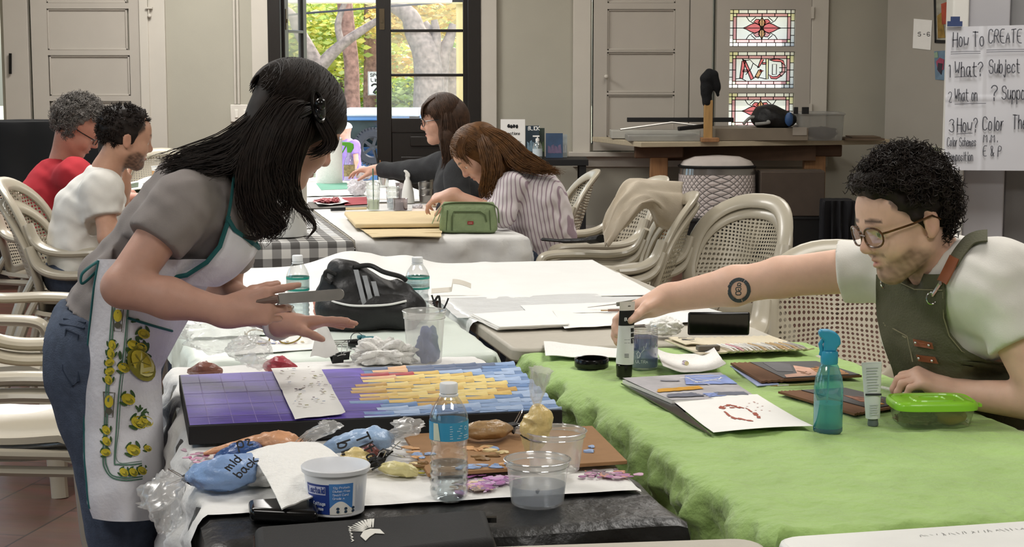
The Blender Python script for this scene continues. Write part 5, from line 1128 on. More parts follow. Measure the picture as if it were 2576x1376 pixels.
v, f_ = up.mesh(); upper = obj('bag_upper', MB().raw(v, f_), bagb, t)
sv = np.array(v)
def front_y(x, z):
 m = (np.abs(sv[:, 0] - x) < .014) & (np.abs(sv[:, 2] - z) < .014); return sv[m, 1].min() if m.any() else c.y - .08
stp = MB()
for k in range(3):
 pa, pb = (900 + k * 22, 672 + k * 14), (928 + k * 18, 765)
 stp.grid(10, 2, lambda u, w, k=k, pa=pa, pb=pb: (lambda q: Vector((q.x, front_y(q.x, q.z) - .0015, q.z)))(P(pa[0] + (pb[0] - pa[0]) * u + (w - .5) * 12, pa[1] + (pb[1] - pa[1]) * u, c.y)))
obj('stripe', stp, mat('reflective_grey', '8f9296', .5, var=.1), t); obj('piping', MB().tube(spline([P(835, 758, c.y - .09), P(880, 768, c.y - .115), P(930, 769, c.y - .12), P(980, 766, c.y - .115), P(1022, 757, c.y - .09)], 6), .003, 8), mat('piping_white', 'dededc', .5), t)
cord = MB().tube(spline([P(845, 690, c.y - .05), P(822, 682, c.y - .06), P(818, 700, c.y - .06), P(835, 712, c.y - .07)], 6), .006, 8).tube(spline([P(890, 672, c.y - .05), P(930, 668, c.y - .04), P(965, 684, c.y - .06), P(1005, 695, c.y - .05), P(1022, 705, c.y - .04)], 8), .007, 8); obj('drawcord', cord, bagb, t)
bottle('water bottle with teal bands left of the black drawstring bag', 751, 822, MZ, .105, lab_band, r=.0325)
bottle('water bottle with teal bands right of the black drawstring bag', 1051, 810, MZ, .125, lab_band, h=.19, r=.0345)
p = T(815, 800, MZ); tag(obj('snack_bag', crumple((p.x, p.y, MZ + .03), (.032, .03, .05), 4, .5, 11, MZ), mat('salmon_film', 'd98f7e', .35, var=.3, scale=30), sharp=60), 'small crumpled salmon-pink packet beside the black bag', 'packet')
st_ = MB().grid(30, 3, lambda u, v: (lambda q: q + Vector((0, .02 * v, .026 * abs(math.sin(u * 2.6 + .3)) * (u > .5) + .01 + .012 * v)))(P(1085 + 100 * u, 745 - 8 * u, T(1130, 748).y)), .002); tag(obj('cloth_strap', st_, mat('strap_cream', 'd8d2c6', .7)), 'cream strap curling at the front edge of the large white sheet', 'strap')
p = T(1110, 790, MZ); ck = MB().tube(spline([P(1086, 742, p.y), P(1096, 768, p.y), P(1112, 780, p.y), P(1122, 765, p.y), P(1128, 750, p.y)], 5), .003, 6).tube(spline([P(1090, 765, p.y), P(1104, 745, p.y), P(1108, 790, p.y)], 5), .004, 6); tag(obj('carabiner', ck, mat('dark_metal', '3a3836', .35, .8)), 'dark wire clips by the second water bottle', 'clip')
# ================================================================ things on the green cloth
GZ2 = TZ + .007
# paint tube held upright by the bearded man
p = T(1570, 948, GZ2); TUBE = Vector((p.x, p.y, GZ2)); t = thing('paint_tube', (p.x, p.y, GZ2), 'tall white and black paint tube held upright on its cap by the bearded man', 'paint tube')
M = Matrix.Translation((p.x, p.y, GZ2)); obj('cap', MB().lathe([(0, 0), (.0165, 0), (.0185, .002), (.0195, .030), (.017, .033), (0, .033)], 30, M, wob=lambda a, q: 1 + .02 * (math.sin(a * 24) > 0)), blackgl, t)
tb_ = MB()
def tube_pt(a, s, r=.0215, z0=.033, h=.150, crimp=1.0, grow=.35):
 fl = s ** 1.2 * crimp; return Vector((r * math.cos(a) * (1 + grow * fl), r * math.sin(a) * (1 - .93 * fl), z0 + h * s))
SH = Matrix.Translation((p.x, p.y, GZ2)) @ Matrix.Rotation(.035, 4, 'Y') @ Matrix.Rotation(.5, 4, 'Z')
def tube_band(mb, s0, s1, n=10, a0=0, a1=2 * PI, e=1.0): mb.grid(32, n, lambda u, v: SH @ (lambda q: Vector((q.x * e, q.y * e, q.z)))(tube_pt(a0 + (a1 - a0) * u, s0 + (s1 - s0) * v, grow=.0)))
tb_.mat(0); tube_band(tb_, 0, .62); tb_.mat(1); tube_band(tb_, .62, .86, 4); tb_.mat(2); tube_band(tb_, .86, 1.0, 4); obj('tube_body', tb_, [mat('tube_white', 'e6e8e8', .35), mat('tube_black', '1b1b1b', .35), mat('tube_crimp', 'ded8d0', .35)], t)
pr = MB(); F = lambda x, y, e=1.02: SH @ (lambda q: Vector((q.x * e, q.y * e - .0006, q.z)))(tube_pt(-PI / 2 + x, y, grow=0))
pr.mat(0)
for s0, s1 in ((.34, .42), (.44, .50), (.52, .58)): pr.grid(6, 3, lambda u, v: F(.25 + .6 * u, s0 + (s1 - s0) * v))
pr.mat(1); write(pr, 'BLICK', .05, lambda x, y: F(x * 7.2 - .5, y, 1.05), 0.0, .70, .18)
pr.mat(1); write(pr, '1', .055, lambda x, y: F(.42 + x * 7, y, 1.05), 0, .352, .25); pr.mat(0)
for k in range(4): pr.ribbon([(-.6, .12 + k * .018), (-.1, .12 + k * .018)], .006, F)
for k in range(2): pr.ribbon([(-.6, .40 - k * .05), (.1, .40 - k * .05)], .004, F)
pr.ribbon([(.0, .93), (.35, .93), (.18, .93), (.18, .985)], .012, F); obj('tube_print', pr, [mat('tube_black', ''), mat('tube_letter_white', 'e9e9e9', .4)], t, smooth=False)
# jar of blue-grey water
p = T(1617, 925, GZ2); M = Matrix.Translation((p.x, p.y, GZ2)); t = thing('glass_jar', (p.x, p.y, GZ2), 'clear jar of blue-grey rinse water behind the paint tube', 'jar')
jr = [(0, .002), (.034, .0), (.0375, .004), (.0375, .082), (.035, .088), (.0345, .104), (.0355, .105)]
obj('jar_wall', MB().lathe(jr, 40, M), clearp, t, sharp=60); obj('water', MB().lathe([(0, .005), (.036, .005), (.0365, .078), (0, .078)], 36, M), clear('rinse_water', 'b9c2da', .06, .05, .55, '7f8cb0', .5), t)
th = MB()
for k in range(3): th.tube([M @ Vector((.0352 * math.cos(a), .0352 * math.sin(a), .090 + k * .005)) for a in np.linspace(0, 2 * PI, 33)[:-1]], .0011, 6, closed=True)
obj('screw_rim', th, MATS['clear_rim'], t)
jl = MB(); F = wrap(p, .0378, 0, .0378, .1, -PI / 2); write(jl, 'ULTRA', .007, lambda x, y: F(x, y, .0012), -.020, .018, .14); jl.ribbon([(.004 * math.cos(a) * (1 + .5 * math.sin(3 * a)) - .014, .038 + .008 * math.sin(a) + .002 * math.cos(4 * a)) for a in np.linspace(0, 6.2, 16)], .0014, F); jl.ribbon([(-.006, .045), (.0, .052), (-.002, .060), (.004, .057), (.006, .068)], .0014, F); jl.ribbon([(-.016, .030), (-.010, .034), (-.008, .044)], .0014, F)
obj('jar_lettering', jl, mat('jar_letter', 'dfe3ea', .5), t, smooth=False)
p = T(1488, 922, GZ2); M = Matrix.Translation((p.x, p.y, GZ2)); tag(obj('jar_lid', MB().lathe([(.036, .0005), (.041, .0), (.0425, .003), (.0425, .020), (.041, .022), (.0375, .021), (.037, .004), (.034, .0025), (0, .002)], 48, M), blackgl, sharp=50), 'black screw lid ring lying on the green cloth left of the paint tube', 'lid')
def tsheet(n, lab, cat, qf, m, zf=None, th=.0008, nu=18, nv=14): return tag(obj(n, MB().grid(nu, nv, lambda u, v: qf(u, v) + Vector((0, 0, zf(u, v) if zf else 0)), th), m), lab, cat)
tsheet('paper_towel', 'flat white paper towel behind the black lid', 'paper towel', quad((1368, 858), (1638, 885), (1660, 906), (1372, 906), GZ2 + .004), towel_m, lambda u, v: .012 * (1 - v) * (1 - .8 * u) + .003 * nz(u * 6, v * 5), .0015)
vq = quad((1652, 893), (1795, 888), (1826, 944), (1668, 950), GZ2 + .004); tsheet('paper_towel', 'small white paper towel with a tiny vial on it', 'paper towel', vq, towel_m, lambda u, v: .022 * (1 - math.sin(u * PI)) ** 1.5 * .8 + .002 * nz(u * 5, v * 6) + .012 * (1 - v) ** 2, .0015)
p = vq(.42, .45); M = Matrix.Translation((p.x, p.y, p.z + .008)) @ Matrix.Rotation(1.45, 4, 'X') @ Matrix.Rotation(.1, 4, 'Y'); t = thing('small_vial', (p.x, p.y, p.z), 'tiny glitter vial lying on the small paper towel', 'vial')
obj('vial_body', MB().lathe([(0, -.016), (.006, -.016), (.0062, .006), (.004, .009), (.004, .012)], 20, M), clear('vial_glass', 'e6dcf0', .2, .05, .4, 'c0a8d8', .8), t); obj('cap', MB().lathe([(0, .010), (.005, .010), (.005, .018), (0, .018)], 20, M), mat('vial_cap', 'd8cf9a', .5), t)
p = T(1668, 850, TZ + .012); tag(obj('plastic_wrap', crumple((p.x + .01, p.y + .06, TZ + .034), (.05, .04, .028), 5, .6, 14, TZ + .008), towel_m, sharp=60), 'crumpled white wrapper behind the jar of rinse water', 'wrapper'); p2 = T(1640, 838, TZ + .01)
# black tablet-like box standing behind
p = T(1814, 862, TZ + .002); tag(obj('phone', MB().box((0, 0, 0), (.170, .012, .066), mtx=Matrix.Translation((p.x, p.y + .06, TZ + .045)) @ Matrix.Rotation(.12, 4, 'X')), blackgl, bev=.006, seg=3), 'black phone propped on edge on the bare beige table', 'phone')
# brush roll
rq = quad((1672, 858), (1935, 850), (2048, 888), (1770, 897), GZ2 + .006); t = thing('brush_roll', (rq(.5, .5).x, rq(.5, .5).y, GZ2), 'opened cream canvas roll of paint brushes at the far end of the green cloth', 'brush roll'); cream = mat('cream_canvas', 'd9ceb5', .9, bump=.3, bscale=300)
obj('roll_cloth', MB().grid(40, 10, lambda u, v: rq(u, v) + Vector((0, 0, .004 + .004 * abs(math.sin(u * 46)) * (u > .22) + .006 * (v < .1))), .004), cream, t, sharp=80)
hm = [mat('handle_silver', 'c9c9c6', .25, .8), mat('handle_wood', 'b89a6a', .5), mat('handle_white', 'e3e0d8', .4), mat('handle_pink', 'c98a94', .4)]
for k in range(17):
 u = .29 + k * .041; m_ = hm[[2, 0, 3, 0, 2, 0, 0, 1, 0, 2, 0, 1, 1, 0, 1, 0, 0][k]]; o = obj('brush', MB().tube([rq(u, .45) + Vector((0, 0, .010)), rq(u - .004, .12) + Vector((0, 0, .013)), rq(u - .02, -.02) + Vector((0, 0, .012))], [.0028, .003, .0016], 7), m_, t)
obj('rubber', MB().box(rq(.12, .22) + Vector((0, 0, .013)), (.06, .022, .012), TA), mat('charcoal_block', '6f6a60', .8), t, bev=.002); obj('flap', MB().grid(8, 8, lambda u, v: rq(.02 + u * .2, .5 + v * .46) + Vector((0, 0, .011 + .002 * math.sin(u * 5))), .002), cream, t)
lb = MB(); F = lambda x, y: rq(.09 + x, .74 - y) + Vector((0, 0, .0145)); lb.ribbon([(0, 0), (.07, .02)], .05, F); lb.ribbon([(.0, -.12), (.05, -.1)], .03, F); obj('stitched_label', lb, ink, t, smooth=False)
# open sketchbook
s1 = quad((1566, 958), (1812, 944), (1905, 1003), (1690, 1010), GZ2 + .010); s2 = quad((1690, 1008), (1905, 1001), (2046, 1077), (1795, 1093), GZ2 + .006)
t = thing('sketchbook', (s2(.2, .1).x, s2(.2, .1).y, GZ2), 'open sketchbook with a blue and ochre landscape, at the left of the green cloth', 'book')
obj('cover', MB().prism([Vector((q.x, q.y, GZ2 + .0025)) for q in (s1(-.02, 0), s1(-.015, 1), s2(-.02, 0), s2(-.01, .7), s2(.5, .7), s1(.5, 0))], (0, 0, .003)), blackgl, t)
obj('page_block', MB().prism([Vector((q.x, q.y, GZ2 + .005)) for q in (s1(0, 0), s1(1, 0), s1(1, 1), s1(0, 1))], (0, 0, .007)), paper_m, t)
wash = mat('grey_wash', 'b4b1b4', .85, var=.25, scale=18)
obj('painted_page', MB().grid(16, 10, lambda u, v: s1(u, v) + Vector((0, 0, .0032 + .004 * v * v)), .0006), wash, t)
pm = MB(); rs = random.Random(12); ms = [mat('wash_slate', '6f7280', .8, var=.3), mat('wash_blue', '8a9bd0', .8, var=.25, scale=30), mat('wash_ochre', 'cf9a38', .8, var=.25, scale=30), mat('wash_white', 'dcdde2', .8)]
def stroke(qf, u0, v0, u1, v1, w, mi, n=9, z=.0052):
 pm.mat(mi); q = [(u0 + (u1 - u0) * i / n, v0 + (v1 - v0) * i / n + rs.uniform(-.4, .4) * w * .5) for i in range(n + 1)]; pm.ribbon(q, w, lambda x, y: qf(min(1, max(0, x)), min(1, max(0, y))) + Vector((0, 0, z + .004 * min(1, max(0, y)) ** 2)))
for k in range(4): stroke(s1, .04 + .02 * k, .12 + .03 * k, .42 - .02 * k, .12 + .035 * k, .05, 0)
for k in range(4): stroke(s1, .62, .12 + .03 * k, .92, .10 + .03 * k, .05, 0)
for k in range(4): stroke(s1, .05 + .02 * k, .34 + .03 * k, .55, .40 + .025 * k, .045, 2)
for k in range(7): stroke(s1, .50 + .02 * k, .60 + .05 * k, .98, .55 + .05 * k, .06, 1)
for k in range(3): stroke(s1, .48, .08 + .05 * k, .66, .09 + .05 * k, .04, 1)
for k in range(8): stroke(s1, rs.uniform(.5, .9), rs.uniform(.5, .9), rs.uniform(.6, .98), rs.uniform(.5, .9), .012, 3, 5, .0058)
stroke(s1, .3, .78, .46, .74, .03, 0); obj('page_paint', pm, ms, t, smooth=False)
curl2 = lambda u, v: .002 + .010 * max(0, .25 - v) + .006 * u * v * v + .003 * math.sin(u * 3)
pg = obj('blank_page', MB().grid(20, 14, lambda u, v: s2(u, v) + Vector((0, 0, curl2(u, v))), .0006), paper_m, t)
rm = MB(); F = lambda x, y: s2(x, y) + Vector((0, 0, curl2(x, y) + .0009))
for k in range(34):
 a = rs.uniform(0, 2 * PI); c = (.50 + .14 * math.cos(a) + rs.gauss(0, .012), .46 + .22 * math.sin(a) + rs.gauss(0, .02)); rm.ribbon([c, (c[0] - .03 * math.sin(a), c[1] + .05 * math.cos(a))], rs.uniform(.01, .035), F)
for k in range(10): c = (rs.uniform(.6, .85), rs.uniform(.45, .8)); rm.ribbon([c, (c[0] + .015, c[1])], .008, F)
obj('red_marks', rm, mat('red_ochre_paint', 'a0503e', .7), t, smooth=False)
# painted cardboard pieces
def painted_card(lab, tl, tr, br, bl, cols, seed, fr=.3, under=None):
 kq = quad(tl, tr, br, bl, GZ2 + .009); c = kq(.5, .5); t = thing('painted_cardboard', (c.x, c.y, GZ2), lab, 'painting'); cm = mat('corrugated_brown', '6f4e36', .9, var=.15, scale=20)
 obj('board', MB().grid(40, 6, lambda u, v: kq(u, v) + Vector((0, 0, (.0012 * math.sin(u * 150) if u < fr else 0))), .005), cm, t, sharp=80); g = MB(); rs = random.Random(seed); ms = [mat('card_' + c, c, .5, var=.2, scale=40) for c in cols]
 for mi, pts in under: g.mat(mi); g.prism([kq(*q) + Vector((0, 0, .0006 + mi * .0004)) for q in pts], (0, 0, .0012))
 g.mat(len(cols) - 1)
 for k in range(9): u, v = rs.uniform(fr + .28, .92), rs.uniform(.05, .5); g.ribbon([(u - .04, v + .1), (u, v), (u + .03, v + .05)], .022, lambda x, y: kq(x, y) + Vector((0, 0, .003)))
 obj('painted_picture', g, ms, t, smooth=False); return kq, t
painted_card('painted corrugated cardboard with an amber and peach picture, farther one', (1838, 912), (2050, 908), (2168, 944), (1915, 958), ['2e2a2c', 'd3a188', '4c4a50', 'b5782e', '8a5522'], 5, .25, [(0, [(.24, .05), (.99, .02), (.99, .95), (.22, .97)]), (1, [(.27, .06), (.62, .1), (.72, .5), (.6, .7), (.45, .25), (.3, .2)]), (2, [(.3, .4), (.44, .32), (.6, .78), (.5, .9), (.34, .9)]), (3, [(.62, .06), (.9, .05), (.97, .5), (.7, .5)])])
tsheet('paper_pad', 'edge of a pale blue pad beneath the farther painted cardboard', 'pad', quad((1836, 920), (1900, 920), (1960, 966), (1905, 970), GZ2 + .001), mat('pad_blue', 'a9b4dd', .7), None, .002)
painted_card('painted corrugated cardboard with a dark still life, nearer one', (1958, 984), (2120, 975), (2290, 1015), (2150, 1040), ['241f1e', '3a2a22', '8a4a20', 'c98a30', '6f3a1e'], 6, .3, [(0, [(.34, .04), (.99, .02), (.99, .95), (.32, .97)]), (2, [(.5, .3), (.62, .2), (.7, .45), (.58, .6)]), (3, [(.55, .12), (.66, .1), (.68, .3), (.6, .32)])])
a, c = T(1938, 971, GZ2 + .005), T(2052, 966, GZ2 + .006); t = thing('paint_brush', (a.x, a.y, GZ2), 'thin paint brush lying between the two painted cardboards', 'brush')
obj('handle', MB().tube([a * .6 + c * .4, c], [.0022, .0028], 8), mat('handle_olive', '8d8a55', .4), t); obj('ferrule', MB().tube([a * .85 + c * .15, a * .6 + c * .4], [.002, .0023], 8), metal, t); obj('bristles', MB().tube([a, a * .85 + c * .15], [.0004, .002], 8), mat('bristle', '9a7a4a', .8), t)
# white cord on the green cloth
tag(obj('twisted_cord', MB().tube(spline([T(2218, 975, GZ2 + .005), T(2262, 985, GZ2 + .005), T(2320, 1000, GZ2 + .006)], 10), .0042, 8), mat('cord_white', 'e4e2dc', .8, var=.2, scale=120)), 'white twisted cord ending beside the seated man\'s hand', 'cord')
# spray bottle
p = T(2082, 1088, GZ2); M = Matrix.Translation((p.x, p.y, GZ2)); t = thing('spray_bottle', (p.x, p.y, GZ2), 'turquoise spray bottle half full on the green cloth', 'spray bottle')
k = p.y / 4340
pr = [(0, .003), (.026, .0), (.0295, .004), (.0298, .095), (.027, .115), (.019, .138), (.0155, .145), (.0155, .150)]
obj('bottle_body', MB().lathe(pr, 40, M), clear('aqua_plastic', 'b4e4e8', .08, .05, .16, '86dbe4', .4), t, sharp=60)
obj('bottle_base', MB().lathe([(0, .002), (.027, .001), (.0297, .005), (.0297, .012), (0, .012)], 36, M), clear('aqua_base', '2f8fb4', .1, .05, .6, '2a86b8', .4), t); obj('liquid', MB().lathe([(0, .012), (.0285, .012), (.0287, .062), (0, .062)], 36, M), clear('aqua_liquid', '8fdce0', .04, .03, .5, '62dce0', .25), t)
bl_ = mat('pump_blue', '2f94bb', .35, var=.08); obj('collar', MB().lathe([(.0165, .143), (.0175, .145), (.0175, .166), (.0155, .170), (.0, .170)], 28, M, wob=lambda a, q: 1 + .02 * (math.sin(a * 28) > 0)), bl_, t)
hd = MB(); R_ = lambda x, z, y=0: Vector((p.x + x, p.y + y, GZ2 + z))
hd.prism([R_(x, z, -.010) for x, z in ((-.014, .168), (.012, .168), (.015, .178), (.022, .184), (.020, .198), (.012, .208), (-.004, .214), (-.021, .214), (-.024, .206), (-.020, .198), (-.012, .192))], (0, .020, 0)); obj('spray_head', hd, bl_, t, bev=.004, seg=3)
obj('trigger', MB().tube([R_(-.012, .196), R_(-.019, .184), R_(-.016, .170), R_(-.019, .160)], [.004, .0045, .004, .003], 8), bl_, t); obj('dip_tube', MB().tube([R_(0, .15), R_(-.002, .08), R_(-.006, .014)], .0022, 7), clear('dip', 'bfe6ea', .3, .1, .35, 'a0dbe2', .6), t)
# standing white paint tube
p = T(2196, 1070, GZ2); t = thing('paint_tube', (p.x, p.y, GZ2), 'small white paint tube standing on its grey cap beside the spray bottle', 'paint tube'); SH = Matrix.Translation((p.x, p.y, GZ2)) @ Matrix.Rotation(-.045, 4, 'Y')
obj('cap', MB().lathe([(0, 0), (.0105, 0), (.0115, .002), (.010, .016), (0, .016)], 24, SH), mat('cap_grey', '6d737a', .45), t)
g = MB(); g.grid(28, 10, lambda u, v: SH @ (lambda q: Vector((q.x * (1 + .42 * v), q.y, q.z)))(tube_pt(2 * PI * u, v, .0148, .016, .115, 1, .0))); g.grid(8, 2, lambda u, v: SH @ Vector(((u - .5) * .042, .0, .128 + .006 * v)), .002); obj('tube_body', g, mat('tube_pale', 'dfe2e4', .3), t)
g = MB(); F = lambda x, y: SH @ Vector((x, -.0152 * (1 - .9 * ((y - .016) / .115) ** 1.2) - .0012, y)); g.mat(0)
for k in range(9): g.ribbon([(-.012, .122 - k * .0058), (.012 - .002 * (k % 3), .122 - k * .0058)], .0014, F)
for k in range(5): g.ribbon([(-.009, .045 - k * .005), (.009 - .002 * (k % 2), .045 - k * .005)], .0012, F)
g.mat(1); g.ribbon([(-.015, .068), (.015, .067)], .0045, F); obj('tube_print', g, [mat('print_grey', 'a9adb2', .5), mat('print_dark', '33363a', .5)], t, smooth=False)
# food box with green lid
p = T(2358, 1080, GZ2); t = thing('food_container', (p.x, p.y, GZ2), 'clear snack container with a bright green lid in front of the seated man', 'container'); AR = Matrix.Translation((p.x, p.y + .055, GZ2)) @ Matrix.Rotation(.05, 4, 'Z')
sq = lambda a, rx, ry, e=.42: (rx * abs(math.cos(a)) ** e * (1 if math.cos(a) > 0 else -1), ry * abs(math.sin(a)) ** e * (1 if math.sin(a) > 0 else -1))
def ring(mb, prof, n=56):
 vs = []
 for s, z in prof:
  for j in range(n): x, y = sq(2 * PI * j / n, .088 * s, .062 * s); vs.append(AR @ Vector((x, y, z)))
 mb._add(vs, [(i * n + j, i * n + (j + 1) % n, (i + 1) * n + (j + 1) % n, (i + 1) * n + j) for i in range(len(prof) - 1) for j in range(n)])
g = MB(); ring(g, [(.01, .001), (.80, .001), (.84, .004), (.95, .042), (.97, .044)]); obj('box_body', g, milky if 0 else clear('box_plastic', 'f4f8f2', .1, .08, .12, 'e6ecdf', .5), t, sharp=50)
g = MB(); ring(g, [(.95, .038), (1.0, .038), (1.01, .046), (.99, .052), (.95, .0545), (.90, .052), (.86, .055), (.70, .0555), (.68, .053), (.50, .053), (.48, .0555), (.3, .0555), (.28, .053), (.01, .053)]); g.box(AR @ Vector((.09, -.02, .044)), (.016, .02, .006)); o = obj('lid', g, mat('lid_green', '8fd12f', .35, var=.04, coat=.3), t, sharp=40); o['label'] = 'bright green lid'
obj('snack', MB().blob(AR @ Vector((.035, -.012, .020)), (.036, .03, .019), 3, .1), mat('snack_mustard', 'b8912e', .6, var=.1), t); obj('snack', MB().blob(AR @ Vector((-.03, -.005, .016)), (.042, .034, .015), 4, .35, 3, 3), mat('snack_olive', '767048', .7, var=.3, scale=60), t)
# ================================================================ things on the bare beige table behind the green cloth
ps = quad((1180, 795), (1380, 782), (1425, 820), (1250, 828), TZ + .010); t = thing('paper_stack', (ps(.5, .5).x, ps(.5, .5).y, TZ + .004), 'stack of white drawing paper on the bare beige table', 'paper')
for k in range(3): obj('sheet', MB().grid(8, 6, lambda u, v, k=k: ps(u + .015 * k, v - .02 * k) + Vector((0, 0, .004 * k + .002 * nz(u * 3, v * 3, k))), .003), paper_m, t)
tsheet('paper_sheet', 'white sheet with a curled corner right of the paper stack', 'paper', quad((1390, 790), (1720, 775), (1780, 808), (1420, 826), TZ + .010), paper_m, lambda u, v: .012 * max(0, .18 - u) / .18 * v + .003 * abs(nz(u * 5, v * 3)), .0006)
tsheet('paper_sheet', 'white sheet behind the palette knife on the middle table', 'paper', quad((1310, 768), (1560, 760), (1640, 782), (1330, 790), TZ + .012), paper_m, lambda u, v: .002 * abs(nz(u * 5, v * 3)), .0006)
a, c = P(1478, 768, 5.2), P(1590, 755, 5.2); a, c = T(1478, 774, TZ + .02), T(1600, 760, TZ + .03); t = thing('palette_knife', (a.x, a.y, TZ + .015), 'palette knife lying behind the bearded man\'s hand', 'knife'); b_ = a * .4 + c * .6
obj('blade', MB().prism([a, b_ + Vector((0, .008, 0)), b_ + Vector((0, -.006, 0))], (0, 0, .0015)), metal, t); obj('handle', MB().tube([b_, c], [.006, .009], 10), mat('handle_grey_green', '5c5c4e', .5), t)
for (ax, ay, bx_2, by_, lab) in ((1512, 781, 1570, 780, 'flat wooden brush left of the bearded man\'s knuckles'), (1660, 776, 1742, 774, 'long brown brush behind the bearded man\'s wrist')):
 a, c = T(ax, ay, TZ + .02), T(bx_2, by_, TZ + .02); t = thing('paint_brush', (a.x, a.y, TZ + .015), lab, 'brush'); obj('handle', MB().tube([a * .7 + c * .3, c], .0035, 8), mat('handle_brown', '7d5a48', .5), t); obj('bristles', MB().tube([a, a * .7 + c * .3], [.005, .004], 8, flat=.4), mat('bristle', ''), t)
# ================================================================ far tables
WZ_ = TZ + .008
p = T(1178, 586, WZ_); t = thing('pencil_pouch', (p.x, p.y, WZ_), 'sage green zipped pouch with a red label on the white cloth', 'pouch'); pg = mat('sage_canvas', '83946c', .85, var=.15, scale=20, bump=.4, bscale=60)
def loft(mb, secs, n=40, M=Matrix(), e=.5):
 vs = []
 for rx, ry, z, ox in secs:
  for j in range(n):
   a = 2 * PI * j / n; c, s = math.cos(a), math.sin(a); vs.append(M @ Vector((ox + rx * abs(c) ** e * (1 if c > 0 else -1), ry * abs(s) ** e * (1 if s > 0 else -1), z)))
 m = len(secs); mb._add(vs, [(i * n + j, i * n + (j + 1) % n, (i + 1) * n + (j + 1) % n, (i + 1) * n + j) for i in range(m - 1) for j in range(n)] + [tuple(range(n))[::-1], tuple(range((m - 1) * n, m * n))]); return mb
PM = Matrix.Translation((p.x, p.y + .05, WZ_)) @ Matrix.Rotation(-.04, 4, 'Z')
obj('pouch_body', loft(MB(), [(.118, .045, 0, 0), (.128, .052, .012, 0), (.127, .050, .05, 0), (.120, .042, .09, 0), (.118, .030, .115, 0), (.112, .016, .128, 0), (.108, .006, .133, 0)], 56, PM, .4), pg, t, sharp=60)
zz = MB(); zz.tube([PM @ Vector((x, -.018, .131 - .012 * (abs(x) / .115) ** 4)) for x in np.linspace(-.118, .118, 17)], .004, 6).tube([PM @ Vector(q) for q in ((-.07, -.055, .01), (-.07, -.054, .07), (-.062, -.05, .094), (.055, -.05, .094), (.075, -.052, .08), (.082, -.054, .05))], .003, 6).tube([PM @ Vector(q) for q in ((-.095, -.05, .012), (-.09, -.045, .1))], .002, 6).tube([PM @ Vector(q) for q in ((.1, -.05, .012), (.095, -.045, .1))], .002, 6); obj('zipper', zz, mat('sage_dark', '4d5c3a', .8), t)
obj('red_label', MB().box(PM @ Vector((.012, -.0545, .045)), (.026, .004, .014), -.04), mat('label_red', '8f2f2c', .6), t); lm = MB(); [lm.ribbon([(k * .0032, 0), (k * .0032 + .0012, .004), (k * .0032 + .002, 0)], .0008, lambda x, y: PM @ Vector((.004 + x, -.0572, .043 + y))) for k in range(5)]
obj('label_print', lm, mat('label_letter', 'e0c8b8', .6), bpy.data.objects['red_label'], smooth=False)
sp = MB().tube(spline([PM @ Vector(q) for q in ((-.112, -.02, .122), (-.128, -.03, .105), (-.145, -.04, .07), (-.158, -.045, .04))], 6), .004, 6, flat=.4).tube(spline([PM @ Vector(q) for q in ((.112, -.02, .122), (.13, -.01, .10), (.135, 0, .04))], 6), .006, 6, flat=.4).tube(spline([PM @ Vector(q) for q in ((-.11, -.02, .12), (-.12, -.035, .09), (-.135, -.045, .05))], 6), .003, 6, flat=.4); obj('pull_strap', sp, pg, t)
kraft = mat('kraft_paper', 'd3bf97', .85, var=.06, scale=20)
q1 = quad((866, 533), (1108, 531), (1108, 562), (893, 564), WZ_ + .03); q2 = quad((892, 566), (1112, 562), (1112, 588), (925, 591), WZ_ + .004)
t = thing('paper_pad', (q1(.5, .5).x, q1(.5, .5).y, WZ_), 'folded tan kraft paper lying left of the green pouch', 'paper'); obj('folded_paper', MB().prism([Vector((q.x, q.y, WZ_ + .012)) for q in (q1(0, 0), q1(1, 0), q1(1, 1), q1(0, 1))], (0, 0, .02)), kraft, t, bev=.007, seg=3)
obj('sheet', MB().grid(10, 6, lambda u, v: q2(u, v) + Vector((0, 0, .006 * (1 - v) + .002 * nz(u * 4, v * 4))), .002), kraft, t); obj('sheet', MB().grid(10, 6, lambda u, v: q2(u * .98 + .01, v * .6 - .3) + Vector((0, 0, .005 + .003 * math.sin(u * 4))), .004), kraft, t)
def cup(lab, px, py, r0, r1, h, m, cat='cup', liquid=None, lm=None, n='plastic_cup', rings=()):
 p = T(px, py, WZ_); M = Matrix.Translation((p.x, p.y, WZ_)); t = thing(n, (p.x, p.y, WZ_), lab, cat)
 pr = [(0, .003), (r0, .0)] + [q for z in rings for q in ((r0 + (r1 - r0) * z, h * z - .002), (r0 + (r1 - r0) * z + .0015, h * z), (r0 + (r1 - r0) * z, h * z + .002))] + [(r1, h), (r1 + .002, h + .002), (r1 - .001, h)]
 obj('wall', MB().lathe(pr, 32, M), m, t, sharp=50)
 if liquid: obj('liquid', MB().lathe([(0, .004), (r0 - .002, .004), (r0 + (r1 - r0) * liquid / h - .002, liquid), (0, liquid)], 28, M), lm, t, sharp=50)
 return t, p
cloudy = MATS['cloudy_water']; t, p = cup('clear plastic cup with a dark green straw on the far tables', 939, 528, .030, .036, .125, clear('cup_clear', 'fbfdfb', .14, .1, .16, 'e8ece6', .6), liquid=.05, lm=clear('green_water', 'dfe6cf', .08, .0, .4, 'c6d0ae', .3), rings=(.5, .8))
obj('straw', MB().tube([p + Vector((.002, 0, .01)), p + Vector((.0, .0, .21))], .0032, 8), mat('straw_green', '3f6a58', .4), t); obj('dome_lid', MB().lathe([(.036, 0), (.037, .004), (.03, .014), (.012, .02)], 28, Matrix.Translation(p + Vector((0, 0, .126)))), MATS['cup_clear'], t)
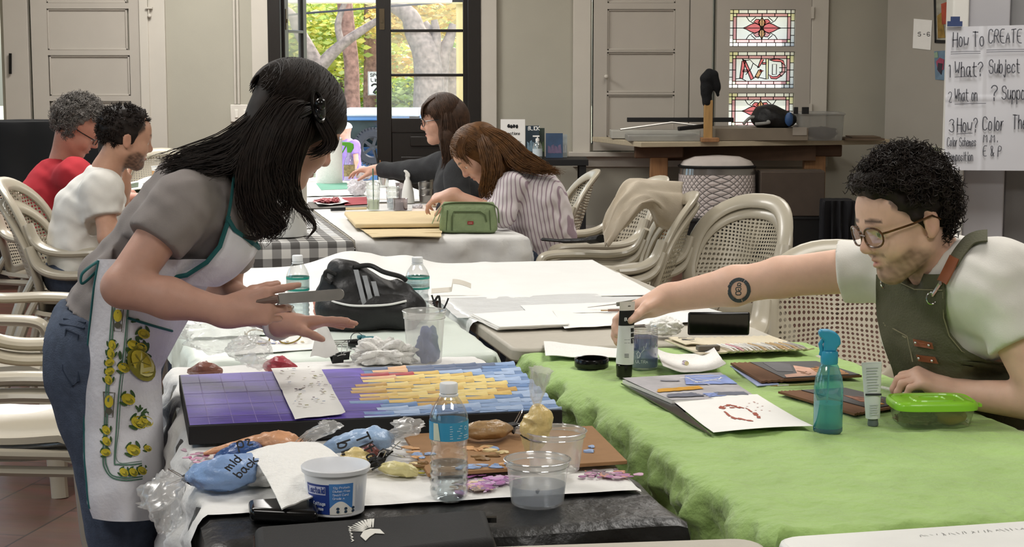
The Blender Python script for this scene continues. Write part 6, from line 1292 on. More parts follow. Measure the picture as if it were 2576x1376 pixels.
cup('clear ribbed cup beside the straw cup', 988, 524, .028, .035, .11, MATS['cup_clear'], liquid=.05, lm=cloudy, rings=(.3, .55, .8)); cup('squat jar with muddy mauve water in front of the ribbed cup', 1007, 528, .036, .038, .055, clear('muddy', 'cdbfc0', .15, .05, .45, '8f7f82', .6), 'jar', .04, clear('mauve_water', 'a89096', .1, .05, .6, '8a6f74', .4), 'glass_jar')
cup('tall cloudy cup behind the mauve jar', 1014, 508, .032, .040, .10, clear('smoky', 'd8cfcf', .15, .05, .35, 'a49a9c', .6), liquid=.07, lm=MATS['mauve_water'])
cup('brushed steel tumbler right of the white spray bottle', 1071, 508, .033, .043, .145, mat('tumbler_steel', 'a9a59f', .35, .85, var=.15, scale=20), rings=(.25, .5, .75, .92), n='metal_tumbler')
p = T(1026, 510, WZ_); M = Matrix.Translation((p.x, p.y, WZ_)); t = thing('spray_bottle', (p.x, p.y, WZ_), 'small white pointed spray bottle on the far table', 'bottle'); wp = mat('bottle_white', 'e3e2dc', .45)
obj('bottle_body', MB().lathe([(0, 0), (.034, 0), (.036, .006), (.031, .06), (.018, .115), (.012, .125), (.012, .14), (0, .14)], 30, M), wp, t, sharp=60); obj('nozzle', MB().prism([M @ Vector(q) for q in ((-.014, -.009, .138), (.014, -.009, .138), (.013, -.009, .155), (-.004, -.009, .172), (-.018, -.009, .176), (-.022, -.009, .168), (-.012, -.009, .16))], (0, .018, 0)), wp, t, bev=.004)
t, p = cup('jar of paint brushes at the far end of the tables', 965, 470, .03, .032, .10, clear('jar_clear', 'f0f2f0', .2, .05, .2, 'cfcfca', .7), 'jar', n='brush_jar')
for k, (dx, dz, c) in enumerate(((-.05, .22, 'black'), (-.02, .16, 'brown'), (.0, .12, 'pink'), (.015, .13, 'brown'), (.028, .12, 'tan'))): obj('brush', MB().tube([p + Vector((dx * .2, 0, .01)), p + Vector((dx, .0, dz))], [.003, .0045], 6), mat('brush_' + c, dict(black='1d1c1c', brown='7a4f2e', pink='c0a0a4', tan='b8986a')[c], .5), t)
p = T(898, 492, WZ_); tag(obj('tissue', crumple((p.x, p.y, WZ_ + .045), (.055, .05, .05), 5, .5, 21, WZ_), mat('stained_tissue', 'd9d6da', .95, var=.3, scale=30), sharp=60), 'crumpled stained tissue left of the straw cup', 'tissue')
p = T(915, 452, WZ_); tag(obj('tissue', crumple((p.x, p.y, WZ_ + .04), (.06, .05, .045), 5, .5, 22, WZ_), mat('pinkish_tissue', 'e2d8dc', .95, var=.2, scale=30), sharp=60), 'crumpled pale tissue behind the straw cup by the outstretched hand', 'tissue')
t = thing('paper_plate', T(822, 515, WZ_), 'white paper palette with red paint left of the straw cup', 'palette'); p = T(822, 512, WZ_); pq_ = quad((786, 504), (855, 501), (882, 514), (800, 521), WZ_ + .004)
obj('plate', MB().grid(14, 10, lambda u, v: pq_(u, v) + Vector((0, 0, .012 * ((2 * u - 1) ** 2 + (2 * v - 1) ** 2) * .7 + .004 * nz(u * 4, v * 4))), .001), paper_m, t); obj('paint', MB().blob(pq_(.4, .5) + Vector((0, 0, .012)), (.055, .07, .012), 4, .6, 3, 3).blob(pq_(.62, .3) + Vector((0, 0, .02)), (.02, .04, .014), 3, .5, 3, 5), mat('paint_rose', 'b0585e', .5, var=.4, scale=30), t)
dq = quad((775, 508), (925, 500), (930, 520), (770, 524), WZ_ + .002); tsheet('drawing_board', 'grey drawing board beneath the white paper palette', 'board', dq, mat('grey_board', '77736e', .8), None, .003); tsheet('red_paper', 'red painted sheet left of the straw cup', 'paper', quad((855, 497), (922, 495), (926, 513), (868, 516), WZ_ + .007), mat('red_sheet', 'a8484f', .8, var=.15, scale=20), None, .001)
tsheet('green_paper', 'teal green painted sheet in front of the paper towel roll', 'paper', quad((795, 461), (872, 459), (878, 475), (808, 478), WZ_ + .004), mat('teal_sheet', '7db8a2', .8, var=.1, scale=14), None, .001); tsheet('white_paper', 'white paper under the teal green sheet', 'paper', quad((775, 457), (905, 455), (920, 490), (770, 494), WZ_ + .001), paper_m, lambda u, v: .004 * abs(nz(u * 4, v * 4)), .001)
tsheet('painted_paper', 'white paper with pink marks by the hand of the woman in stripes', 'paper', quad((1040, 515), (1200, 512), (1215, 530), (1035, 533), WZ_ + .002), mat('pinkish_paper', 'e6d9cf', .85, var=.1, scale=10), None, .001)
a, c = T(832, 527, WZ_ + .008), T(922, 524, WZ_ + .008); t = thing('marker_pen', (a.x, a.y, WZ_), 'black and cream marker lying in front of the drawing board', 'pen'); obj('cap', MB().tube([a, a * .6 + c * .4], .009, 10), blackgl, t); obj('barrel', MB().tube([a * .6 + c * .4, c], .007, 10), kraft, t)
p = T(1095, 522, WZ_); tag(obj('sponge', crumple((p.x, p.y, WZ_ + .02), (.03, .025, .02), 4, .3, 31, WZ_), cream), 'small cream cloth lump beside the pouch', 'cloth')
p = T(1050, 525, WZ_); tag(obj('tissue', crumple((p.x, p.y, WZ_ + .012), (.03, .02, .014), 4, .6, 32, WZ_), MATS['stained_tissue'], sharp=60), 'tiny grey crumpled tissue in front of the steel tumbler', 'tissue')
# paper towel roll and the green-trigger bottle at the far end
p = T(828, 461, WZ_); M = Matrix.Translation((p.x, p.y, WZ_)); t = thing('towel_roll', (p.x, p.y, WZ_), 'upright white paper towel roll at the end of the far table', 'paper towel roll'); obj('paper', MB().lathe([(.02, 0), (.082, 0), (.083, .004), (.083, .274), (.081, .278), (.02, .278), (.02, 0)], 40, M), towel_m, t, sharp=50); obj('core', MB().lathe([(.019, .0), (.021, .0), (.021, .279), (.019, .279)], 24, M), card_m, t)
p = T(879, 455, WZ_); M = Matrix.Translation((p.x, p.y, WZ_)); t = thing('spray_bottle', (p.x, p.y, WZ_), 'clear spray bottle with a bright green trigger beside the towel roll', 'spray bottle'); obj('bottle_body', MB().lathe([(0, 0), (.033, 0), (.035, .005), (.035, .10), (.028, .13), (.014, .16), (.013, .18)], 28, M), MATS['cup_clear'], t, sharp=60)
obj('label', MB().lathe([(.0355, .03), (.0355, .10)], 28, M), mat('label_mottled', 'b9a878', .6, var=.5, scale=60), t); gt = mat('trigger_green', '57a02c', .4); hd = MB(); hd.prism([M @ Vector(q) for q in ((-.012, -.012, .178), (.014, -.012, .178), (.03, -.012, .205), (.028, -.012, .232), (.006, -.012, .242), (-.04, -.012, .246), (-.048, -.012, .236), (-.04, -.012, .222), (-.014, -.012, .218))], (0, .024, 0)); obj('spray_head', hd, gt, t, bev=.004); obj('trigger', MB().tube([M @ Vector(q) for q in ((-.02, 0, .218), (-.036, 0, .19), (-.05, 0, .165))], [.008, .007, .005], 8, flat=.6), gt, t)
p = T(786, 458, WZ_); tag(obj('small_box', MB().box((p.x, p.y, WZ_ + .014), (.05, .06, .026), TA), paper_m, bev=.002), 'small white box left of the paper towel roll', 'box')
# white bucket and sunglasses on the checked cloth
p = T(706, 598, WZ_); M = Matrix.Translation((p.x, p.y + .1, WZ_)); t = thing('white_bucket', (p.x, p.y + .1, WZ_), 'translucent white canister on the checked cloth behind the woman\'s hair', 'canister'); obj('bucket_wall', MB().lathe([(0, .002), (.098, 0), (.1, .004), (.104, .27), (.107, .275), (.105, .28), (.1, .27), (.096, .01)], 44, M), mat('canister_white', 'dfe0dd', .5, var=.06, scale=8), t, sharp=50); obj('lid', MB().lathe([(0, .284), (.104, .283), (.108, .279), (.108, .268)], 44, M), mat('canister_white', ''), t)
p = T(728, 590, WZ_); spectacles('black sunglasses lying on the checked cloth', Vector((p.x, p.y - .01, WZ_)), -.5, blackgl, .14, (.028, .020), tilt=.35, lens=mat('dark_lens', '1c1d1f', .08))
# ================================================================ left: covered piano, bench, side table
pz0 = .205; a, b2 = P(-140, 300, 11.7), P(243, 300, 11.7); zt_ = P(0, 307, 11.7).z
def cloth_block(x0, x1, y0, y1, z0, z1, seed, amp=.012):
 mb = MB(); per = [(x0, y0), (x1, y0), (x1, y1), (x0, y1), (x0, y0)]; pts = []
 for i in range(4):
  for k in range(26): s = k / 26; pts.append((per[i][0] + (per[i + 1][0] - per[i][0]) * s, per[i][1] + (per[i + 1][1] - per[i][1]) * s))
 cx, cy = (x0 + x1) / 2, (y0 + y1) / 2; rows = [(.0, z1, .0), (.5, z1, .3), (.985, z1, .6), (1.0, z1 - .015, 1)] + [(1.0, z1 - .015 - (z1 - .015 - z0) * k / 10, 1) for k in range(1, 11)]; vs = []
 for sc, z, am in rows:
  for i, (x, y) in enumerate(pts):
   d = Vector((x - cx, y - cy, 0)); k = sc + (am * amp * (nz(i * .35 + seed, z * 3) + .5 * math.sin(i * .9 + seed)) / max(.1, d.length)) * (1 + (z1 - z) * 2); vs.append((cx + (x - cx) * k, cy + (y - cy) * k, z + (.004 * nz(x * 4, y * 4, seed) if am < 1 else 0)))
 n = len(pts); mb._add(vs, [(i * n + j, i * n + (j + 1) % n, (i + 1) * n + (j + 1) % n, (i + 1) * n + j) for i in range(len(rows) - 1) for j in range(n)]); return mb
bcl = mat('black_cover_cloth', '0e0e0f', .85, var=.3, scale=8); t = thing('covered_piano', ((a.x + b2.x) / 2, 11.95, pz0), 'upright form under a black cloth at the back left', 'covered piano')
obj('cover_cloth', cloth_block(a.x, b2.x, 11.7, 12.25, pz0 + .02, zt_, 4), bcl, t, sharp=60); obj('foot', MB().box(((a.x + b2.x) / 2, 11.98, pz0 + .015), (b2.x - a.x - .1, .45, .03)), mat('dark_wood', '2a1f18', .5), t)
a, b2 = P(-120, 530, 11.3), P(128, 530, 11.3); z1 = P(0, 529, 11.3).z; t = thing('bench', ((a.x + b2.x) / 2, 11.45, 0), 'low dark bench with a brown woven top at the left edge', 'bench')
obj('woven_top', MB().box(((a.x + b2.x) / 2, 11.43, z1 - .05), (b2.x - a.x, .36, .11)), mat('woven_brown', '6e5c4a', .95, var=.5, scale=70, bump=.5, bscale=150), t, bev=.012); obj('rim', MB().box(((a.x + b2.x) / 2, 11.43, z1 + .008), (b2.x - a.x + .01, .37, .018)), mat('bench_trim', '97917f', .7), t, bev=.004)
for sx in (0, 1):
 for sy in (0, 1): obj('leg', MB().box((a.x + .04 + (b2.x - a.x - .08) * sx, 11.28 + .30 * sy, (z1 - .1) / 2), (.06, .06, z1 - .1)), mat('dark_wood', ''), t)
obj('apron', MB().box(((a.x + b2.x) / 2, 11.43, z1 - .17), (b2.x - a.x - .06, .30, .13)), mat('bench_black', '120f0d', .6), t)
table('small folding table with magazines at the back left', (-2.62, 10.0), w=.95, l=.75)
mq = quad((318, 462), (378, 455), (386, 474), (305, 483), TZ + .02); t = thing('magazine', (mq(.5, .5).x, mq(.5, .5).y, TZ), 'open magazine with dark green pictures by the bearded man in white', 'magazine'); obj('pages', MB().grid(10, 6, lambda u, v: mq(u, v) + Vector((0, 0, .01 * math.sin(u * PI))), .006), paper_m, t)
g = MB(); g.grid(6, 4, lambda u, v: mq(.12 + u * .4, .15 + v * .6) + Vector((0, 0, .0015 + .01 * math.sin((.12 + u * .4) * PI)))); obj('picture', g, mat('picture_green', '56654f', .5, var=.4, scale=20), t); mq2 = quad((312, 476), (420, 466), (425, 482), (305, 494), TZ + .004); tsheet('magazine', 'pale green magazine lying flat at the edge of the back table', 'magazine', mq2, mat('magazine_green', '9aa88a', .5, var=.4, scale=14), None, .008)
mq3 = quad((345, 455), (395, 443), (405, 455), (350, 464), TZ + .03); tsheet('magazine', 'white magazine behind the open one on the back left table', 'magazine', mq3, paper_m, lambda u, v: .01 * math.sin(u * 3), .004)
p = P(398, 452, 10.65); M = Matrix.Translation((p.x, p.y, TZ)); t = thing('paper_cup', (p.x, p.y, TZ), 'paper cup with a tan sleeve on the back left table', 'cup'); obj('cup_wall', MB().lathe([(0, .003), (.028, 0), (.040, .11), (.042, .112), (.039, .11)], 28, M), paper_m, t, sharp=50); obj('sleeve', MB().lathe([(.0325, .03), (.0385, .085)], 28, M), mat('sleeve_tan', 'c79a6a', .8), t)
# ================================================================ back right: work table and what stands on and under it
ply = mat('plywood', 'b8ab92', .6, var=.12, scale=8, stretch=(.5, 6, 6)); pine = mat('pine_wood', '9a6f48', .55, var=.25, scale=12, stretch=(5, 5, .6)); WT = .91
fl_, fr_ = T(1612, 358, WT), T(2240, 351, WT); bl2, br2 = P(1490, 340, 13.32), P(2225, 340, 13.1)
t = thing('work_table', ((fl_.x + fr_.x) / 2, 12.8, 0), 'long plywood-topped work table under the stained glass shutter', 'table')
pts = [Vector((q.x, q.y, WT - .036)) for q in (fl_, fr_, Vector((fr_.x, 13.0, 0)), Vector((bl2.x, 13.32, 0)))]; obj('tabletop', MB().prism(pts, (0, 0, .036)), ply, t, bev=.003)
for px, Y, n in ((1657, 12.75, .13), (2048, 12.95, .16)):
 x = P(px, 400, Y).x; obj('leg', MB().box((x, Y, .46), (n, .09, .80)), pine, t, bev=.006); ft = MB().prism([Vector((x - .19, Y - .07, 0)), Vector((x + .19, Y - .07, 0)), Vector((x + .19, Y - .07, .025)), Vector((x + .07, Y - .07, .12)), Vector((x - .07, Y - .07, .12)), Vector((x - .19, Y - .07, .025))], (0, .14, 0)); obj('foot', ft, pine, t, bev=.006); obj('top_bearer', MB().box((x, Y, WT - .085), (.36 if n < .14 else .4, .1, .09)), mat('dark_pine', '5d4330', .6, var=.2), t, bev=.01)
xa_, xb_ = P(1657, 400, 12.8).x, P(2048, 400, 12.9).x; obj('stretcher', MB().box(((xa_ + xb_) / 2, 12.85, .32), (xb_ - xa_, .05, .12)), pine, t, bev=.005); obj('rail', MB().box(((xa_ + xb_) / 2, 12.86, WT - .10), (xb_ - xa_, .05, .11)), MATS['dark_pine'], t)
def flat(px0, py0, px1, py1, Y, d, z=None): a, b_ = P(px0, py1, Y), P(px1, py0, Y); return ((a.x + b_.x) / 2, Y + d / 2, (a.z + b_.z) / 2), (b_.x - a.x, d, b_.z - a.z)
t = thing('paper_trimmer', P(1650, 345, 12.6), 'grey guillotine paper trimmer on the work table', 'paper trimmer'); gy = mat('trimmer_grey', '8f8e88', .5); c, s = flat(1580, 331, 1762, 346, 12.55, .45); obj('bed', MB().box((c[0], c[1], WT + .022), (s[0], s[1], .042)), gy, t, bev=.004)
c, s = flat(1538, 318, 1762, 332, 12.9, .25); obj('rear_bed', MB().box((c[0], c[1], WT + .035), (s[0], s[1], .06)), mat('trimmer_pale', 'b0aea6', .5), t, bev=.004); obj('blade_arm', MB().beam(P(1706, 324, 12.52), P(1782, 316, 12.6), .03, .03), black_m, t, bev=.005); obj('guide_rod', MB().tube([P(1560, 326, 12.7), P(1690, 308, 12.8), P(1760, 316, 12.8)], .008, 6), metal, t)
tag(obj('straight_edge', MB().box(*flat(1578, 296, 1846, 307, 13.0, .05)), black_m, bev=.003), 'long black straight bar lying across the back of the work table', 'bar'); bpy.data.objects['straight_edge'].location.z -= 0
for px in (1640, 1830): pass
c, s = flat(1800, 314, 2034, 345, 12.62, .45); t = thing('flat_box', (c[0], c[1], WT), 'flat grey-brown box with a white label on the work table', 'box'); obj('box_body', MB().box((c[0], c[1], WT + .048), (s[0], .45, .092)), mat('box_grey_brown', '7d7263', .6), t, bev=.004); obj('label', MB().box(flat(1994, 320, 2030, 340, 12.615, .004)[0], flat(1994, 320, 2030, 340, 12.615, .004)[1]), mat('label_dull', '9d958a', .6), t)
# stand with black cover
t = thing('wooden_stand', (P(1784, 340, 12.5).x, 12.5, WT), 'wooden display stand holding a black curved cover on the work table', 'stand'); obj('base', MB().box((P(1786, 340, 12.5).x, 12.52, WT + .015), (.13, .12, .03)), pine, t, bev=.004); obj('post', MB().box((P(1782, 300, 12.5).x, 12.52, WT + .16), (.062, .05, .28)), mat('stand_wood', 'b08a55', .5, var=.2, scale=12, stretch=(5, 5, .6)), t, bev=.004)
ck_ = SDF((P(1750, 0, 12.5).x, 12.40, P(0, 275, 12.5).z), (P(1825, 0, 12.5).x, 12.66, P(0, 165, 12.5).z), .007); pp_ = lambda x, y: tuple(P(x, y, 12.52)); ck_.chain([pp_(1779, 258), pp_(1777, 225), pp_(1778, 198), pp_(1784, 186)], [.034, .04, .042, .036], .02).chain([pp_(1784, 187), pp_(1795, 190), pp_(1802, 215), pp_(1806, 238)], [.036, .034, .030, .012], .015); ck_.rough(.004, 60, 1); v, f_ = ck_.mesh(); obj('black_cover', MB().raw(v, f_), mat('black_felt', '131416', .95, bump=.4, bscale=100), t)
# black bag, clear bin
p = P(1950, 314, 12.66); bgm = SDF((p.x - .22, 12.55, WT + .06), (p.x + .22, 12.98, WT + .34), .009); bgm.ell((p.x - .03, 12.76, WT + .16), (.13, .13, .085), .04).ell((p.x + .06, 12.76, WT + .15), (.11, .12, .07), .04).ell((p.x - .05, 12.76, WT + .20), (.09, .1, .06), .04); bgm.cut((0, 0, WT + .094), (0, 0, -1)); bgm.rough(.008, 30, 4); v, f_ = bgm.mesh(); tag(obj('soft_bag', MB().raw(v, f_), bagb, sharp=80), 'soft black bag lying on the flat box beside the stained glass', 'bag')
tag(obj('cable', MB().tube(spline([P(1870, 312, 12.7), P(1890, 295, 12.72), P(1915, 300, 12.7), P(1935, 308, 12.62), P(1900, 312, 12.64)], 6), .012, 8), mat('cable_grey', '8a8a86', .6)), 'loose grey cable left of the soft black bag', 'cable')
c, s = flat(2008, 274, 2128, 343, 12.62, .36); t = thing('storage_bin', (c[0], c[1], WT), 'clear plastic storage bin with a black latch on the work table', 'bin'); M = Matrix.Translation((c[0], c[1], WT)); obj('bin_wall', loft(MB(), [(s[0] / 2 * .93, .16, .002, 0), (s[0] / 2 * .95, .165, .01, 0), (s[0] / 2, .18, s[2] * .92, 0), (s[0] / 2 * 1.03, .19, s[2] * .94, 0)], 44, M, .25), clear('bin_plastic', 'f2f3f2', .08, .15, .42, 'd2d3d0', .4), t, sharp=40); obj('lid', loft(MB(), [(s[0] / 2 * 1.04, .195, s[2] * .95, 0), (s[0] / 2 * 1.05, .2, s[2] * 1.0, 0), (s[0] / 2 * .98, .18, s[2] * 1.04, 0)], 44, M, .25), MATS['bin_plastic'], t, sharp=40)
obj('latch', MB().box(P(2026, 278, 12.60), (.05, .02, .05)), black_m, t, bev=.003); obj('latch', MB().box(P(2002, 278, 12.63), (.03, .03, .05)), black_m, t, bev=.003); obj('contents', crumple((c[0] + .03, c[1], WT + .05), (.12, .11, .05), 4, .5, 41, WT + .006), mat('bin_contents', '4a4d50', .7, var=.5, scale=30), t, sharp=40); obj('blue_item', MB().blob(P(1985, 300, 12.6), (.03, .02, .05), 3, .1), mat('blue_plastic', '2f4f7d', .4), t)
c, s = flat(2126, 333, 2226, 341, 12.7, .3); tag(obj('cardboard_sheet', MB().box((c[0], c[1], WT + .008), (s[0], .3, .014)).box((c[0] + .02, c[1] + .02, WT + .021), (s[0] - .08, .26, .008)), mat('dull_card', '6b5a49', .9)), 'flat brown cardboard sheets at the right end of the work table', 'cardboard')
# below the table
def simplebox(n, lab, cat, px0, py0, px1, py1, Y, d, m, zb, bev=.006): a, b_ = P(px0, py1, Y), P(px1, py0, Y); t = thing(n, ((a.x + b_.x) / 2, Y + d / 2, zb), lab, cat); obj('box_body', MB().box(((a.x + b_.x) / 2, Y + d / 2, (zb + b_.z) / 2), (b_.x - a.x, d, b_.z - zb)), m, t, bev=bev); return t, a, b_
blk = mat('black_crate', '0d0d0e', .5); t, a, b_ = simplebox('black_box', 'low black box under the work table, below the quilted bag', 'box', 1706, 552, 1935, 665, 12.35, .35, blk, 0.0); zq = b_.z; obj('lid_rim', MB().box(((a.x + b_.x) / 2, 12.525, zq - .012), (b_.x - a.x + .012, .362, .02)), blk, t, bev=.003)
t, a2, b3 = simplebox('black_box', 'low black box under the work table, below the cardboard carton', 'box', 1942, 545, 2090, 665, 12.4, .35, blk, 0.0); obj('lid_rim', MB().box(((a2.x + b3.x) / 2, 12.575, b3.z - .012), (b3.x - a2.x + .012, .362, .02)), blk, t, bev=.003)
brc = mat('dull_carton', '4f443b', .9, var=.1); t, a, b_ = simplebox('cardboard_carton', 'dull brown cardboard carton under the work table', 'carton', 1912, 432, 2076, 541, 12.4, .34, brc, b3.z + .002); obj('flap', MB().grid(1, 1, lambda u, v: Vector((a.x + (b_.x - a.x) * u, 12.42 + .15 * v, b_.z + .004)), .004), brc, t); obj('tape', MB().box(((a.x + b_.x) / 2, 12.57, b_.z + .006), (b_.x - a.x, .05, .002)), mat('tape_brown', '5f5040', .5), t)
def quilt():
 m = mat('quilted_fabric', 'c9bfba', .8, var=.06); N = m.node_tree.nodes; L = m.node_tree.links; b = N['Principled BSDF']; tc = N.new('ShaderNodeTexCoord'); sp = N.new('ShaderNodeSeparateXYZ'); L.new(tc.outputs['UV'], sp.inputs[0]); out = []
 for sgn in (1, -1):
  a = N.new('ShaderNodeMath'); a.operation = 'MULTIPLY_ADD'; a.inputs[1].default_value = sgn; L.new(sp.outputs[1], a.inputs[0]); L.new(sp.outputs[0], a.inputs[2]); k = N.new('ShaderNodeMath'); k.operation = 'MULTIPLY'; k.inputs[1].default_value = 22; L.new(a.outputs[0], k.inputs[0]); f = N.new('ShaderNodeMath'); f.operation = 'PINGPONG'; f.inputs[1].default_value = .5; L.new(k.outputs[0], f.inputs[0]); out.append(f)
 mn = N.new('ShaderNodeMath'); mn.operation = 'MINIMUM'; L.new(out[0].outputs[0], mn.inputs[0]); L.new(out[1].outputs[0], mn.inputs[1]); r = N.new('ShaderNodeValToRGB'); r.color_ramp.elements[0].position = .05; r.color_ramp.elements[1].position = .12; r.color_ramp.elements[0].color = lin('6f6a68') + (1,); r.color_ramp.elements[1].color = lin('d2c8c4') + (1,); L.new(mn.outputs[0], r.inputs[0]); L.new(r.outputs[0], b.inputs['Base Color']); bp = N.new('ShaderNodeBump'); bp.inputs['Strength'].default_value = .5; bp.inputs['Distance'].default_value = .02; L.new(mn.outputs[0], bp.inputs['Height']); L.new(bp.outputs[0], b.inputs['Normal']); return m
a, b_ = P(1712, 548, 12.38), P(1908, 400, 12.38); cx, hw_ = (a.x + b_.x) / 2, (b_.x - a.x) / 2; t = thing('quilted_bag', (cx, 12.55, zq + .003), 'pale quilted storage bag with a domed zipped top under the work table', 'bag'); M = Matrix.Translation((cx, 12.55, zq + .003)); H = P(0, 442, 12.38).z - zq
g = MB(); nn = 60; rows = [(.95, 0), (1.0, .02), (1.0, .33 * H), (.985, .34 * H), (1.0, .35 * H), (1.0, .7 * H), (.985, .71 * H), (1.0, .72 * H), (.99, H)]
for i in range(len(rows) - 1):
 b0 = len(g.v); vs = []
 for sc, z in (rows[i], rows[i + 1]):
  for j in range(nn + 1): aa = 2 * PI * j / nn; c_, s_ = math.cos(aa), math.sin(aa); vs.append(M @ Vector((hw_ * sc * abs(c_) ** .6 * (1 if c_ > 0 else -1), .17 * sc * abs(s_) ** .6 * (1 if s_ > 0 else -1), z)))
 uv = [(j / nn * 1.6, z) for _, z in (rows[i], rows[i + 1]) for j in range(nn + 1)]; g._add(vs, [(j, j + 1, nn + 2 + j, nn + 1 + j) for j in range(nn)], uv)
obj('quilted_side', g, quilt(), t, sharp=50); obj('clear_band', loft(MB(), [(hw_ * .99, .17, H, 0), (hw_ * .97, .165, H + .05, 0)], 48, M, .6), clear('bag_band', 'e8e4e0', .2, .1, .5, 'b9b2ac', .5), t, sharp=50); obj('zip_binding', loft(MB(), [(hw_ * 1.0, .172, H + .045, 0), (hw_ * 1.02, .176, H + .058, 0), (hw_ * .98, .168, H + .066, 0)], 48, M, .6), black_m, t); obj('domed_top', loft(MB(), [(hw_ * .97, .166, H + .06, 0), (hw_ * .88, .15, H + .095, 0), (hw_ * .6, .1, H + .125, 0), (hw_ * .1, .02, H + .135, 0)], 48, M, .7), mat('quilt_top', 'bdb4ae', .8, bump=.3, bscale=20), t, sharp=60); obj('emblem', MB().disc((0, 0, 0), .026, 20, M @ Matrix.Translation((hw_ * .32, -.172, H * .42)) @ Matrix.Rotation(PI / 2, 4, 'X')), black_m, t)
a, b_ = P(2078, 500, 12.2), P(2150, 500, 12.2); t = tag(obj('dark_coat', cloth_block(a.x, b_.x, 12.2, 12.45, .05, P(0, 505, 12.2).z, 8, .02), mat('dark_cloth', '17171b', .9, var=.2), sharp=60), 'dark cloth draped over a seat back right of the cartons', 'cloth')
# small black table with leaflets
a = P(1480, 402, 12.75); t = thing('side_table', (a.x - .45, 12.9, 0), 'small black side table with leaflets by the door trim', 'table'); obj('tabletop', MB().box((a.x - .45, 12.95, .745), (.9, .42, .045)), black_m, t, bev=.003)
for sx in (-.86, -.04):
 for sy in (12.78, 13.12): obj('leg', MB().box((a.x + sx, sy, .36), (.05, .05, .72)), black_m, t)
ST_ = .769; p = P(1290, 372, 12.9); t = thing('sign_holder', (p.x, 12.9, ST_), 'white printed sign in a clear stand on the side table', 'sign'); x0, x1, z1_ = P(1259, 0, 12.88).x, P(1321, 0, 12.88).x, P(0, 300, 12.88).z
obj('printed_card', MB().box(((x0 + x1) / 2, 12.88, (ST_ + z1_) / 2 + .01), (x1 - x0, .003, z1_ - ST_ - .02)), paper_m, t); obj('stand', MB().box(((x0 + x1) / 2, 12.91, ST_ + .005), (x1 - x0, .07, .008)).box(((x0 + x1) / 2, 12.887, (ST_ + z1_) / 2), (x1 - x0 + .006, .003, z1_ - ST_ - .01)), clear('acrylic', 'ffffff', .1, .02), t)
g = MB(); F = lambda x, y: Vector((x0 + x, 12.877, z1_ - y)); write(g, 'Donations', .020, lambda x, y: F(x, .115 - y), .025, 0, .17, .9); write(g, 'to', .016, lambda x, y: F(x, .145 - y), .08, 0, .17); write(g, 'Transparently', .017, lambda x, y: F(x, .175 - y), .012, 0, .17, .85)
for k in range(4): g.blob(F(.06 + k * .02, .05 + .004 * (k % 2)), (.010, .002, .014), 2, .4, 3, k)
obj('print', g, ink, t, smooth=False)
def leaflet(lab, px0, py0, px1, py1, Y, c1, c2, title=None, lean=.12):
 a, b_ = P(px0, py1, Y), P(px1, py0, Y); t = thing('leaflet', ((a.x + b_.x) / 2, Y, ST_), lab, 'leaflet'); w, h = b_.x - a.x, b_.z - ST_; Rm = Matrix.Translation(((a.x + b_.x) / 2, Y, ST_)) @ Matrix.Rotation(-lean, 4, 'X')
 obj('sheet', MB().box((0, 0, 0), (w, .008, h), mtx=Rm @ Matrix.Translation((0, 0, h / 2))), mat('leaf_' + c1, c1, .4, var=.3, scale=10), t); g = MB(); F = lambda x, y: Rm @ Vector((x - w / 2, -.0055, y)); g.mat(0)
 for k in range(4): x = w * (.12 + .2 * k); g.poly([F(x, h * .2), F(x + w * .22, h * .18), F(x + w * .15, h * (.45 + .1 * (k % 2))), F(x, h * .5)])
 g.mat(1)
 if title: write(g, title, h * .11, F, w * .2, h * .86, .2, .8)
 obj('cover_art', g, [mat('leaf_' + c2, c2, .4, var=.4, scale=14), paper_m], t, smooth=False)
leaflet('dark leaflet with a pale headline behind the sanitiser bottle', 1322, 316, 1356, 394, 13.0, '1f3442', '8fb0c4', 'BLICK'); leaflet('dark green leaflet right of the one with a pale headline', 1352, 322, 1370, 394, 13.05, '26382c', '5f7a4a'); leaflet('blue picture leaflet right of the sanitiser bottle', 1373, 335, 1416, 394, 12.95, '2f4a6a', '6a5a78'); leaflet('pale leaflet behind the blue picture one', 1404, 338, 1427, 394, 13.02, 'a9b0b0', 'c9cdd0')
p = P(1352, 392, 12.82); M = Matrix.Translation((p.x, 12.82, ST_)); t = thing('sanitiser_bottle', (p.x, 12.82, ST_), 'clear hand sanitiser pump bottle in front of the leaflets', 'bottle'); obj('bottle_body', MB().lathe([(0, 0), (.034, 0), (.036, .006), (.036, .09), (.026, .115), (.012, .125), (.012, .135)], 28, M), MATS['cup_clear'], t, sharp=60); obj('pump', MB().lathe([(.014, .13), (.014, .15), (.005, .152), (.005, .168), (0, .168)], 20, M).box((p.x - .01, 12.82, ST_ + .168), (.05, .014, .01)), paper_m, t); obj('label', MB().lathe([(.0365, .02), (.0365, .075)], 28, M), mat('label_pale_blue', 'c9d6dc', .5), t)
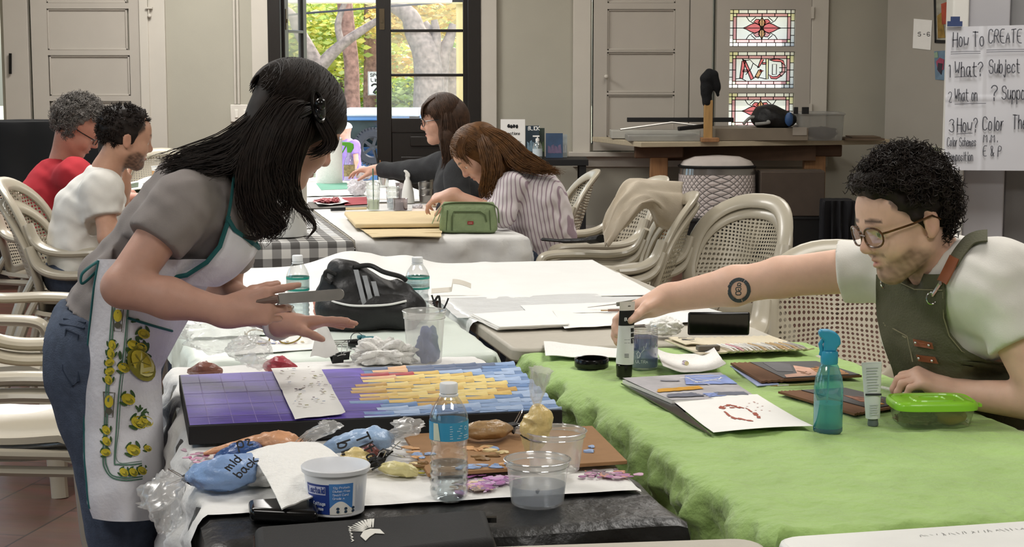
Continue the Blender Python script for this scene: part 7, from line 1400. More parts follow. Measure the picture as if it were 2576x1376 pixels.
# cream cloth over the chair back
c = Vector((.40, 7.16, 0)); t_ = MB(); bx0 = P(1520, 610, 7.0)
ctrl = [[(1516, 560, 6.88), (1545, 500, 6.95), (1580, 452, 7.10), (1625, 448, 7.25), (1722, 458, 7.35)], [(1518, 590, 6.86), (1552, 520, 6.92), (1600, 468, 7.02), (1650, 470, 7.15), (1715, 478, 7.3)], [(1522, 612, 6.84), (1560, 545, 6.9), (1618, 498, 6.98), (1670, 505, 7.12), (1722, 530, 7.25)], [(1530, 616, 6.84), (1575, 560, 6.9), (1632, 505, 7.0), (1668, 540, 7.12), (1690, 570, 7.2)], [(1540, 600, 6.9), (1580, 560, 6.98), (1625, 520, 7.1), (1645, 560, 7.2), (1650, 575, 7.28)]]
CG = [[P(*q) for q in r] for r in ctrl]
def bez(G, u, v):
 rows = [spline(r, 8) for r in G]; i = min(len(rows[0]) - 1, int(u * (len(rows[0]) - 1))); col = [r[i] for r in rows]; sp_ = spline(col, 8); return sp_[min(len(sp_) - 1, int(v * (len(sp_) - 1)))]
tag(obj('cream_cloth', t_.grid(32, 32, lambda u, v: bez(CG, u, v) + Vector((0, .012 * nz(u * 7, v * 7), .012 * nz(u * 6 + 3, v * 9) + .006 * math.sin(v * 22 + u * 6)))), mat('natural_canvas', 'c4b8a5', .9, var=.06, scale=10, bump=.2, bscale=200), sharp=80, solid=.004), 'cream canvas cloth thrown over a chair back', 'cloth')
tag(obj('black_strap_bag', MB().tube(spline([P(1365, 602, 7.6), P(1420, 606, 7.5), P(1480, 604, 7.4), P(1515, 600, 7.3)], 6), [.012] * 6 + [.018] * 7 + [.03] * 6, 10, flat=.6), bagb), 'black strap lying along the arms of the draped chairs', 'strap')
# ================================================================ right: column with the paper pad, wall papers
PY_ = 6.1; col_m = mat('column_paint', 'b4b2b6', .7, var=.04, scale=4); colw = mat('column_white', 'd6d3cd', .6, var=.03)
def colbox(n, px0, px1, Y, d, m, lab): x0, x1 = P(px0, 400, Y).x, P(px1, 400, Y).x; return struct(obj(n, MB().box(((x0 + x1) / 2, Y + d / 2, 1.66), (x1 - x0, d, 3.33)), m, bev=.006), lab, 'column')
colbox('trim_9', 2386, 2427, PY_, .10, colw, 'white painted post edge at the right'); colbox('trim_10', 2427, 2530, PY_ + .05, .25, col_m, 'pale column behind the paper pad'); colbox('trim_11', 2530, 2760, PY_ + .12, .12, mat('column_grey', '908f90', .8), 'grey panel right of the column')
YP = 6.02; t = thing('flip_chart_sheet', P(2480, 437, YP), 'large white handwritten sheet headed How To CREATE taped to the column', 'paper sheet')
def sheet_pt(u, v): x = 2381 - 6 * v + u * 300; y = (68 - 8 * u) + v * (360 + 10 * u); return P(x, y, YP - .006 * max(0, 1 - abs(u - .31) / .02) - .004 * max(0, 1 - abs(v - .5) / .012) + .01 * (1 - u) * math.sin(v * 5) * .4)
obj('paper', MB().grid(60, 60, sheet_pt, .0006), mat('chart_paper', 'd3d3d9', .8, var=.02), t, sharp=80)
g = MB(); Fp = lambda x, y: P(x, y, YP - .010); mk = mat('grey_marker', '55565e', .7)
def hand(tx, x, base, h, sp=1.0, w=.075): random.seed(len(tx) * 7 + int(x)); write(g, tx, h, lambda a, b: Fp(a, base - b), x, 0, w, 1, .22, .04, sp * .56)
hand('How', 2397, 118, 36, .82); hand('To', 2447, 116, 36, .95); hand('CREATE', 2487, 108, 34, .82); hand('1', 2384, 194, 34); hand('What?', 2402, 192, 36, .86); hand('Subject', 2488, 184, 34, .8); hand('2', 2386, 258, 26, .8); hand('What on', 2402, 254, 30, .64); hand('?', 2494, 252, 38); hand('Suppo', 2521, 250, 34, .8); hand('3', 2388, 332, 32); hand('How?', 2408, 332, 34, .82); hand('Color', 2472, 328, 34, .85); hand('The', 2548, 324, 34, .8); hand('Color Schemes', 2383, 368, 22, .62); hand('M.M.', 2474, 358, 24, .95); hand('Composition', 2383, 405, 22, .68); hand('E & P', 2473, 393, 26, .85)
for x0_, x1_, y_ in ((2392, 2466, 131), (2392, 2466, 136), (2482, 2576, 126), (2482, 2576, 131), (2402, 2452, 194), (2402, 2480, 262), (2408, 2446, 337)): g.ribbon([(x0_, y_), ((x0_ + x1_) / 2, y_ - 1.5), (x1_, y_ - 2)], 1.4, Fp)
obj('handwriting', g, mk, t, smooth=False); tp = MB().box(P(2402, 60, YP - .012), (.052, .002, .018), 0).box(P(2403, 49, YP - .006), (.032, .002, .020)); o = obj('tape', tp, mat('blue_tape', '34436b', .6), t, smooth=False); o['label'] = 'blue tape strips'
# papers on the angled wall
wd = Vector((math.cos(rzw), math.sin(rzw), 0)); wn = Vector((math.sin(rzw), -math.cos(rzw), 0))
def on_wall(px, py, e=.004):
 r = ray(px, py); k = (Vector((xa.x, xa.y, 0)) - Vector((0, 0, 0))).dot(wn) / r.dot(wn); q = r * k; return Vector((q.x, q.y, CAM_H + q.z)) + wn * e
def wpoly(mb, pts, e): mb.prism([on_wall(x, y, e) for x, y in pts], wn * .003)
t = thing('number_paper', on_wall(2321, 120), 'small white paper reading 5-6 on the angled wall', 'paper'); g = MB(); wpoly(g, [(2300, 47), (2346, 51), (2342, 126), (2297, 121)], .002); obj('paper', g, paper_m, t, smooth=False); g = MB(); write(g, '5 - 6', 10, lambda x, y: on_wall(2311 + x, 91 - y, .0065), 0, 0, .14, .8); obj('number', g, ink, t, smooth=False)
t = thing('framed_picture', on_wall(2366, 100), 'black framed colourful picture at the top of the angled wall', 'picture'); g = MB(); wpoly(g, [(2350, -40), (2356, -40), (2358, 107), (2353, 107)], .006); wpoly(g, [(2353, 100), (2392, 102), (2392, 109), (2353, 108)], .006); wpoly(g, [(2350, -44), (2392, -44), (2392, -37), (2350, -37)], .006); obj('frame', g, black_m, t, smooth=False); g = MB(); g.mat(0); wpoly(g, [(2355, -38), (2392, -38), (2392, 101), (2358, 100)], .004); g.mat(1); wpoly(g, [(2370, 10), (2384, 5), (2386, 60), (2372, 62)], .0075); g.mat(2); wpoly(g, [(2360, 40), (2372, 30), (2380, 95), (2362, 96)], .0075); obj('artwork', g, [mat('art_pale', 'a7a496', .7, var=.4, scale=14), mat('art_orange', 'b5523c', .7, var=.3), mat('art_ochre', '9a7c3c', .7, var=.4, scale=20)], t, smooth=False)
t = thing('painted_sheet', on_wall(2364, 190), 'small blue and pink painting pinned beside the column', 'picture'); g = MB(); g.mat(0); wpoly(g, [(2351, 129), (2380, 127), (2378, 202), (2354, 200)], .002); g.mat(1); wpoly(g, [(2357, 155), (2366, 145), (2377, 150), (2375, 175), (2362, 180)], .006); g.mat(2); wpoly(g, [(2362, 158), (2374, 160), (2370, 188), (2360, 175)], .0075); g.mat(3); wpoly(g, [(2352, 133), (2360, 130), (2362, 145), (2353, 146)], .006); obj('painting', g, [mat('art_blue', '6f8aa0', .7, var=.3, scale=14), mat('art_pink', 'b0506a', .7, var=.3), mat('art_dark', '3a3440', .7), mat('art_mint', '8fa890', .7)], t, smooth=False)
t = thing('certificate', on_wall(2348, 424), 'small cream printed certificate low on the angled wall', 'paper'); g = MB(); wpoly(g, [(2329, 366), (2368, 371), (2367, 428), (2327, 422)], .002); obj('paper', g, mat('certificate_cream', 'c7c6ad', .7), t, smooth=False); g = MB(); G = lambda x, y: on_wall(x, y, .0062)
for y_, x0_, x1_ in ((378, 2350, 2363), (390, 2334, 2360), (396, 2336, 2358), (404, 2340, 2362), (410, 2338, 2360)): g.ribbon([(x0_, y_), (x1_, y_ + 2)], 3, G)
g.ribbon([(2335, 380), (2339, 381)], 6, G); obj('print', g, mat('print_green', '5f6450', .6), t, smooth=False)
# ================================================================ people
def unit(v): return Vector(v).normalized()
def smooth01(x): x = np.clip(x, 0, 1); return x * x * (3 - 2 * x)
def dens(pts, n=5): return [(p.x, p.y) for p in spline([(x, y, 0) for x, y in pts], n)]
class Head:
 """head frame: f forward, l left, u up, about the point between the ears"""
 def __init__(h, c, f, u, k=1.0):
  h.c = Vector(c); h.f = unit(f); h.u = (Vector(u) - h.f * h.f.dot(Vector(u))).normalized(); h.l = h.u.cross(h.f); h.k = k; h.R = Matrix((h.f, h.l, h.u)).transposed()
 def p(h, f, l, u): return h.c + (h.f * f + h.l * l + h.u * u) * h.k
 def loc(h, V): return (np.asarray(V) - np.array(h.c)) @ np.array(h.R) / h.k
 def build(h, S, neck, nr=.055, ears=True):
  k = h.k; E = lambda c, r, s=.02, op='u': S.ell(h.p(*c), [x * k for x in r], s * k, h.R, op); C = lambda a, b, ra, rb, s=.012: S.cap(h.p(*a), h.p(*b), ra * k, rb * k, s * k)
  E((-.012, 0, .036), (.096, .073, .084)); E((.034, 0, -.028), (.060, .057, .086), .03); E((.066, 0, .04), (.03, .05, .045), .03)
  for s in (-1, 1):
   C((-.005, s * .046, -.058), (.058, s * .014, -.100), .020, .017, .03); E((.052, s * .036, -.036), (.034, .026, .03), .02); C((.080, s * .040, .018), (.092, s * .010, .016), .009, .009, .015)
   E((.094, s * .031, -.004), (.012, .017, .011), .010, 'c'); E((.0765, s * .031, -.005), (.0135, .0135, .0125), .003); C((.078, s * .020, .004), (.078, s * .043, .001), .009, .008, .004)
   E((.098, s * .011, -.037), (.010, .008, .008), .008)
   if ears: E((-.014, s * .077, -.006), (.019, .008, .032), .006); E((-.010, s * .085, -.004), (.010, .006, .019), .004, 'c'); E((-.008, s * .077, -.032), (.009, .006, .009), .006)
  E((.066, 0, -.100), (.020, .022, .017), .02); C((.088, 0, .014), (.108, 0, -.027), .007, .010, .012); E((.106, 0, -.032), (.012, .011, .010), .008)
  for z, f, r in ((-.0605, .093, .0062), (-.071, .091, .0072)): C((f, 0, z), (f - .012, .021, z - .001), r, .003, .006); C((f, 0, z), (f - .012, -.021, z - .001), r, .003, .006)
  E((.1, 0, -.0655), (.016, .020, .0016), .003, 'c'); S.cap(h.p(-.028, 0, -.045), neck, nr * k, nr * k * 1.08, .03); return h
 def pigment(h, V, skin, brow='3a2c24', lips='a8605a', beard=None, hairc=None, white=True):
  q = h.loc(V); f, l, u = q[:, 0], q[:, 1], q[:, 2]; col = np.tile(lin(skin), (len(V), 1)); near = (np.abs(q) < .16).all(1)
  def mix(m, c): m = np.clip(m * near, 0, 1)[:, None]; col[:] = col * (1 - m) + np.array(lin(c)) * m
  if beard:
   c, pw = beard; jaw = smooth01((-.030 - u - .5 * np.maximum(0, .05 - f)) / .02) * smooth01((f - (-.012)) / .02) * (u > -.135); lipm = np.exp(-((u + .066) / .008) ** 2) * (np.abs(l) < .026) * (f > .07); cheek = smooth01((.055 - f + (-.05 - u) * 1.6) / .03 + .4); mus = smooth01(1 - np.abs(u + .05) / .009) * (np.abs(l) < .034) * (f > .07)
   nse = .75 + .25 * fold(np.asarray(V), 260, 2); mix(np.maximum(jaw * np.maximum(cheek, (u < -.08) * .9), mus) * (1 - lipm) * pw * nse, c)
  mix(.8 * smooth01(1 - np.abs(u + .066) / .012) * smooth01(1 - np.abs(l) / .026) * (f > .074), lips); mix(.9 * smooth01(1.5 - np.abs(u - .029 + np.abs(l) * .05 + 4 * (np.abs(l) - .026) ** 2) / .005 - np.abs(np.abs(l) - .03) / .04) * (np.abs(l) > .011) * (np.abs(l) < .05) * (f > .055), brow)
  e = np.minimum(((q - [.0765, .031, -.005]) ** 2).sum(1), ((q - [.0765, -.031, -.005]) ** 2).sum(1)) ** .5; mix((e < .0142) * (u < .002) * (u > -.011) * (f > .082), 'd8d0c8'); mix((e < .0145) * (np.abs(np.abs(l) - .031) < .006) * (u < .002) * (u > -.011) * (f > .084), '2c1f18'); mix(.25 * np.exp(-((f - .11) ** 2 + l ** 2 + (u + .03) ** 2) / .0004) + .2 * (np.abs(l) > .079), 'b0604e')
  if hairc: mix(hairc[1] * smooth01(((u - .012) - np.maximum(0, f - .0) * .9 + .03) / .02) * (f < .06) * (np.abs(l) < .075), hairc[0])
  return col
def hand(S, w, d, n, thumb, curl=(.3, .3, .3, .3), tcurl=.3, k=1.0, spread=.10, tang=.7, splay=0):
 """w wrist, d towards the fingers, n out of the palm, thumb +1/-1 side"""
 w = Vector(w); d = unit(d); n = (Vector(n) - d * d.dot(Vector(n))).normalized(); s = d.cross(n) * thumb; r = .0092 * k; R = Vector
 kn = []
 for i, (o, L) in enumerate(((.030, .090), (.010, .094), (-.011, .089), (-.030, .080))):
  b = w + s * o * .55 * k + d * .012 * k; q = w + s * o * k + d * L * k - n * .004 * k; S.cap(b, q, .016 * k, .0125 * k, .014 * k); kn.append(q)
 S.ell(w + d * .045 * k + n * .006 * k, [.030 * k, .030 * k, .014 * k], .015 * k); S.cap(w - d * .01 * k, w + d * .03 * k, .026 * k, .022 * k, .02 * k, (s, 1.15))
 for i, (q, L) in enumerate(zip(kn, (.074, .083, .077, .060))):
  a = curl[i]; sp = (1.5 - i) * spread; dd = (d + s * sp).normalized(); p = q; rr = r * (1 if i < 3 else .88)
  for j, fr in enumerate((.46, .30, .24)):
   a2 = a * (.7, 1.6, 2.3)[j]; v = dd * math.cos(a2) + n * math.sin(a2); p2 = p + v * L * fr * k; S.cap(p, p2, rr * (1, .92, .84)[j], rr * (.95, .86, .74)[j], .004 * k); p = p2
 b = w + s * .022 * k + d * .022 * k + n * .008 * k; tv = (d * math.cos(tang) + s * math.sin(tang) + n * .35).normalized(); p = b + tv * .042 * k; S.cap(b, p, .0165 * k, .0125 * k, .014 * k); v = (tv * math.cos(tcurl) + (d * .7 + n * .6 - s * .3).normalized() * math.sin(tcurl)).normalized(); p2 = p + v * .034 * k; S.cap(p, p2, .0115 * k, .0102 * k, .006 * k); v2 = (v + (n * .4 + d * .3) * tcurl).normalized(); S.cap(p2, p2 + v2 * .026 * k, .0105 * k, .008 * k, .004 * k); return kn
def hit(S, px, py, y0, y1, off=0.0):
 r = ray(px, py); r /= r.y; ys = np.arange(y0, y1, .003); pts = np.array([0, 0, CAM_H]) + ys[:, None] * np.array(r); ix = np.round((pts - S.lo) / S.res).astype(int); ok = ((ix >= 0) & (ix < S.n)).all(1); v = np.full(len(ys), 9.0); v[ok] = S.F[ix[ok, 0], ix[ok, 1], ix[ok, 2]]; m = np.nonzero(v < off)[0]
 if not len(m): return None
 i = m[0]; a = v[i - 1] if i else off + .003; t = (a - off) / max(1e-6, a - v[i]); return float(ys[i] - .003 * (1 - t))
def box_of(pts, pad): a = np.array([tuple(p) for p in pts]); return a.min(0) - pad, a.max(0) + pad
def sdfobj(S, name, m, parent, colf=None, smooth=1, shape=None):
 v, f = S.mesh(smooth)
 if shape: v = shape(v)
 return obj(name, MB().raw(v, f, colf(v) if colf else None), m, parent, smooth='all')
skin_m = mat('skin', 'c09a86', .5, var=.05, scale=60, attr=True, sss=.12, bump=.05, bscale=500)
def strands(mb, guides, n, r=.0022, jit=.012, seed=1, steps=4, wave=0, wf=3, tip=.25, clump=.5):
 """hair locks between neighbouring guide curves (world points)"""
 rnd = random.Random(seed); G = [spline(g, steps) for g in guides]; m = min(len(g) for g in G)
 for _ in range(n):
  x = rnd.random() * (len(G) - 1); i = int(x); t = x - i; j0 = Vector((rnd.gauss(0, 1), rnd.gauss(0, 1), rnd.gauss(0, 1))) * jit; ph = rnd.uniform(0, 6.3); e = rnd.randint(int(m * .78), m); pts = []; a = Vector((rnd.gauss(0, 1), rnd.gauss(0, 1), rnd.gauss(0, 1)))
  for q in range(e):
   s = q / (m - 1); p = G[i][q] * (1 - t) + G[min(i + 1, len(G) - 1)][q] * t; pts.append(p + j0 * (.35 + s * (1 - clump)) + a * wave * s * math.sin(s * wf * 6.3 + ph))
  mb.tube(pts, [r * (1 - (1 - tip) * (k / (e - 1)) ** 2) for k in range(e)], 4, caps=False)
 return mb
hair_dk = mat('hair_black_brown', '231a15', .58, var=.5, scale=40, spec=.3); hair_br = mat('hair_brown', '412d20', .55, var=.5, scale=40, spec=.3); hair_ab = mat('hair_auburn', '62401f', .55, var=.5, scale=40, spec=.3); hair_gr = mat('hair_grey', '6e6964', .7, var=.5, scale=50)
def crown(mb, h, n, r, seed, rad=(.106, .092, .099), c=(-.010, 0, .040), end=1.9):
 rnd = random.Random(seed)
 for _ in range(n):
  f0 = rnd.uniform(-.97, .97); sd = rnd.choice((-1, 1)); dr = rnd.gauss(-.28, .2); E = end * rnd.uniform(.7, 1); j = rnd.uniform(.985, 1.02); pts = []
  for s in range(9):
   th = s / 8 * E; ff = max(-.985, min(.985, f0 + dr * s / 8)); e = math.sqrt(1 - ff * ff); pts.append(h.p(c[0] + rad[0] * ff * j, sd * math.sin(th) * e * rad[1] * j, c[2] + math.cos(th) * e * rad[2] * j))
  mb.tube(pts, [r] * 7 + [r * .8, r * .4], 4, caps=False)
 return mb
def curls(mb, S_pts, n, L, r, seed, lean=(0, 0, 1), coil=.008):
 rnd = random.Random(seed)
 for _ in range(n):
  p, nn = S_pts[rnd.randrange(len(S_pts))]; d = (nn + Vector(lean) * .4 + Vector((rnd.gauss(0, .4), rnd.gauss(0, .4), rnd.gauss(0, .4)))).normalized(); x, y, _ = frame(d); ph = rnd.uniform(0, 6); l = L * rnd.uniform(.5, 1.3); c = coil * rnd.uniform(.6, 1.3)
  mb.tube([p - nn * .004 + d * l * s + (x * math.cos(ph + s * 11) + y * math.sin(ph + s * 11)) * c * min(1, s * 3) for s in (0, .12, .24, .36, .48, .6, .72, .86, 1)], [r] * 6 + [r * .9, r * .8, r * .5], 4, caps=False)
 return mb
def scalp(h, cond, n, seed, rad=(.104, .081, .092), c=(-.014, 0, .036)):
 rnd = random.Random(seed); out = []
 while len(out) < n:
  v = Vector((rnd.gauss(0, 1), rnd.gauss(0, 1), rnd.gauss(0, 1))).normalized(); q = (c[0] + v.x * rad[0], c[1] + v.y * rad[1], c[2] + v.z * rad[2])
  if cond(*q): out.append((h.p(*q), (h.f * v.x + h.l * v.y + h.u * v.z).normalized()))
 return out
def hair_cap(h, cond_cut, amp, res, rad=(.103, .080, .091), seed=0, fr=60, extra=()):
 S = SDF(*box_of([h.c], .19 * h.k), res); S.ell(h.p(-.016, 0, .038), [x * h.k for x in rad], .02, h.R)
 for c, r in extra: S.ell(h.p(*c), [x * h.k for x in r], .02, h.R)
 for p, n in cond_cut: S.cut(h.p(*p), h.R @ Vector(n), k=.015)
 S.rough(amp, fr, seed); S.rough(amp * .6, fr * 2.2, seed + 3); return S
def eyeglasses(h, m, parent, rx=.024, ry=.018, z=-.004, f=.104, round_=1, lens=None):
 g = MB(); k = h.k
 for s in (-1, 1):
  pts = [h.p(f - .010 * abs(rx * 1.3 + 0 + s * 0) - .012 * ((s * .033 + rx * math.cos(a)) / .06) ** 2, s * .033 + rx * abs(math.cos(a)) ** round_ * (1 if math.cos(a) > 0 else -1), z + ry * abs(math.sin(a)) ** round_ * (1 if math.sin(a) > 0 else -1)) for a in np.linspace(0, 2 * PI, 21)[:-1]]; g.tube(pts, .0022 * k, 6, closed=True)
  if lens: obj('lens', MB().poly(pts), lens, parent, smooth=False)
  g.tube([h.p(f - .012, s * .058, z + .008), h.p(f - .022, s * .068, z + .009), h.p(.03, s * .078, z + .010), h.p(-.015, s * .083, z + .014), h.p(-.035, s * .080, z + .0)], [.0026 * k] * 4 + [.002 * k], 6)
 g.tube([h.p(f, -.011, z + .003), h.p(f + .003, 0, z + .006), h.p(f, .011, z + .003)], .002 * k, 6); return obj('glasses', g, m, parent)
# ---------------------------------------------------------------- the standing woman
J = lambda *q: P(*q)
t = thing('person', (J(275, 900, 3.72).x, 3.72, 0), 'person in grey t-shirt and lemon-print apron leaning over the canvas', 'person')
pel, wai, che, nb = J(272, 850, 3.74), J(340, 712, 3.73), J(505, 508, 3.72), J(590, 435, 3.71); h1 = Head(J(736, 318, 3.72), (.72, .50, -.48), (.42, .15, .89), 1.0)
rs_, re, rw = J(455, 515, 3.56), J(308, 722, 3.47), J(572, 786, 3.46); ls_, le, lw = J(590, 520, 3.90), J(560, 738, 3.92), J(712, 816, 3.72)
lo, hi = box_of([pel, h1.p(.13, 0, .13), re, rw, lw, J(900, 830, 3.7), J(300, 1310, 3.6)], .11); lo[2] = 0.0
B = SDF(lo, hi, .0042); sqY = ((0, 1, 0), 1.35); h1.build(B, nb + Vector((-.01, 0, .0)), .048)
B.chain([pel, wai, che], [.09, .075, .085], .04, sqY).cap(che, nb, .07, .05, .04)
B.cap(rs_, re, .047, .041, .02).cap(re, re * .55 + rw * .45, .041, .040, .015).cap(re * .55 + rw * .45, rw, .040, .0265, .02); B.cap(ls_, le, .046, .040).cap(le, le * .5 + lw * .5, .040, .036, .015).cap(le * .5 + lw * .5, lw, .036, .026, .02)
for s in (-1, 1): B.chain([pel + Vector((.0, s * .085, -.05)), J(312, 1300, 3.72 + s * .10), Vector((-.84, 3.74 + s * .1, .1)), Vector((-.82, 3.74 + s * .1, .05))], [.075, .05, .035, .04], .03); B.cap((-.84, 3.74 + s * .1, .055), (-.70, 3.70 + s * .1, .045), .04, .03, .02)
hand(B, rw, (.985, .0, .17), (.0, .97, -.15), 1, (.16, .55, .8, .9), .55, .94, .03, .42); hand(B, lw, (.985, -.05, .04), (.02, -.25, -1), -1, (.04, .08, .12, .16), .1, .92, .13, .55)
sk = lambda v: h1.pigment(v, 'c09583', '2a1d18', 'a05a55'); sdfobj(B, 'body', skin_m, t, sk)
Sh = SDF(lo, hi, .006); Sh.chain([pel * .7 + wai * .3, wai, wai * .45 + che * .55, che], [.118, .102, .103, .104], .05, sqY).cap(che, J(570, 452, 3.71), .10, .062, .05, sqY).cap(rs_, rs_ * .52 + re * .48, .071, .063, .05).cap(ls_, ls_ * .5 + le * .5, .066, .062, .05).ell(J(560, 560, 3.72), (.085, .12, .085), .05)
Sh.rough(.006, 26, 3); Sh.rough(.003, 70, 8)
def fold_band(p): return np.exp(-((p - np.array(J(245, 668, 3.6))) ** 2 * [1, .15, 1]).sum(1) / .006)
Sh.rough(.011, 55, 5, fold_band); d = unit(re - rs_); c = rs_ * .54 + re * .46; Sh.cut(c, d, c - Vector((.1, .09, .10)), c + Vector((.1, .09, .1))); Sh.cut(J(592, 440, 3.7), (.75, 0, .66)); Sh.cut(J(258, 800, 3.7), (-.45, 0, -.9))
sdfobj(Sh, 'tshirt', mat('grey_jersey', '8a8380', .9, var=.06, scale=30, bump=.1, bscale=400), t)
Pn = SDF(lo, hi, .007); Pn.ell(J(262, 862, 3.74), (.128, .175, .135), .04)
for s in (-1, 1): Pn.chain([pel + Vector((-.01, s * .085, -.06)), J(305, 1300, 3.72 + s * .10), Vector((-.85, 3.74 + s * .1, .07))], [.108, .068, .062], .05)
Pn.cut(J(250, 785, 3.7), (.3, 0, 1)); Pn.rough(.004, 34, 2); Pn.cut((0, 0, .035), (0, 0, -1)); denim = mat('blue_denim', '4a5568', .9, var=.25, scale=60, bump=.3, bscale=300); sdfobj(Pn, 'jeans', denim, t)
pk = MB()
for pts in ([(166, 830), (158, 930), (182, 972), (198, 960), (196, 842), (166, 828)], [(150, 815), (212, 826)], [(160, 802), (215, 812)]):
 w = [(lambda y: P(px, py, (y or 3.74) - .002))(hit(Pn, px, py, 3.4, 3.9)) for px, py in pts]; pk.tube(w, .0022, 5)
obj('pocket_stitching', pk, mat('denim_seam', '2f3a4c', .9), t)
for s in (-1, 1):
 S = SDF(*box_of([(-.85, 3.74 + s * .1, .05), (-.69, 3.7 + s * .1, .05)], .09), .007); S.cap((-.85, 3.74 + s * .1, .045), (-.69, 3.70 + s * .1, .04), .046, .040, .02); S.cut((0, 0, .002), (0, 0, -1)); sdfobj(S, 'shoe', black_m, t)
# apron: a cloth that hangs over hip and belly
AL = [(652, 248), (720, 236), (850, 222), (1000, 211), (1150, 212), (1270, 222), (1312, 236)]; ARr = [(652, 560), (720, 520), (850, 445), (930, 402), (1000, 405), (1180, 412), (1312, 402)]
def edge(E, y): return float(np.interp(y, [e[0] for e in E], [e[1] for e in E]))
def ap_Y(px, py):
 a, b = edge(AL, py), edge(ARr, py); u = (px - a) / (b - a); fl = 3.512 + .10 * (2 * u - .75) ** 2 * (1 if u > .375 else .9); fl += .012 * math.sin(u * 9 + py * .004) * max(0, (py - 900) / 400) + .006 * nz(px * .02, py * .012) + .0 * u; return fl - .045 * min(1, max(0, (py - 1080) / 160))
A = lambda px, py, e=0: P(px, py, ap_Y(px, py) - e)
apm = mat('apron_white', 'dedde2', .9, var=.03, scale=10, bump=.25, bscale=60); teal = mat('teal_binding', '1f5f60', .8)
ap = MB(); ap.mat(0)
def ap_pt(u, v): y = 652 + 660 * v; a, b = edge(AL, y), edge(ARr, y); x = a + (b - a) * u; return A(x, y - 9 * (2 * u - 1) ** 2 * max(0, v - .9) * 10)
ap.grid(40, 60, ap_pt, .0025); bib = [[(392, 712, 3.56), (470, 716, 3.57), (540, 722, 3.60), (562, 716, 3.68)], [(500, 668, 3.56), (545, 672, 3.57), (590, 690, 3.60), (598, 692, 3.68)], [(553, 620, 3.57), (580, 630, 3.575), (625, 650, 3.61), (636, 650, 3.69)], [(572, 562, 3.585), (590, 580, 3.59), (635, 612, 3.63), (650, 624, 3.70)]]
ap.grid(24, 24, lambda u, v: bez([[P(*q) for q in r] for r in bib], u, v), .0025)
ap_o = obj('apron', ap, apm, t, sharp=80); bd = MB(); bd.tube([A(edge(AL, y) + 1, y, .003) for y in range(655, 1300, 24)], .0055, 6, flat=.5)
bd.tube([P(q[0], q[1], q[2] - .004) for q in ((575, 545, 3.58), (572, 562, 3.585), (553, 620, 3.57), (520, 660, 3.56), (470, 692, 3.555), (392, 706, 3.555))], .0055, 6).tube([P(q[0], q[1], q[2] - .004) for q in ((572, 548, 3.58), (590, 578, 3.59), (635, 612, 3.63), (651, 624, 3.70))], .005, 6).tube(spline([J(573, 552, 3.58), J(582, 500, 3.585), J(590, 440, 3.60), J(600, 420, 3.66)], 5), .0065, 6, flat=.5).tube(spline([J(600, 470, 3.72), J(620, 560, 3.70), J(650, 622, 3.70)], 5), .005, 6, flat=.5).tube(spline([J(250, 655, 3.60), J(225, 672, 3.58), J(206, 690, 3.58), J(204, 712, 3.58), J(216, 708, 3.58), J(245, 680, 3.58)], 5), .005, 6, flat=.5); bd.tube([A(*q, .006) for q in dens([(322, 800), (380, 818), (432, 832)])], .0045, 6, flat=.6); obj('binding', bd, teal, ap_o)
pr = MB(); ms = [mat('lemon_yellow', 'cdbb35', .8, var=.2, scale=60), mat('lemon_dark', '8f8a2e', .8, var=.2, scale=60), mat('leaf_print', '3c5a30', .8, var=.2, scale=60), mat('line_print', '557a66', .8), mat('ink_print', '5b5a4c', .8), mat('lemon_pale', 'e3dc8c', .8)]; rs = random.Random(2)
def el(cx, cy, rx, ry, a, mi, e=.004, n=12): pr.mat(mi); pr.poly([A(cx + rx * math.cos(q) * math.cos(a) - ry * math.sin(q) * math.sin(a), cy + rx * math.cos(q) * math.sin(a) + ry * math.sin(q) * math.cos(a), e) for q in np.linspace(0, 2 * PI, n + 1)[:-1]])
def lemon(x, y, r, a=0.4):
 for k in range(3): el(x + r * 1.1 * math.cos(a + 2 + k * 1.5), y + r * 1.1 * math.sin(a + 2 + k * 1.5), r * .7, r * .25, a + k * 1.9, 2, .0060)
 el(x, y, r * 1.15, r * .85, a, 0, .0068); el(x + r * .2, y + r * .25, r * .7, r * .4, a, 1, .0074, 8)
 el(x - r * .15, y - r * .1, r * .55, r * .35, a, 0, .0080, 8)
def line(pts, w=3.4, mi=3): pr.mat(mi); pts = dens(pts, 5); pr.ribbon(pts, w, lambda x, y: A(x, y, .0055))
for off in (0, 6): line([(284 + off, 745), (276 + off, 850), (268 + off, 960), (262 + off, 1080), (259 + off, 1150), (264 + off, 1180 - off * .5), (285, 1203 - off), (330, 1208 - off), (385, 1200 - off)])
line([(322, 765), (312, 880), (300, 980), (293, 1080), (288, 1160), (296, 1168), (340, 1168), (396, 1158)]); line([(324, 765), (318, 880), (306, 980), (299, 1080), (294, 1158), (340, 1162), (396, 1152)], 1.6)
for x, y in ((282, 868), (279, 890), (276, 912), (276, 934), (273, 956), (267, 1082), (268, 1110), (266, 1138), (312, 1188), (336, 1188), (358, 1184)): lemon(x, y, 11, rs.uniform(-.5, 1.5))
for x, y in ((296, 800), (274, 1016)):
 pr.mat(4); pr.ribbon([(x - 14, y - 30), (x - 10, y + 32), (x + 10, y + 34), (x + 15, y - 28), (x - 14, y - 30)], 2.5, lambda a, b: A(a, b, .006)); el(x, y - 6, 11, 16, 0, 0, .006); el(x, y + 18, 9, 8, 0, 4, .0064)
 for k in range(3): line([(x - 8 + k * 8, y - 20), (x - 5 + k * 5, y + 10)], 1.5, 4)
for k in range(16): el(352 + rs.gauss(0, 22), 890 + rs.gauss(0, 26), 12, 4.5, rs.uniform(0, 3), 2, .0060, 8)
for q in ((362, 840, 14), (336, 868, 14), (356, 874, 13), (312, 925, 14), (336, 892, 13)): lemon(*q)
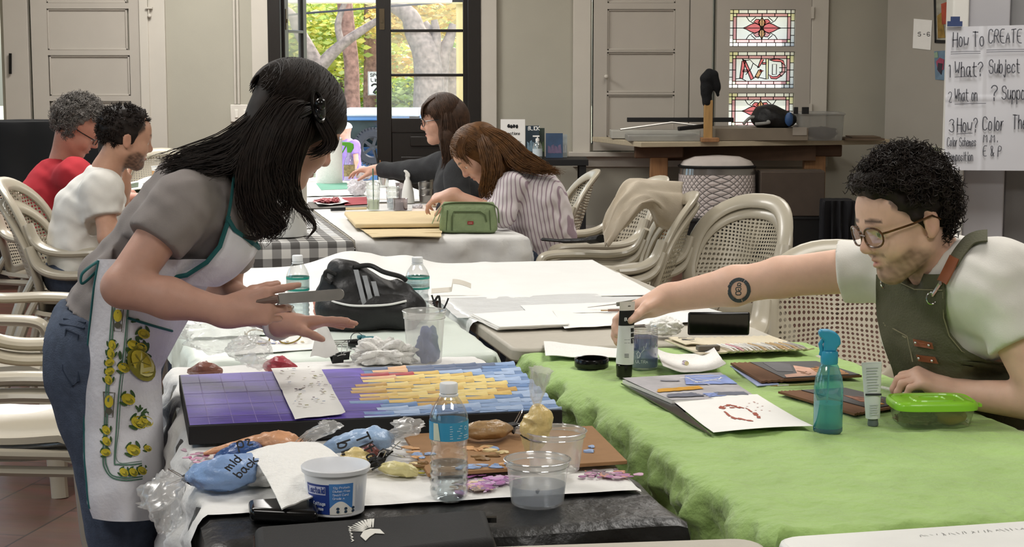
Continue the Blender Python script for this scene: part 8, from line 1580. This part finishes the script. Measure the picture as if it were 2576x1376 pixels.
el(356, 918, 46, 30, .95, 1, .012, 18); el(360, 914, 37, 24, .95, 5, .014, 18); el(356, 910, 33, 21, .95, 0, .016, 18)
for k in range(5): pr.mat(1); pr.ribbon([(354, 910), (354 + 24 * math.cos(k * 1.26 + .4), 910 + 22 * math.sin(k * 1.26 + .4))], 2.4, lambda x, y: A(x, y, .019))
for q in ((323, 1004, 16), (350, 1062, 18), (368, 1060, 16), (336, 1132, 16), (372, 1128, 9)): lemon(*q)
for k in range(8): el(358 + rs.gauss(0, 16), 1032 + rs.gauss(0, 5), 9, 3, rs.uniform(0, 3), 2, .0060, 8)
obj('lemon_print', pr, ms, ap_o, smooth=False)
wb = MB(); dw = unit(Vector(lw) - Vector(le)); x_, y_, _ = frame(dw); wb.tube([lw - dw * .012 + (x_ * math.cos(a) * 1.12 + y_ * math.sin(a)) * .0315 for a in np.linspace(0, 2 * PI, 25)[:-1]], .009, 8, closed=True, flat=1); wb.v = [tuple(Vector(q)) for q in wb.v]; o = obj('watch_band', wb, mat('watch_band_pale', 'c9c4c0', .5), t); o['label'] = 'pale wrist watch band'
obj('watch_face', MB().box(lw - dw * .012 + Vector((.015, -.005, .036)), (.036, .032, .012), mtx=Matrix.Translation(lw - dw * .012 + Vector((.012, 0, .036))) @ Matrix.Rotation(.35, 4, 'Y')), metal, o, bev=.004)
# hair of the standing woman
Hs = SDF(*box_of([h1.c, J(600, 520, 3.7)], .19), .006); Hs.ell(h1.p(-.012, 0, .040), (.100, .083, .092), .03, h1.R); Hs.ell(h1.p(.058, 0, .05), (.038, .058, .056), .03, h1.R)
for s, yy in ((-1, 3.64), (1, 3.80)): Hs.chain([J(700, 330, yy + .035 * (s < 0)), J(668, 380, yy), J(640, 460, yy + .01), J(645, 520, yy + .02)], [.06, .056, .055, .02], .04, ((0, 1, 0), .7))
Hs.chain([J(690, 320, 3.70), J(610, 392, 3.70), J(530, 422, 3.68)], [.055, .045, .018], .04); Hs.chain([J(700, 350, 3.65), J(700, 420, 3.64), J(705, 460, 3.64)], [.04, .036, .012], .03, ((0, 1, 0), .6)); Hs.rough(.005, 50, 2)
hr = sdfobj(Hs, 'hair', hair_dk, t); hs = MB(); Q = lambda *r: [[J(*q) for q in g] for g in r]
strands(hs, Q([(705, 222, 3.70), (650, 280, 3.68), (558, 350, 3.66), (440, 398, 3.64), (405, 414, 3.62)], [(705, 226, 3.66), (650, 315, 3.62), (582, 384, 3.60), (480, 412, 3.60), (420, 430, 3.60)], [(705, 232, 3.64), (640, 330, 3.60), (590, 410, 3.585), (540, 430, 3.585), (470, 425, 3.60)]), 620, .0013, .012, 1, wave=.004)
strands(hs, Q([(705, 230, 3.65), (640, 330, 3.595), (605, 430, 3.58), (615, 520, 3.60), (640, 585, 3.61), (665, 596, 3.62)], [(720, 228, 3.65), (660, 340, 3.59), (640, 450, 3.575), (655, 530, 3.59), (690, 570, 3.60), (660, 598, 3.61)], [(735, 228, 3.65), (690, 330, 3.59), (668, 430, 3.58), (690, 510, 3.59), (716, 555, 3.60), (690, 586, 3.61)]), 520, .0014, .009, 2, wave=.006)
strands(hs, Q([(750, 230, 3.66), (715, 320, 3.60), (690, 410, 3.59), (700, 480, 3.60), (715, 530, 3.61)], [(760, 234, 3.66), (735, 320, 3.60), (710, 410, 3.60), (735, 490, 3.61), (718, 545, 3.62)]), 240, .0014, .009, 3, wave=.007)
strands(hs, Q([(770, 240, 3.66), (760, 320, 3.61), (735, 410, 3.60), (735, 490, 3.61), (765, 535, 3.63), (790, 572, 3.64)], [(785, 248, 3.67), (785, 320, 3.62), (755, 400, 3.61), (742, 470, 3.62), (760, 520, 3.63), (788, 560, 3.64)]), 150, .0013, .007, 4, wave=.003)
strands(hs, Q([(760, 236, 3.68), (815, 290, 3.65), (842, 340, 3.65), (842, 368, 3.67), (815, 384, 3.68)], [(765, 240, 3.66), (800, 310, 3.62), (820, 355, 3.62), (800, 380, 3.64), (770, 388, 3.63)], [(740, 236, 3.72), (810, 270, 3.72), (846, 330, 3.74), (846, 362, 3.75), (830, 378, 3.75)]), 330, .0013, .007, 5, clump=.7)
strands(hs, Q([(770, 238, 3.69), (715, 218, 3.69), (660, 272, 3.68), (582, 338, 3.67), (480, 400, 3.64)], [(778, 250, 3.66), (700, 240, 3.63), (640, 310, 3.60), (600, 400, 3.585), (590, 450, 3.585)], [(785, 262, 3.64), (735, 265, 3.61), (690, 340, 3.585), (665, 430, 3.575), (672, 500, 3.585)], [(795, 275, 3.64), (775, 300, 3.605), (745, 370, 3.59), (720, 440, 3.595), (725, 500, 3.605)]), 300, .0013, .006, 8, wave=.004)
strands(hs, Q([(650, 470, 3.58), (655, 540, 3.585), (690, 565, 3.59), (716, 560, 3.60), (708, 585, 3.60), (672, 596, 3.60)], [(630, 480, 3.58), (640, 550, 3.585), (660, 590, 3.59), (640, 604, 3.60), (615, 600, 3.60), (600, 588, 3.60)]), 60, .002, .004, 9, clump=.9); strands(hs, Q([(735, 440, 3.60), (728, 490, 3.60), (745, 525, 3.61), (775, 545, 3.62), (792, 570, 3.62), (775, 600, 3.62)], [(738, 440, 3.60), (735, 490, 3.60), (752, 522, 3.61), (780, 540, 3.62), (795, 575, 3.62), (770, 598, 3.62)]), 26, .0016, .0025, 10, clump=.9)
crown(hs, h1, 1900, .0013, 21, (.110, .092, .1), (-.014, 0, .042)); obj('hair_locks', hs, hair_dk, hr)
sg_ = MB(); sg_.tube(spline([J(755, 295, 3.60), J(785, 280, 3.60), J(806, 268, 3.63)], 4), .004, 6);
for dy in (0, .07): sg_.tube([J(800, 268, 3.62 + dy) + Vector((.012 * math.cos(a), .028 * math.sin(a) * .9, .024 * math.sin(a) - .02 * math.cos(a))) for a in np.linspace(0, 2 * PI, 17)[:-1]], .004, 6, closed=True)
sg_.blob(J(806, 262, 3.60), (.012, .01, .014), 2); o = obj('sunglasses', sg_, blackgl, t); o['label'] = 'black sunglasses pushed up on the hair'
sl = MB()
for dy in (0, .07): sl.blob(J(804, 282, 3.62 + dy), (.014, .026, .022), 3)
obj('lens', sl, MATS['dark_lens'], o)
# palette knife in her hand
a, b, c = J(612, 764, 3.455), J(700, 752, 3.45), J(852, 741, 3.45); tk = thing('palette_knife', a, 'long blunt steel palette knife held over the canvas', 'palette knife'); up = Vector((0, .25, .97))
pts = [b + up * .011, *[c + up * .0115 * math.cos(q) + unit(c - b) * .0115 * math.sin(q) for q in np.linspace(0, PI, 9)], b - up * .011]; obj('blade', MB().prism(pts, (0, .0015, 0)), metal, tk, bev=.0004); obj('handle', MB().tube([a - (b - a) * .1, b], [.009, .008], 10), mat('knife_handle', '6d564a', .5), tk)
# ---------------------------------------------------------------- the seated man in the olive apron
t = thing('person', (1.28, 3.9, 0), 'person in white t-shirt and olive apron reaching across the green table', 'person')
h2 = Head(J(2276, 552, 3.76), (-.90, -.34, -.27), (-.24, -.05, .97), 1.03); nb2 = J(2372, 695, 3.82); pel2, che2 = J(2560, 1120, 3.98), J(2415, 830, 3.88); nsh, fsh = J(2500, 715, 3.66), J(2225, 672, 4.02); fel, fwr = J(1965, 697, 4.10), J(1672, 752, 4.19); nel, nwr = J(2640, 1012, 3.56), J(2412, 990, 3.70)
lo, hi = box_of([h2.p(.13, 0, .14), fwr - Vector((.14, 0, .1)), nel, pel2, nsh, nwr, Vector((.75, 3.8, .02))], .13); lo[2] = 0
B = SDF(lo, hi, .0045); h2.build(B, nb2 + Vector((.01, .02, 0)), .055); B.chain([pel2, che2], [.13, .125], .05, ((0, 1, 0), 1.3)).cap(che2, nb2, .085, .05, .05).cap(fsh, nsh, .06, .06, .05)
B.cap(fsh, fel, .058, .047, .03).cap(fel, fel * .6 + fwr * .4, .047, .044, .02).cap(fel * .6 + fwr * .4, fwr, .044, .030, .02, ((0, 0, 1), 1.1)); B.cap(nsh, nel, .058, .048, .03).cap(nel, nwr, .046, .030, .02)
for s in (-1, 1): B.chain([pel2 + Vector((0, s * .09, -.02)), Vector((.86, 3.92 + s * .12, .50)), Vector((.92, 3.92 + s * .12, .09)), Vector((.78, 3.92 + s * .13, .05))], [.09, .065, .045, .035], .03)
hand(B, fwr, (-.90, -.05, -.42), (.30, -.55, -.75), 1, (.62, .66, .70, .78), .25, 1.08, .03, .75); hand(B, nwr, (-.93, .12, .33), (-.25, .25, -.93), -1, (.95, .95, .95, .95), .5, 1.05, .05, .6)
def sk2(v):
 col = h2.pigment(v, 'dcb49e', '33261f', 'b06a62', ('5f4838', .75), ('40322a', .8)); return col
sdfobj(B, 'body', skin_m, t, sk2)
# ring tattoo on the far forearm
tat = MB(); cx, cy = 1859, 730
def TT(x, y): y_ = hit(B, cx + x, cy + y, 3.7, 4.4); return P(cx + x, cy + y, (y_ or 4.05) - .0012)
for a0, a1 in ((-1.5, .05), (.18, 3.0), (3.15, 4.65)):
 tat.ribbon([((25 * math.cos(a)), 27 * math.sin(a)) for a in np.linspace(a0, a1, 14)], 9, TT)
write(tat, 'aGO', 13, lambda x, y: TT(-y * 1.0 + 5, x - 18), 0, 0, .17, .9); obj('tattoo', tat, mat('tattoo_ink', '3c4448', .6), t, smooth=False)
T2 = SDF(lo, hi, .006); T2.chain([pel2, che2], [.165, .158], .06, ((0, 1, 0), 1.25)).cap(che2, J(2395, 740, 3.84), .15, .095, .07, ((0, 1, 0), 1.2)).cap(fsh + Vector((.03, -.01, 0)), nsh, .085, .088, .06).cap(fsh, fsh * .50 + fel * .50, .076, .072, .05).cap(nsh, nsh * .48 + nel * .52, .085, .076, .05)
T2.rough(.008, 24, 4); T2.rough(.004, 60, 7); T2.rough(.008, 60, 3, lambda p: np.exp(-((p - np.array(J(2500, 850, 3.68))) ** 2).sum(1) / .012)); d = unit(fel - fsh); c = fsh * .58 + fel * .42; T2.cut(c, d, c - Vector((.16, .14, .14)), c + Vector((.14, .14, .14))); d = unit(nel - nsh); c = nsh * .5 + nel * .5; T2.cut(c, d, c - Vector((.1, .14, .1)), c + Vector((.14, .14, .1)))
T2.cap(h2.p(-.02, 0, -.05), J(2362, 700, 3.81), .062, .066, .01, None, 'c'); sdfobj(T2, 'tshirt', mat('white_jersey', 'e4e1da', .9, var=.04, scale=30, bump=.1, bscale=400), t)
c = None
tr = SDF(lo, hi, .009); tr.ell(pel2, (.16, .2, .13), .04)
for s in (-1, 1): tr.chain([pel2 + Vector((0, s * .09, -.02)), Vector((.86, 3.92 + s * .12, .50)), Vector((.92, 3.92 + s * .12, .10))], [.115, .085, .07], .04)
sdfobj(tr, 'trousers', mat('dark_trousers', '1c1d20', .9), t)
for s in (-1, 1): S = SDF(*box_of([Vector((.95, 3.92 + s * .12, .05)), Vector((.74, 3.92 + s * .13, .05))], .08), .008); S.cap((.95, 3.92 + s * .12, .05), (.74, 3.92 + s * .13, .04), .05, .042, .02); S.cut((0, 0, .002), (0, 0, -1)); sdfobj(S, 'shoe', black_m, t)
olive = mat('olive_canvas', '55543f', .85, var=.12, scale=14, bump=.3, bscale=200); leather = mat('tan_leather', '8a4d2c', .5, var=.2, scale=20); DY = 3.80
def on_shirt(px, py, e, dflt=None): y = hit(T2, px, py, 3.3, 4.3); return P(px, py, (y if y else (dflt or DY)) - e)
apo = [(690, 2206, 2374), (722, 2205, 2377), (760, 2205, 2378), (800, 2208, 2380), (840, 2216, 2392), (880, 2228, 2425), (905, 2238, 2480), (925, 2246, 2600), (960, 2254, 2640), (1010, 2262, 2660), (1080, 2280, 2680)]
yy = lambda v: 690 + 390 * v
Yg = np.array([[(lambda y: y if y else np.nan)(hit(T2, edge([(q[0], q[1]) for q in apo], yy(v)) * (1 - u) + edge([(q[0], q[2]) for q in apo], yy(v)) * u, yy(v), 3.3, 4.3)) for v in np.linspace(0, 1, 41)] for u in np.linspace(0, 1, 33)])
m = np.isnan(Yg); Yg[m] = np.interp(np.flatnonzero(m), np.flatnonzero(~m), Yg[~m])
for _ in range(6): Yp = np.pad(Yg, 1, mode='edge'); Yg = np.minimum(Yg, (Yp[:-2, 1:-1] + Yp[2:, 1:-1] + Yp[1:-1, :-2] + Yp[1:-1, 2:]) / 4)
def apo_Y(px, py):
 v = min(1, max(0, (py - 690) / 390)); a, b = edge([(q[0], q[1]) for q in apo], py), edge([(q[0], q[2]) for q in apo], py); u = min(1, max(0, (px - a) / (b - a))); return Yg[int(round(u * 32)), int(round(v * 40))]
apr = obj('apron', MB().grid(32, 40, lambda u, v: P(edge([(q[0], q[1]) for q in apo], yy(v)) * (1 - u) + edge([(q[0], q[2]) for q in apo], yy(v)) * u, yy(v), Yg[int(round(u * 32)), int(round(v * 40))] - .011 - .002 * nz(u * 6, v * 8)), .003), olive, t, sharp=80)
O = lambda px, py, e=.018: P(px, py, apo_Y(px, py) - e)
sm = MB().tube([O(*q) for q in ((2232, 702), (2262, 710), (2300, 728), (2370, 730))], .0012, 5).tube([O(*q) for q in ((2372, 735), (2374, 800), (2388, 845), (2420, 884), (2480, 910), (2570, 928))], .0012, 5).tube([O(*q) for q in ((2222, 812), (2256, 832), (2282, 846), (2290, 880), (2296, 910))], .0014, 5).tube([O(*q) for q in ((2226, 818), (2280, 850))], .002, 5); obj('stitching', sm, mat('olive_thread', '8a8468', .8), apr)
for q in ([(2296, 852), (2344, 862), (2348, 878), (2300, 870)], [(2304, 892), (2352, 898), (2360, 915), (2310, 908)]): o = obj('leather_patch', MB().prism([O(x, y, .024) for x, y in q], (0, -.003, 0)), leather, apr, smooth=False); rv = MB(); [rv.blob(O(q[0][0] * (1 - s) + q[1][0] * s, (q[0][1] + q[3][1]) / 2 + s * 9, .028), .0035, 2) for s in (.15, .85)]; obj('rivet', rv, chrome, o)
def kk(pts, w, e):
 G = []; n = len(pts) - 1
 for i, c_ in enumerate(pts):
  a, b = pts[max(0, i - 1)], pts[min(n, i + 1)]; l = max(1, math.hypot(b[0] - a[0], b[1] - a[1])); G.append([on_shirt(c_[0] - v * w * (b[1] - a[1]) / l, c_[1] + v * w * (b[0] - a[0]) / l, e, 3.72) for v in (-.5, 0, .5)])
 for _ in range(5): G = [[(G[max(i - 1, 0)][j] + G[i][j] * 2 + G[min(i + 1, n)][j]) / 4 for j in range(3)] for i in range(n + 1)]
 return MB().grid(n, 2, lambda u, v: G[round(u * n)][round(v * 2)], .003)
obj('shoulder_strap', kk(dens([(2490, 594), (2450, 598), (2428, 618), (2408, 645), (2396, 668)]), 28, .012), olive, apr); obj('leather_strap', kk(dens([(2404, 645), (2392, 670), (2378, 698), (2370, 712)]), 25, .016), leather, apr)
hk = MB().tube([on_shirt(2366, 712, .024), on_shirt(2356, 728, .026), on_shirt(2346, 742, .024)], .005, 8); R0 = O(2344, 750, .022); hk.tube([R0 + Vector((.011 * math.cos(a), 0, .013 * math.sin(a))) for a in np.linspace(0, 2 * PI, 17)[:-1]], .002, 6, closed=True); R0 = O(2224, 710, .022); hk.tube([R0 + Vector((.007 * math.cos(a), 0, .012 * math.sin(a))) for a in np.linspace(0, 2 * PI, 17)[:-1]], .0025, 6, closed=True); obj('hook_ring', hk, chrome, apr)
# curly hair and spectacles
cut2 = [((.055, 0, .035), (1, 0, -.75)), ((.02, 0, -.05), (.25, 0, -1)), ((.02, .07, .0), (.8, .25, -.55)), ((.02, -.07, .0), (.8, -.25, -.55))]
S = hair_cap(h2, cut2, .006, .005, (.104, .080, .096), 3, 90, (((.025, 0, .09), (.078, .066, .043)), ((-.06, 0, .05), (.06, .07, .07)))); hr = sdfobj(S, 'hair', hair_dk, t)
ok = lambda f, l, u: u > .062 + max(0, f) * .3 or (f < -.045 and u > -.05) or (f < .03 and u > .036)
pts = scalp(h2, ok, 900, 4, (.113, .086, .110), (-.008, 0, .036)); obj('hair_curls', curls(MB(), pts, 2300, .028, .0012, 5, tuple(h2.u * .4), .0075), hair_dk, hr)
tort = mat('tortoiseshell', '5a3a1c', .25, var=.7, scale=70); eyeglasses(h2, tort, t, .027, .021, -.006, .108, .85, MATS['lens'])
# ---------------------------------------------------------------- far people, same method at lower resolution
def seated(label, h, nb, che, pel, arms, res, skin, shirt, shirt_m, loc, sleeve=.5, hands=(), beard=None, hairc=None, legs=None, tr=.115, brow='3a2c24', wide=1.35, extra=None):
 t = thing('person', loc, label, 'person'); allp = [h.p(.13, 0, .14), pel, che] + [q for a in arms for q in a] + list(legs or [])
 lo, hi = box_of(allp, .2); lo[2] = max(loc[2], lo[2]); B = SDF(lo, hi, res); h.build(B, nb, .054); yx = ((0, 1, 0), wide) ; B.chain([pel, che, nb], [tr * .8, tr * .8, .05], .04, yx)
 for (s, e, w) in arms: B.cap(s, e, .048, .04, .02).cap(e, w, .04, .028, .02)
 for s_ in (-1, 1):
  if legs: B.chain([pel + Vector((0, s_ * .09, 0)), legs[0] + Vector((0, s_ * .1, 0)), legs[1] + Vector((0, s_ * .1, 0))], [.07, .055, .04], .03)
 for hd in hands: hand(B, *hd[0], **hd[1])
 sdfobj(B, 'body', skin_m, t, lambda v: h.pigment(v, skin, brow, 'a8625a', beard, hairc)); S = SDF(lo, hi, res * 1.1); S.chain([pel, pel * .5 + che * .5, che, nb * .8 + che * .2], [tr, tr, tr, .075], .05, yx)
 for (s, e, w) in arms:
  if sleeve <= 1: c = s * (1 - sleeve) + e * sleeve; S.cap(s, c, .076, .062, .09).cap(s, s * .5 + che * .5, .074, .08, .06); d = unit(e - s); c = s * (1 - sleeve * .96) + e * sleeve * .96; S.cut(c, d, c - Vector((.074,) * 3), c + Vector((.074,) * 3))
  else: S.cap(s, e, .07, .058, .05).cap(e, e * (2 - sleeve) + w * (sleeve - 1), .058, .044, .03)
 S.rough(.006, 24, 3); S.rough(.004, 55, 6); S.cap(h.p(-.02, 0, -.05), nb, .058, .062, .01, None, 'c'); sdfobj(S, shirt, shirt_m, t)
 if legs:
  S = SDF(lo, hi, res * 1.4); S.ell(pel, (.15, .18, .12), .04)
  for s_ in (-1, 1): S.chain([pel + Vector((0, s_ * .09, 0)), legs[0] + Vector((0, s_ * .1, 0)), legs[1] + Vector((0, s_ * .1, 0))], [.1, .08, .065], .04)
  sdfobj(S, 'trousers', denim, t)
 return t
K = lambda *q: P(*q)
# bearded man in the white t-shirt
h = Head(K(316, 348, 7.22), (.86, .45, -.16), (.14, .05, .98), 1.03); n_, c_, p_ = K(268, 430, 7.22), K(225, 530, 7.25), K(200, 690, 7.28)
t = seated('person with dark hair and beard in a white t-shirt', h, n_, c_, p_, [(K(258, 482, 7.05), K(272, 598, 7.0), K(338, 562, 7.06)), (K(262, 480, 7.45), K(300, 540, 7.52), K(312, 470, 7.45))], .007, 'c0937a', 'tshirt', mat('white_jersey', ''), (p_.x, p_.y, 0), .55,
 [((K(338, 562, 7.06), (.9, .2, .3), (0, .5, -.5), 1), {}), ((K(312, 470, 7.45), (.0, .1, 1), (.8, .3, 0), 1), dict(curl=(.7, .7, .8, .8)))], ('3a2a22', .95), ('2a2019', .9), [Vector((-1.35, 7.3, .52)), Vector((-1.4, 7.3, .08))], .135)
S = hair_cap(h, [((.062, 0, .05), (1, 0, -.5)), ((-.01, 0, -.045), (.2, 0, -1)), ((.03, .07, -.0), (.9, 0, -.3)), ((.03, -.07, 0), (.9, 0, -.3))], .004, .006, (.104, .081, .094), 3, 90, (((.04, 0, .09), (.06, .055, .04)),)); hr = sdfobj(S, 'hair', hair_dk, t); obj('hair_locks', curls(MB(), scalp(h, lambda f, l, u: u > .06 + max(0, f) * .3 or (f < .02 and u > -.03 and abs(l) < .08 and (u > .035 or f < -.045)), 500, 2, (.106, .083, .098)), 1500, .018, .0014, 3, tuple(h.f * .9), .002), hair_dk, hr)
# man in the red t-shirt
h = Head(K(196, 322, 8.25), (.84, .10, -.53), (.5, 0, .86), 1.06); n_, c_, p_ = K(158, 408, 8.28), K(140, 478, 8.3), K(135, 620, 8.32)
t = seated('person with curly grey hair in a red t-shirt', h, n_, c_, p_, [(K(190, 440, 8.08), K(245, 535, 8.0), K(320, 500, 8.2)), (K(190, 440, 8.5), K(250, 530, 8.55), K(330, 490, 8.45))], .008, 'bd8672', 'tshirt', mat('red_jersey', 'b02a34', .9, var=.08, scale=20), (p_.x, p_.y, 0), .85, [((K(320, 500, 8.2), (.9, .2, .1), (0, 0, -1), 1), {})], None, None, [Vector((-1.75, 8.3, .5)), Vector((-1.8, 8.3, .08))], .14, '8a8078')
S = hair_cap(h, [((.045, 0, .045), (1, 0, -.55)), ((-.02, 0, -.05), (.1, 0, -1)), ((.01, .07, 0), (.9, 0, -.3)), ((.01, -.07, 0), (.9, 0, -.3))], .008, .007, (.108, .085, .098), 5, 70); hr = sdfobj(S, 'hair', hair_gr, t); obj('hair_curls', curls(MB(), scalp(h, lambda f, l, u: u > .05 + max(0, f) * .4 or (f < 0 and u > -.05), 400, 6, (.112, .088, .104)), 1700, .03, .0016, 7, (0, 0, .5), .009), hair_gr, hr); eyeglasses(h, blackgl, t, .024, .016, -.008, .106, .8)
# long-haired woman in the dark jacket
h = Head(K(1112, 302, 8.9), (-.985, -.12, -.1), (-.1, 0, 1), .98); n_, c_, p_ = K(1142, 390, 8.92), K(1160, 470, 8.95), K(1180, 610, 9.0); jk = mat('charcoal_jacket', '2b2c2e', .9, var=.2, scale=20, bump=.2, bscale=200)
t = seated('person with long straight brown hair, glasses and a dark jacket', h, n_, c_, p_, [(K(1120, 412, 9.1), K(1040, 432, 9.25), K(950, 427, 9.4)), (K(1150, 430, 8.7), K(1155, 540, 8.65), K(1110, 520, 8.7))], .008, 'c79a85', 'jacket', jk, (p_.x, p_.y, 0), 1.85, [((K(950, 427, 9.4), (-1, .1, -.05), (0, 0, -1), 1), dict(curl=(.4, .45, .5, .5)))], None, None, [Vector((-.2, 9.0, .5)), Vector((-.25, 9.0, .08))], .14)
hs = MB(); Hs = SDF(*box_of([h.c, K(1150, 400, 8.9)], .22), .008); Hs.ell(h.p(-.022, 0, .036), (.104, .084, .094), .03, h.R); Hs.ell(h.p(.055, 0, .06), (.05, .062, .042), .02, h.R); Hs.chain([h.p(-.06, 0, 0), h.p(-.06, 0, -.12), K(1152, 415, 8.92)], [.085, .08, .06], .04); Hs.chain([h.p(-.01, .058, .0), h.p(-.01, .07, -.08), h.p(-.01, .075, -.2)], [.028, .034, .02], .03); hr = sdfobj(Hs, 'hair', hair_br, t)
strands(hs, [[h.p(.02, .02, .125), h.p(.0, .085, .04), h.p(.02, .09, -.08), h.p(.02, .09, -.2), h.p(.035, .085, -.25)], [h.p(-.01, .02, .125), h.p(-.03, .09, .03), h.p(-.03, .095, -.1), h.p(-.02, .09, -.22), h.p(-.02, .09, -.28)], [h.p(-.03, .02, .125), h.p(-.08, .07, .03), h.p(-.09, .075, -.1), h.p(-.09, .07, -.2), h.p(-.08, .07, -.24)], [h.p(-.05, .0, .122), h.p(-.12, .02, .03), h.p(-.13, .03, -.1), h.p(-.13, .02, -.2), h.p(-.12, .02, -.22)]], 520, .0022, .008, 3, wave=.003)
strands(hs, [[h.p(.03, l, .122), h.p(.085, l, .09), h.p(.102, l, .05), h.p(.102, l, .018)] for l in (-.05, -.02, .02, .055)], 160, .002, .003, 4, clump=.9); crown(hs, h, 900, .0018, 22, (.110, .096, .103)); obj('hair_locks', hs, hair_br, hr); eyeglasses(h, blackgl, t, .025, .02, -.004, .108, .8)
# auburn woman bent over her work in the striped shirt
def stripes():
 m = mat('striped_shirt', 'd5cdd0', .9, var=.03); N = m.node_tree.nodes; L = m.node_tree.links; b = N['Principled BSDF']; tc = N.new('ShaderNodeTexCoord'); mp = N.new('ShaderNodeMapping'); mp.inputs['Rotation'].default_value = (0, .12, .35); L.new(tc.outputs['Object'], mp.inputs[0]); w = N.new('ShaderNodeTexWave'); w.inputs['Scale'].default_value = 19; w.inputs['Distortion'].default_value = .25; L.new(mp.outputs[0], w.inputs[0]); r = N.new('ShaderNodeValToRGB'); r.color_ramp.elements[0].position = .10; r.color_ramp.elements[1].position = .24; r.color_ramp.elements[0].color = lin('a08c98') + (1,); r.color_ramp.elements[1].color = lin('d8d0d2') + (1,); L.new(w.outputs[0], r.inputs[0]); L.new(r.outputs[0], b.inputs['Base Color']); return m
h = Head(K(1202, 388, 7.9), (-.72, -.18, -.67), (-.62, 0, .78), 1.0); n_, c_, p_ = K(1272, 440, 7.95), K(1335, 500, 7.98), K(1370, 610, 8.02)
t = seated('person with auburn hair in a striped shirt bent over the table', h, n_, c_, p_, [(K(1285, 470, 7.78), K(1262, 540, 7.72), K(1135, 490, 7.8)), (K(1285, 465, 8.2), K(1240, 520, 8.25), K(1180, 515, 8.15))], .007, 'cda08a', 'shirt', stripes(), (p_.x, p_.y, 0), 1.2, [((K(1140, 488, 7.8), (-.9, .05, -.25), (.2, .3, -.9), 1), dict(curl=(.6, .8, .9, .9)))], None, None, [Vector((-.05, 8.0, .5)), Vector((-.1, 8.0, .08))], .15)
hs = MB(); Hs = SDF(*box_of([h.c, K(1300, 420, 7.9)], .2), .008); Hs.ell(h.p(-.022, 0, .04), (.104, .084, .092), .03, h.R); Hs.chain([h.p(-.04, .0, .03), K(1250, 420, 7.84), K(1232, 470, 7.82)], [.08, .05, .02], .04); Hs.chain([h.p(-.06, .0, .03), K(1290, 385, 7.86), K(1350, 412, 7.88)], [.07, .05, .03], .04); hr = sdfobj(Hs, 'hair', hair_ab, t)
strands(hs, Q([(1190, 318, 7.88), (1205, 370, 7.80), (1215, 430, 7.77), (1208, 480, 7.78), (1218, 505, 7.78)], [(1200, 318, 7.88), (1225, 370, 7.79), (1240, 430, 7.76), (1232, 475, 7.77), (1240, 500, 7.77)], [(1210, 318, 7.88), (1250, 370, 7.79), (1262, 420, 7.76), (1258, 455, 7.76), (1275, 460, 7.76)]), 300, .0022, .009, 5, wave=.008)
strands(hs, Q([(1185, 322, 7.90), (1160, 345, 7.84), (1148, 375, 7.83), (1160, 400, 7.82)], [(1200, 318, 7.90), (1175, 345, 7.82), (1165, 380, 7.80), (1190, 420, 7.79)]), 90, .003, .006, 7); strands(hs, Q([(1205, 316, 7.9), (1270, 335, 7.84), (1330, 385, 7.84), (1380, 420, 7.86), (1412, 438, 7.9)], [(1205, 320, 7.86), (1265, 355, 7.80), (1310, 400, 7.79), (1370, 430, 7.82), (1400, 430, 7.85)], [(1210, 325, 7.84), (1260, 380, 7.78), (1290, 420, 7.77), (1330, 430, 7.79), (1385, 425, 7.83)]), 360, .0022, .010, 6, wave=.006); crown(hs, h, 900, .0018, 23, (.108, .096, .102), end=1.7); obj('hair_locks', hs, hair_ab, hr)
# passer-by outside in a purple shirt
h = Head(P(868, 330, 26.9), (-.95, -.2, -.1), (0, 0, 1), 1.0); n_, c_, p_ = P(872, 352, 26.9), P(880, 378, 26.9), P(882, 455, 26.9); hf = Vector((0, 0, -1))
t = seated('person outside in a purple shirt and white cap near the parked car', h, n_, c_, p_, [(P(893, 366, 26.7), P(896, 405, 26.6), P(888, 440, 26.6)), (P(875, 366, 27.1), P(862, 405, 27.1), P(858, 440, 27.0))], .014, 'd0a08c', 'shirt', mat('purple_shirt', '9a7fc8', .9), (p_.x, p_.y, GZ), .6, [], None, None, [Vector((p_.x, 26.9, GZ + .5)), Vector((p_.x, 26.9, GZ + .06))], .16)
S = SDF(*box_of([h.c], .2), .012); S.ell(h.p(-.012, 0, .05), (.11, .09, .09), .02, h.R); S.cut(h.p(0, 0, .035), h.R @ Vector((0, 0, -1))); S.cap(h.p(.08, 0, .045), h.p(.16, 0, .035), .05, .03, .01, (h.u, .25)); sdfobj(S, 'cap', mat('cap_cloth', 'eeeeec', .8), t)
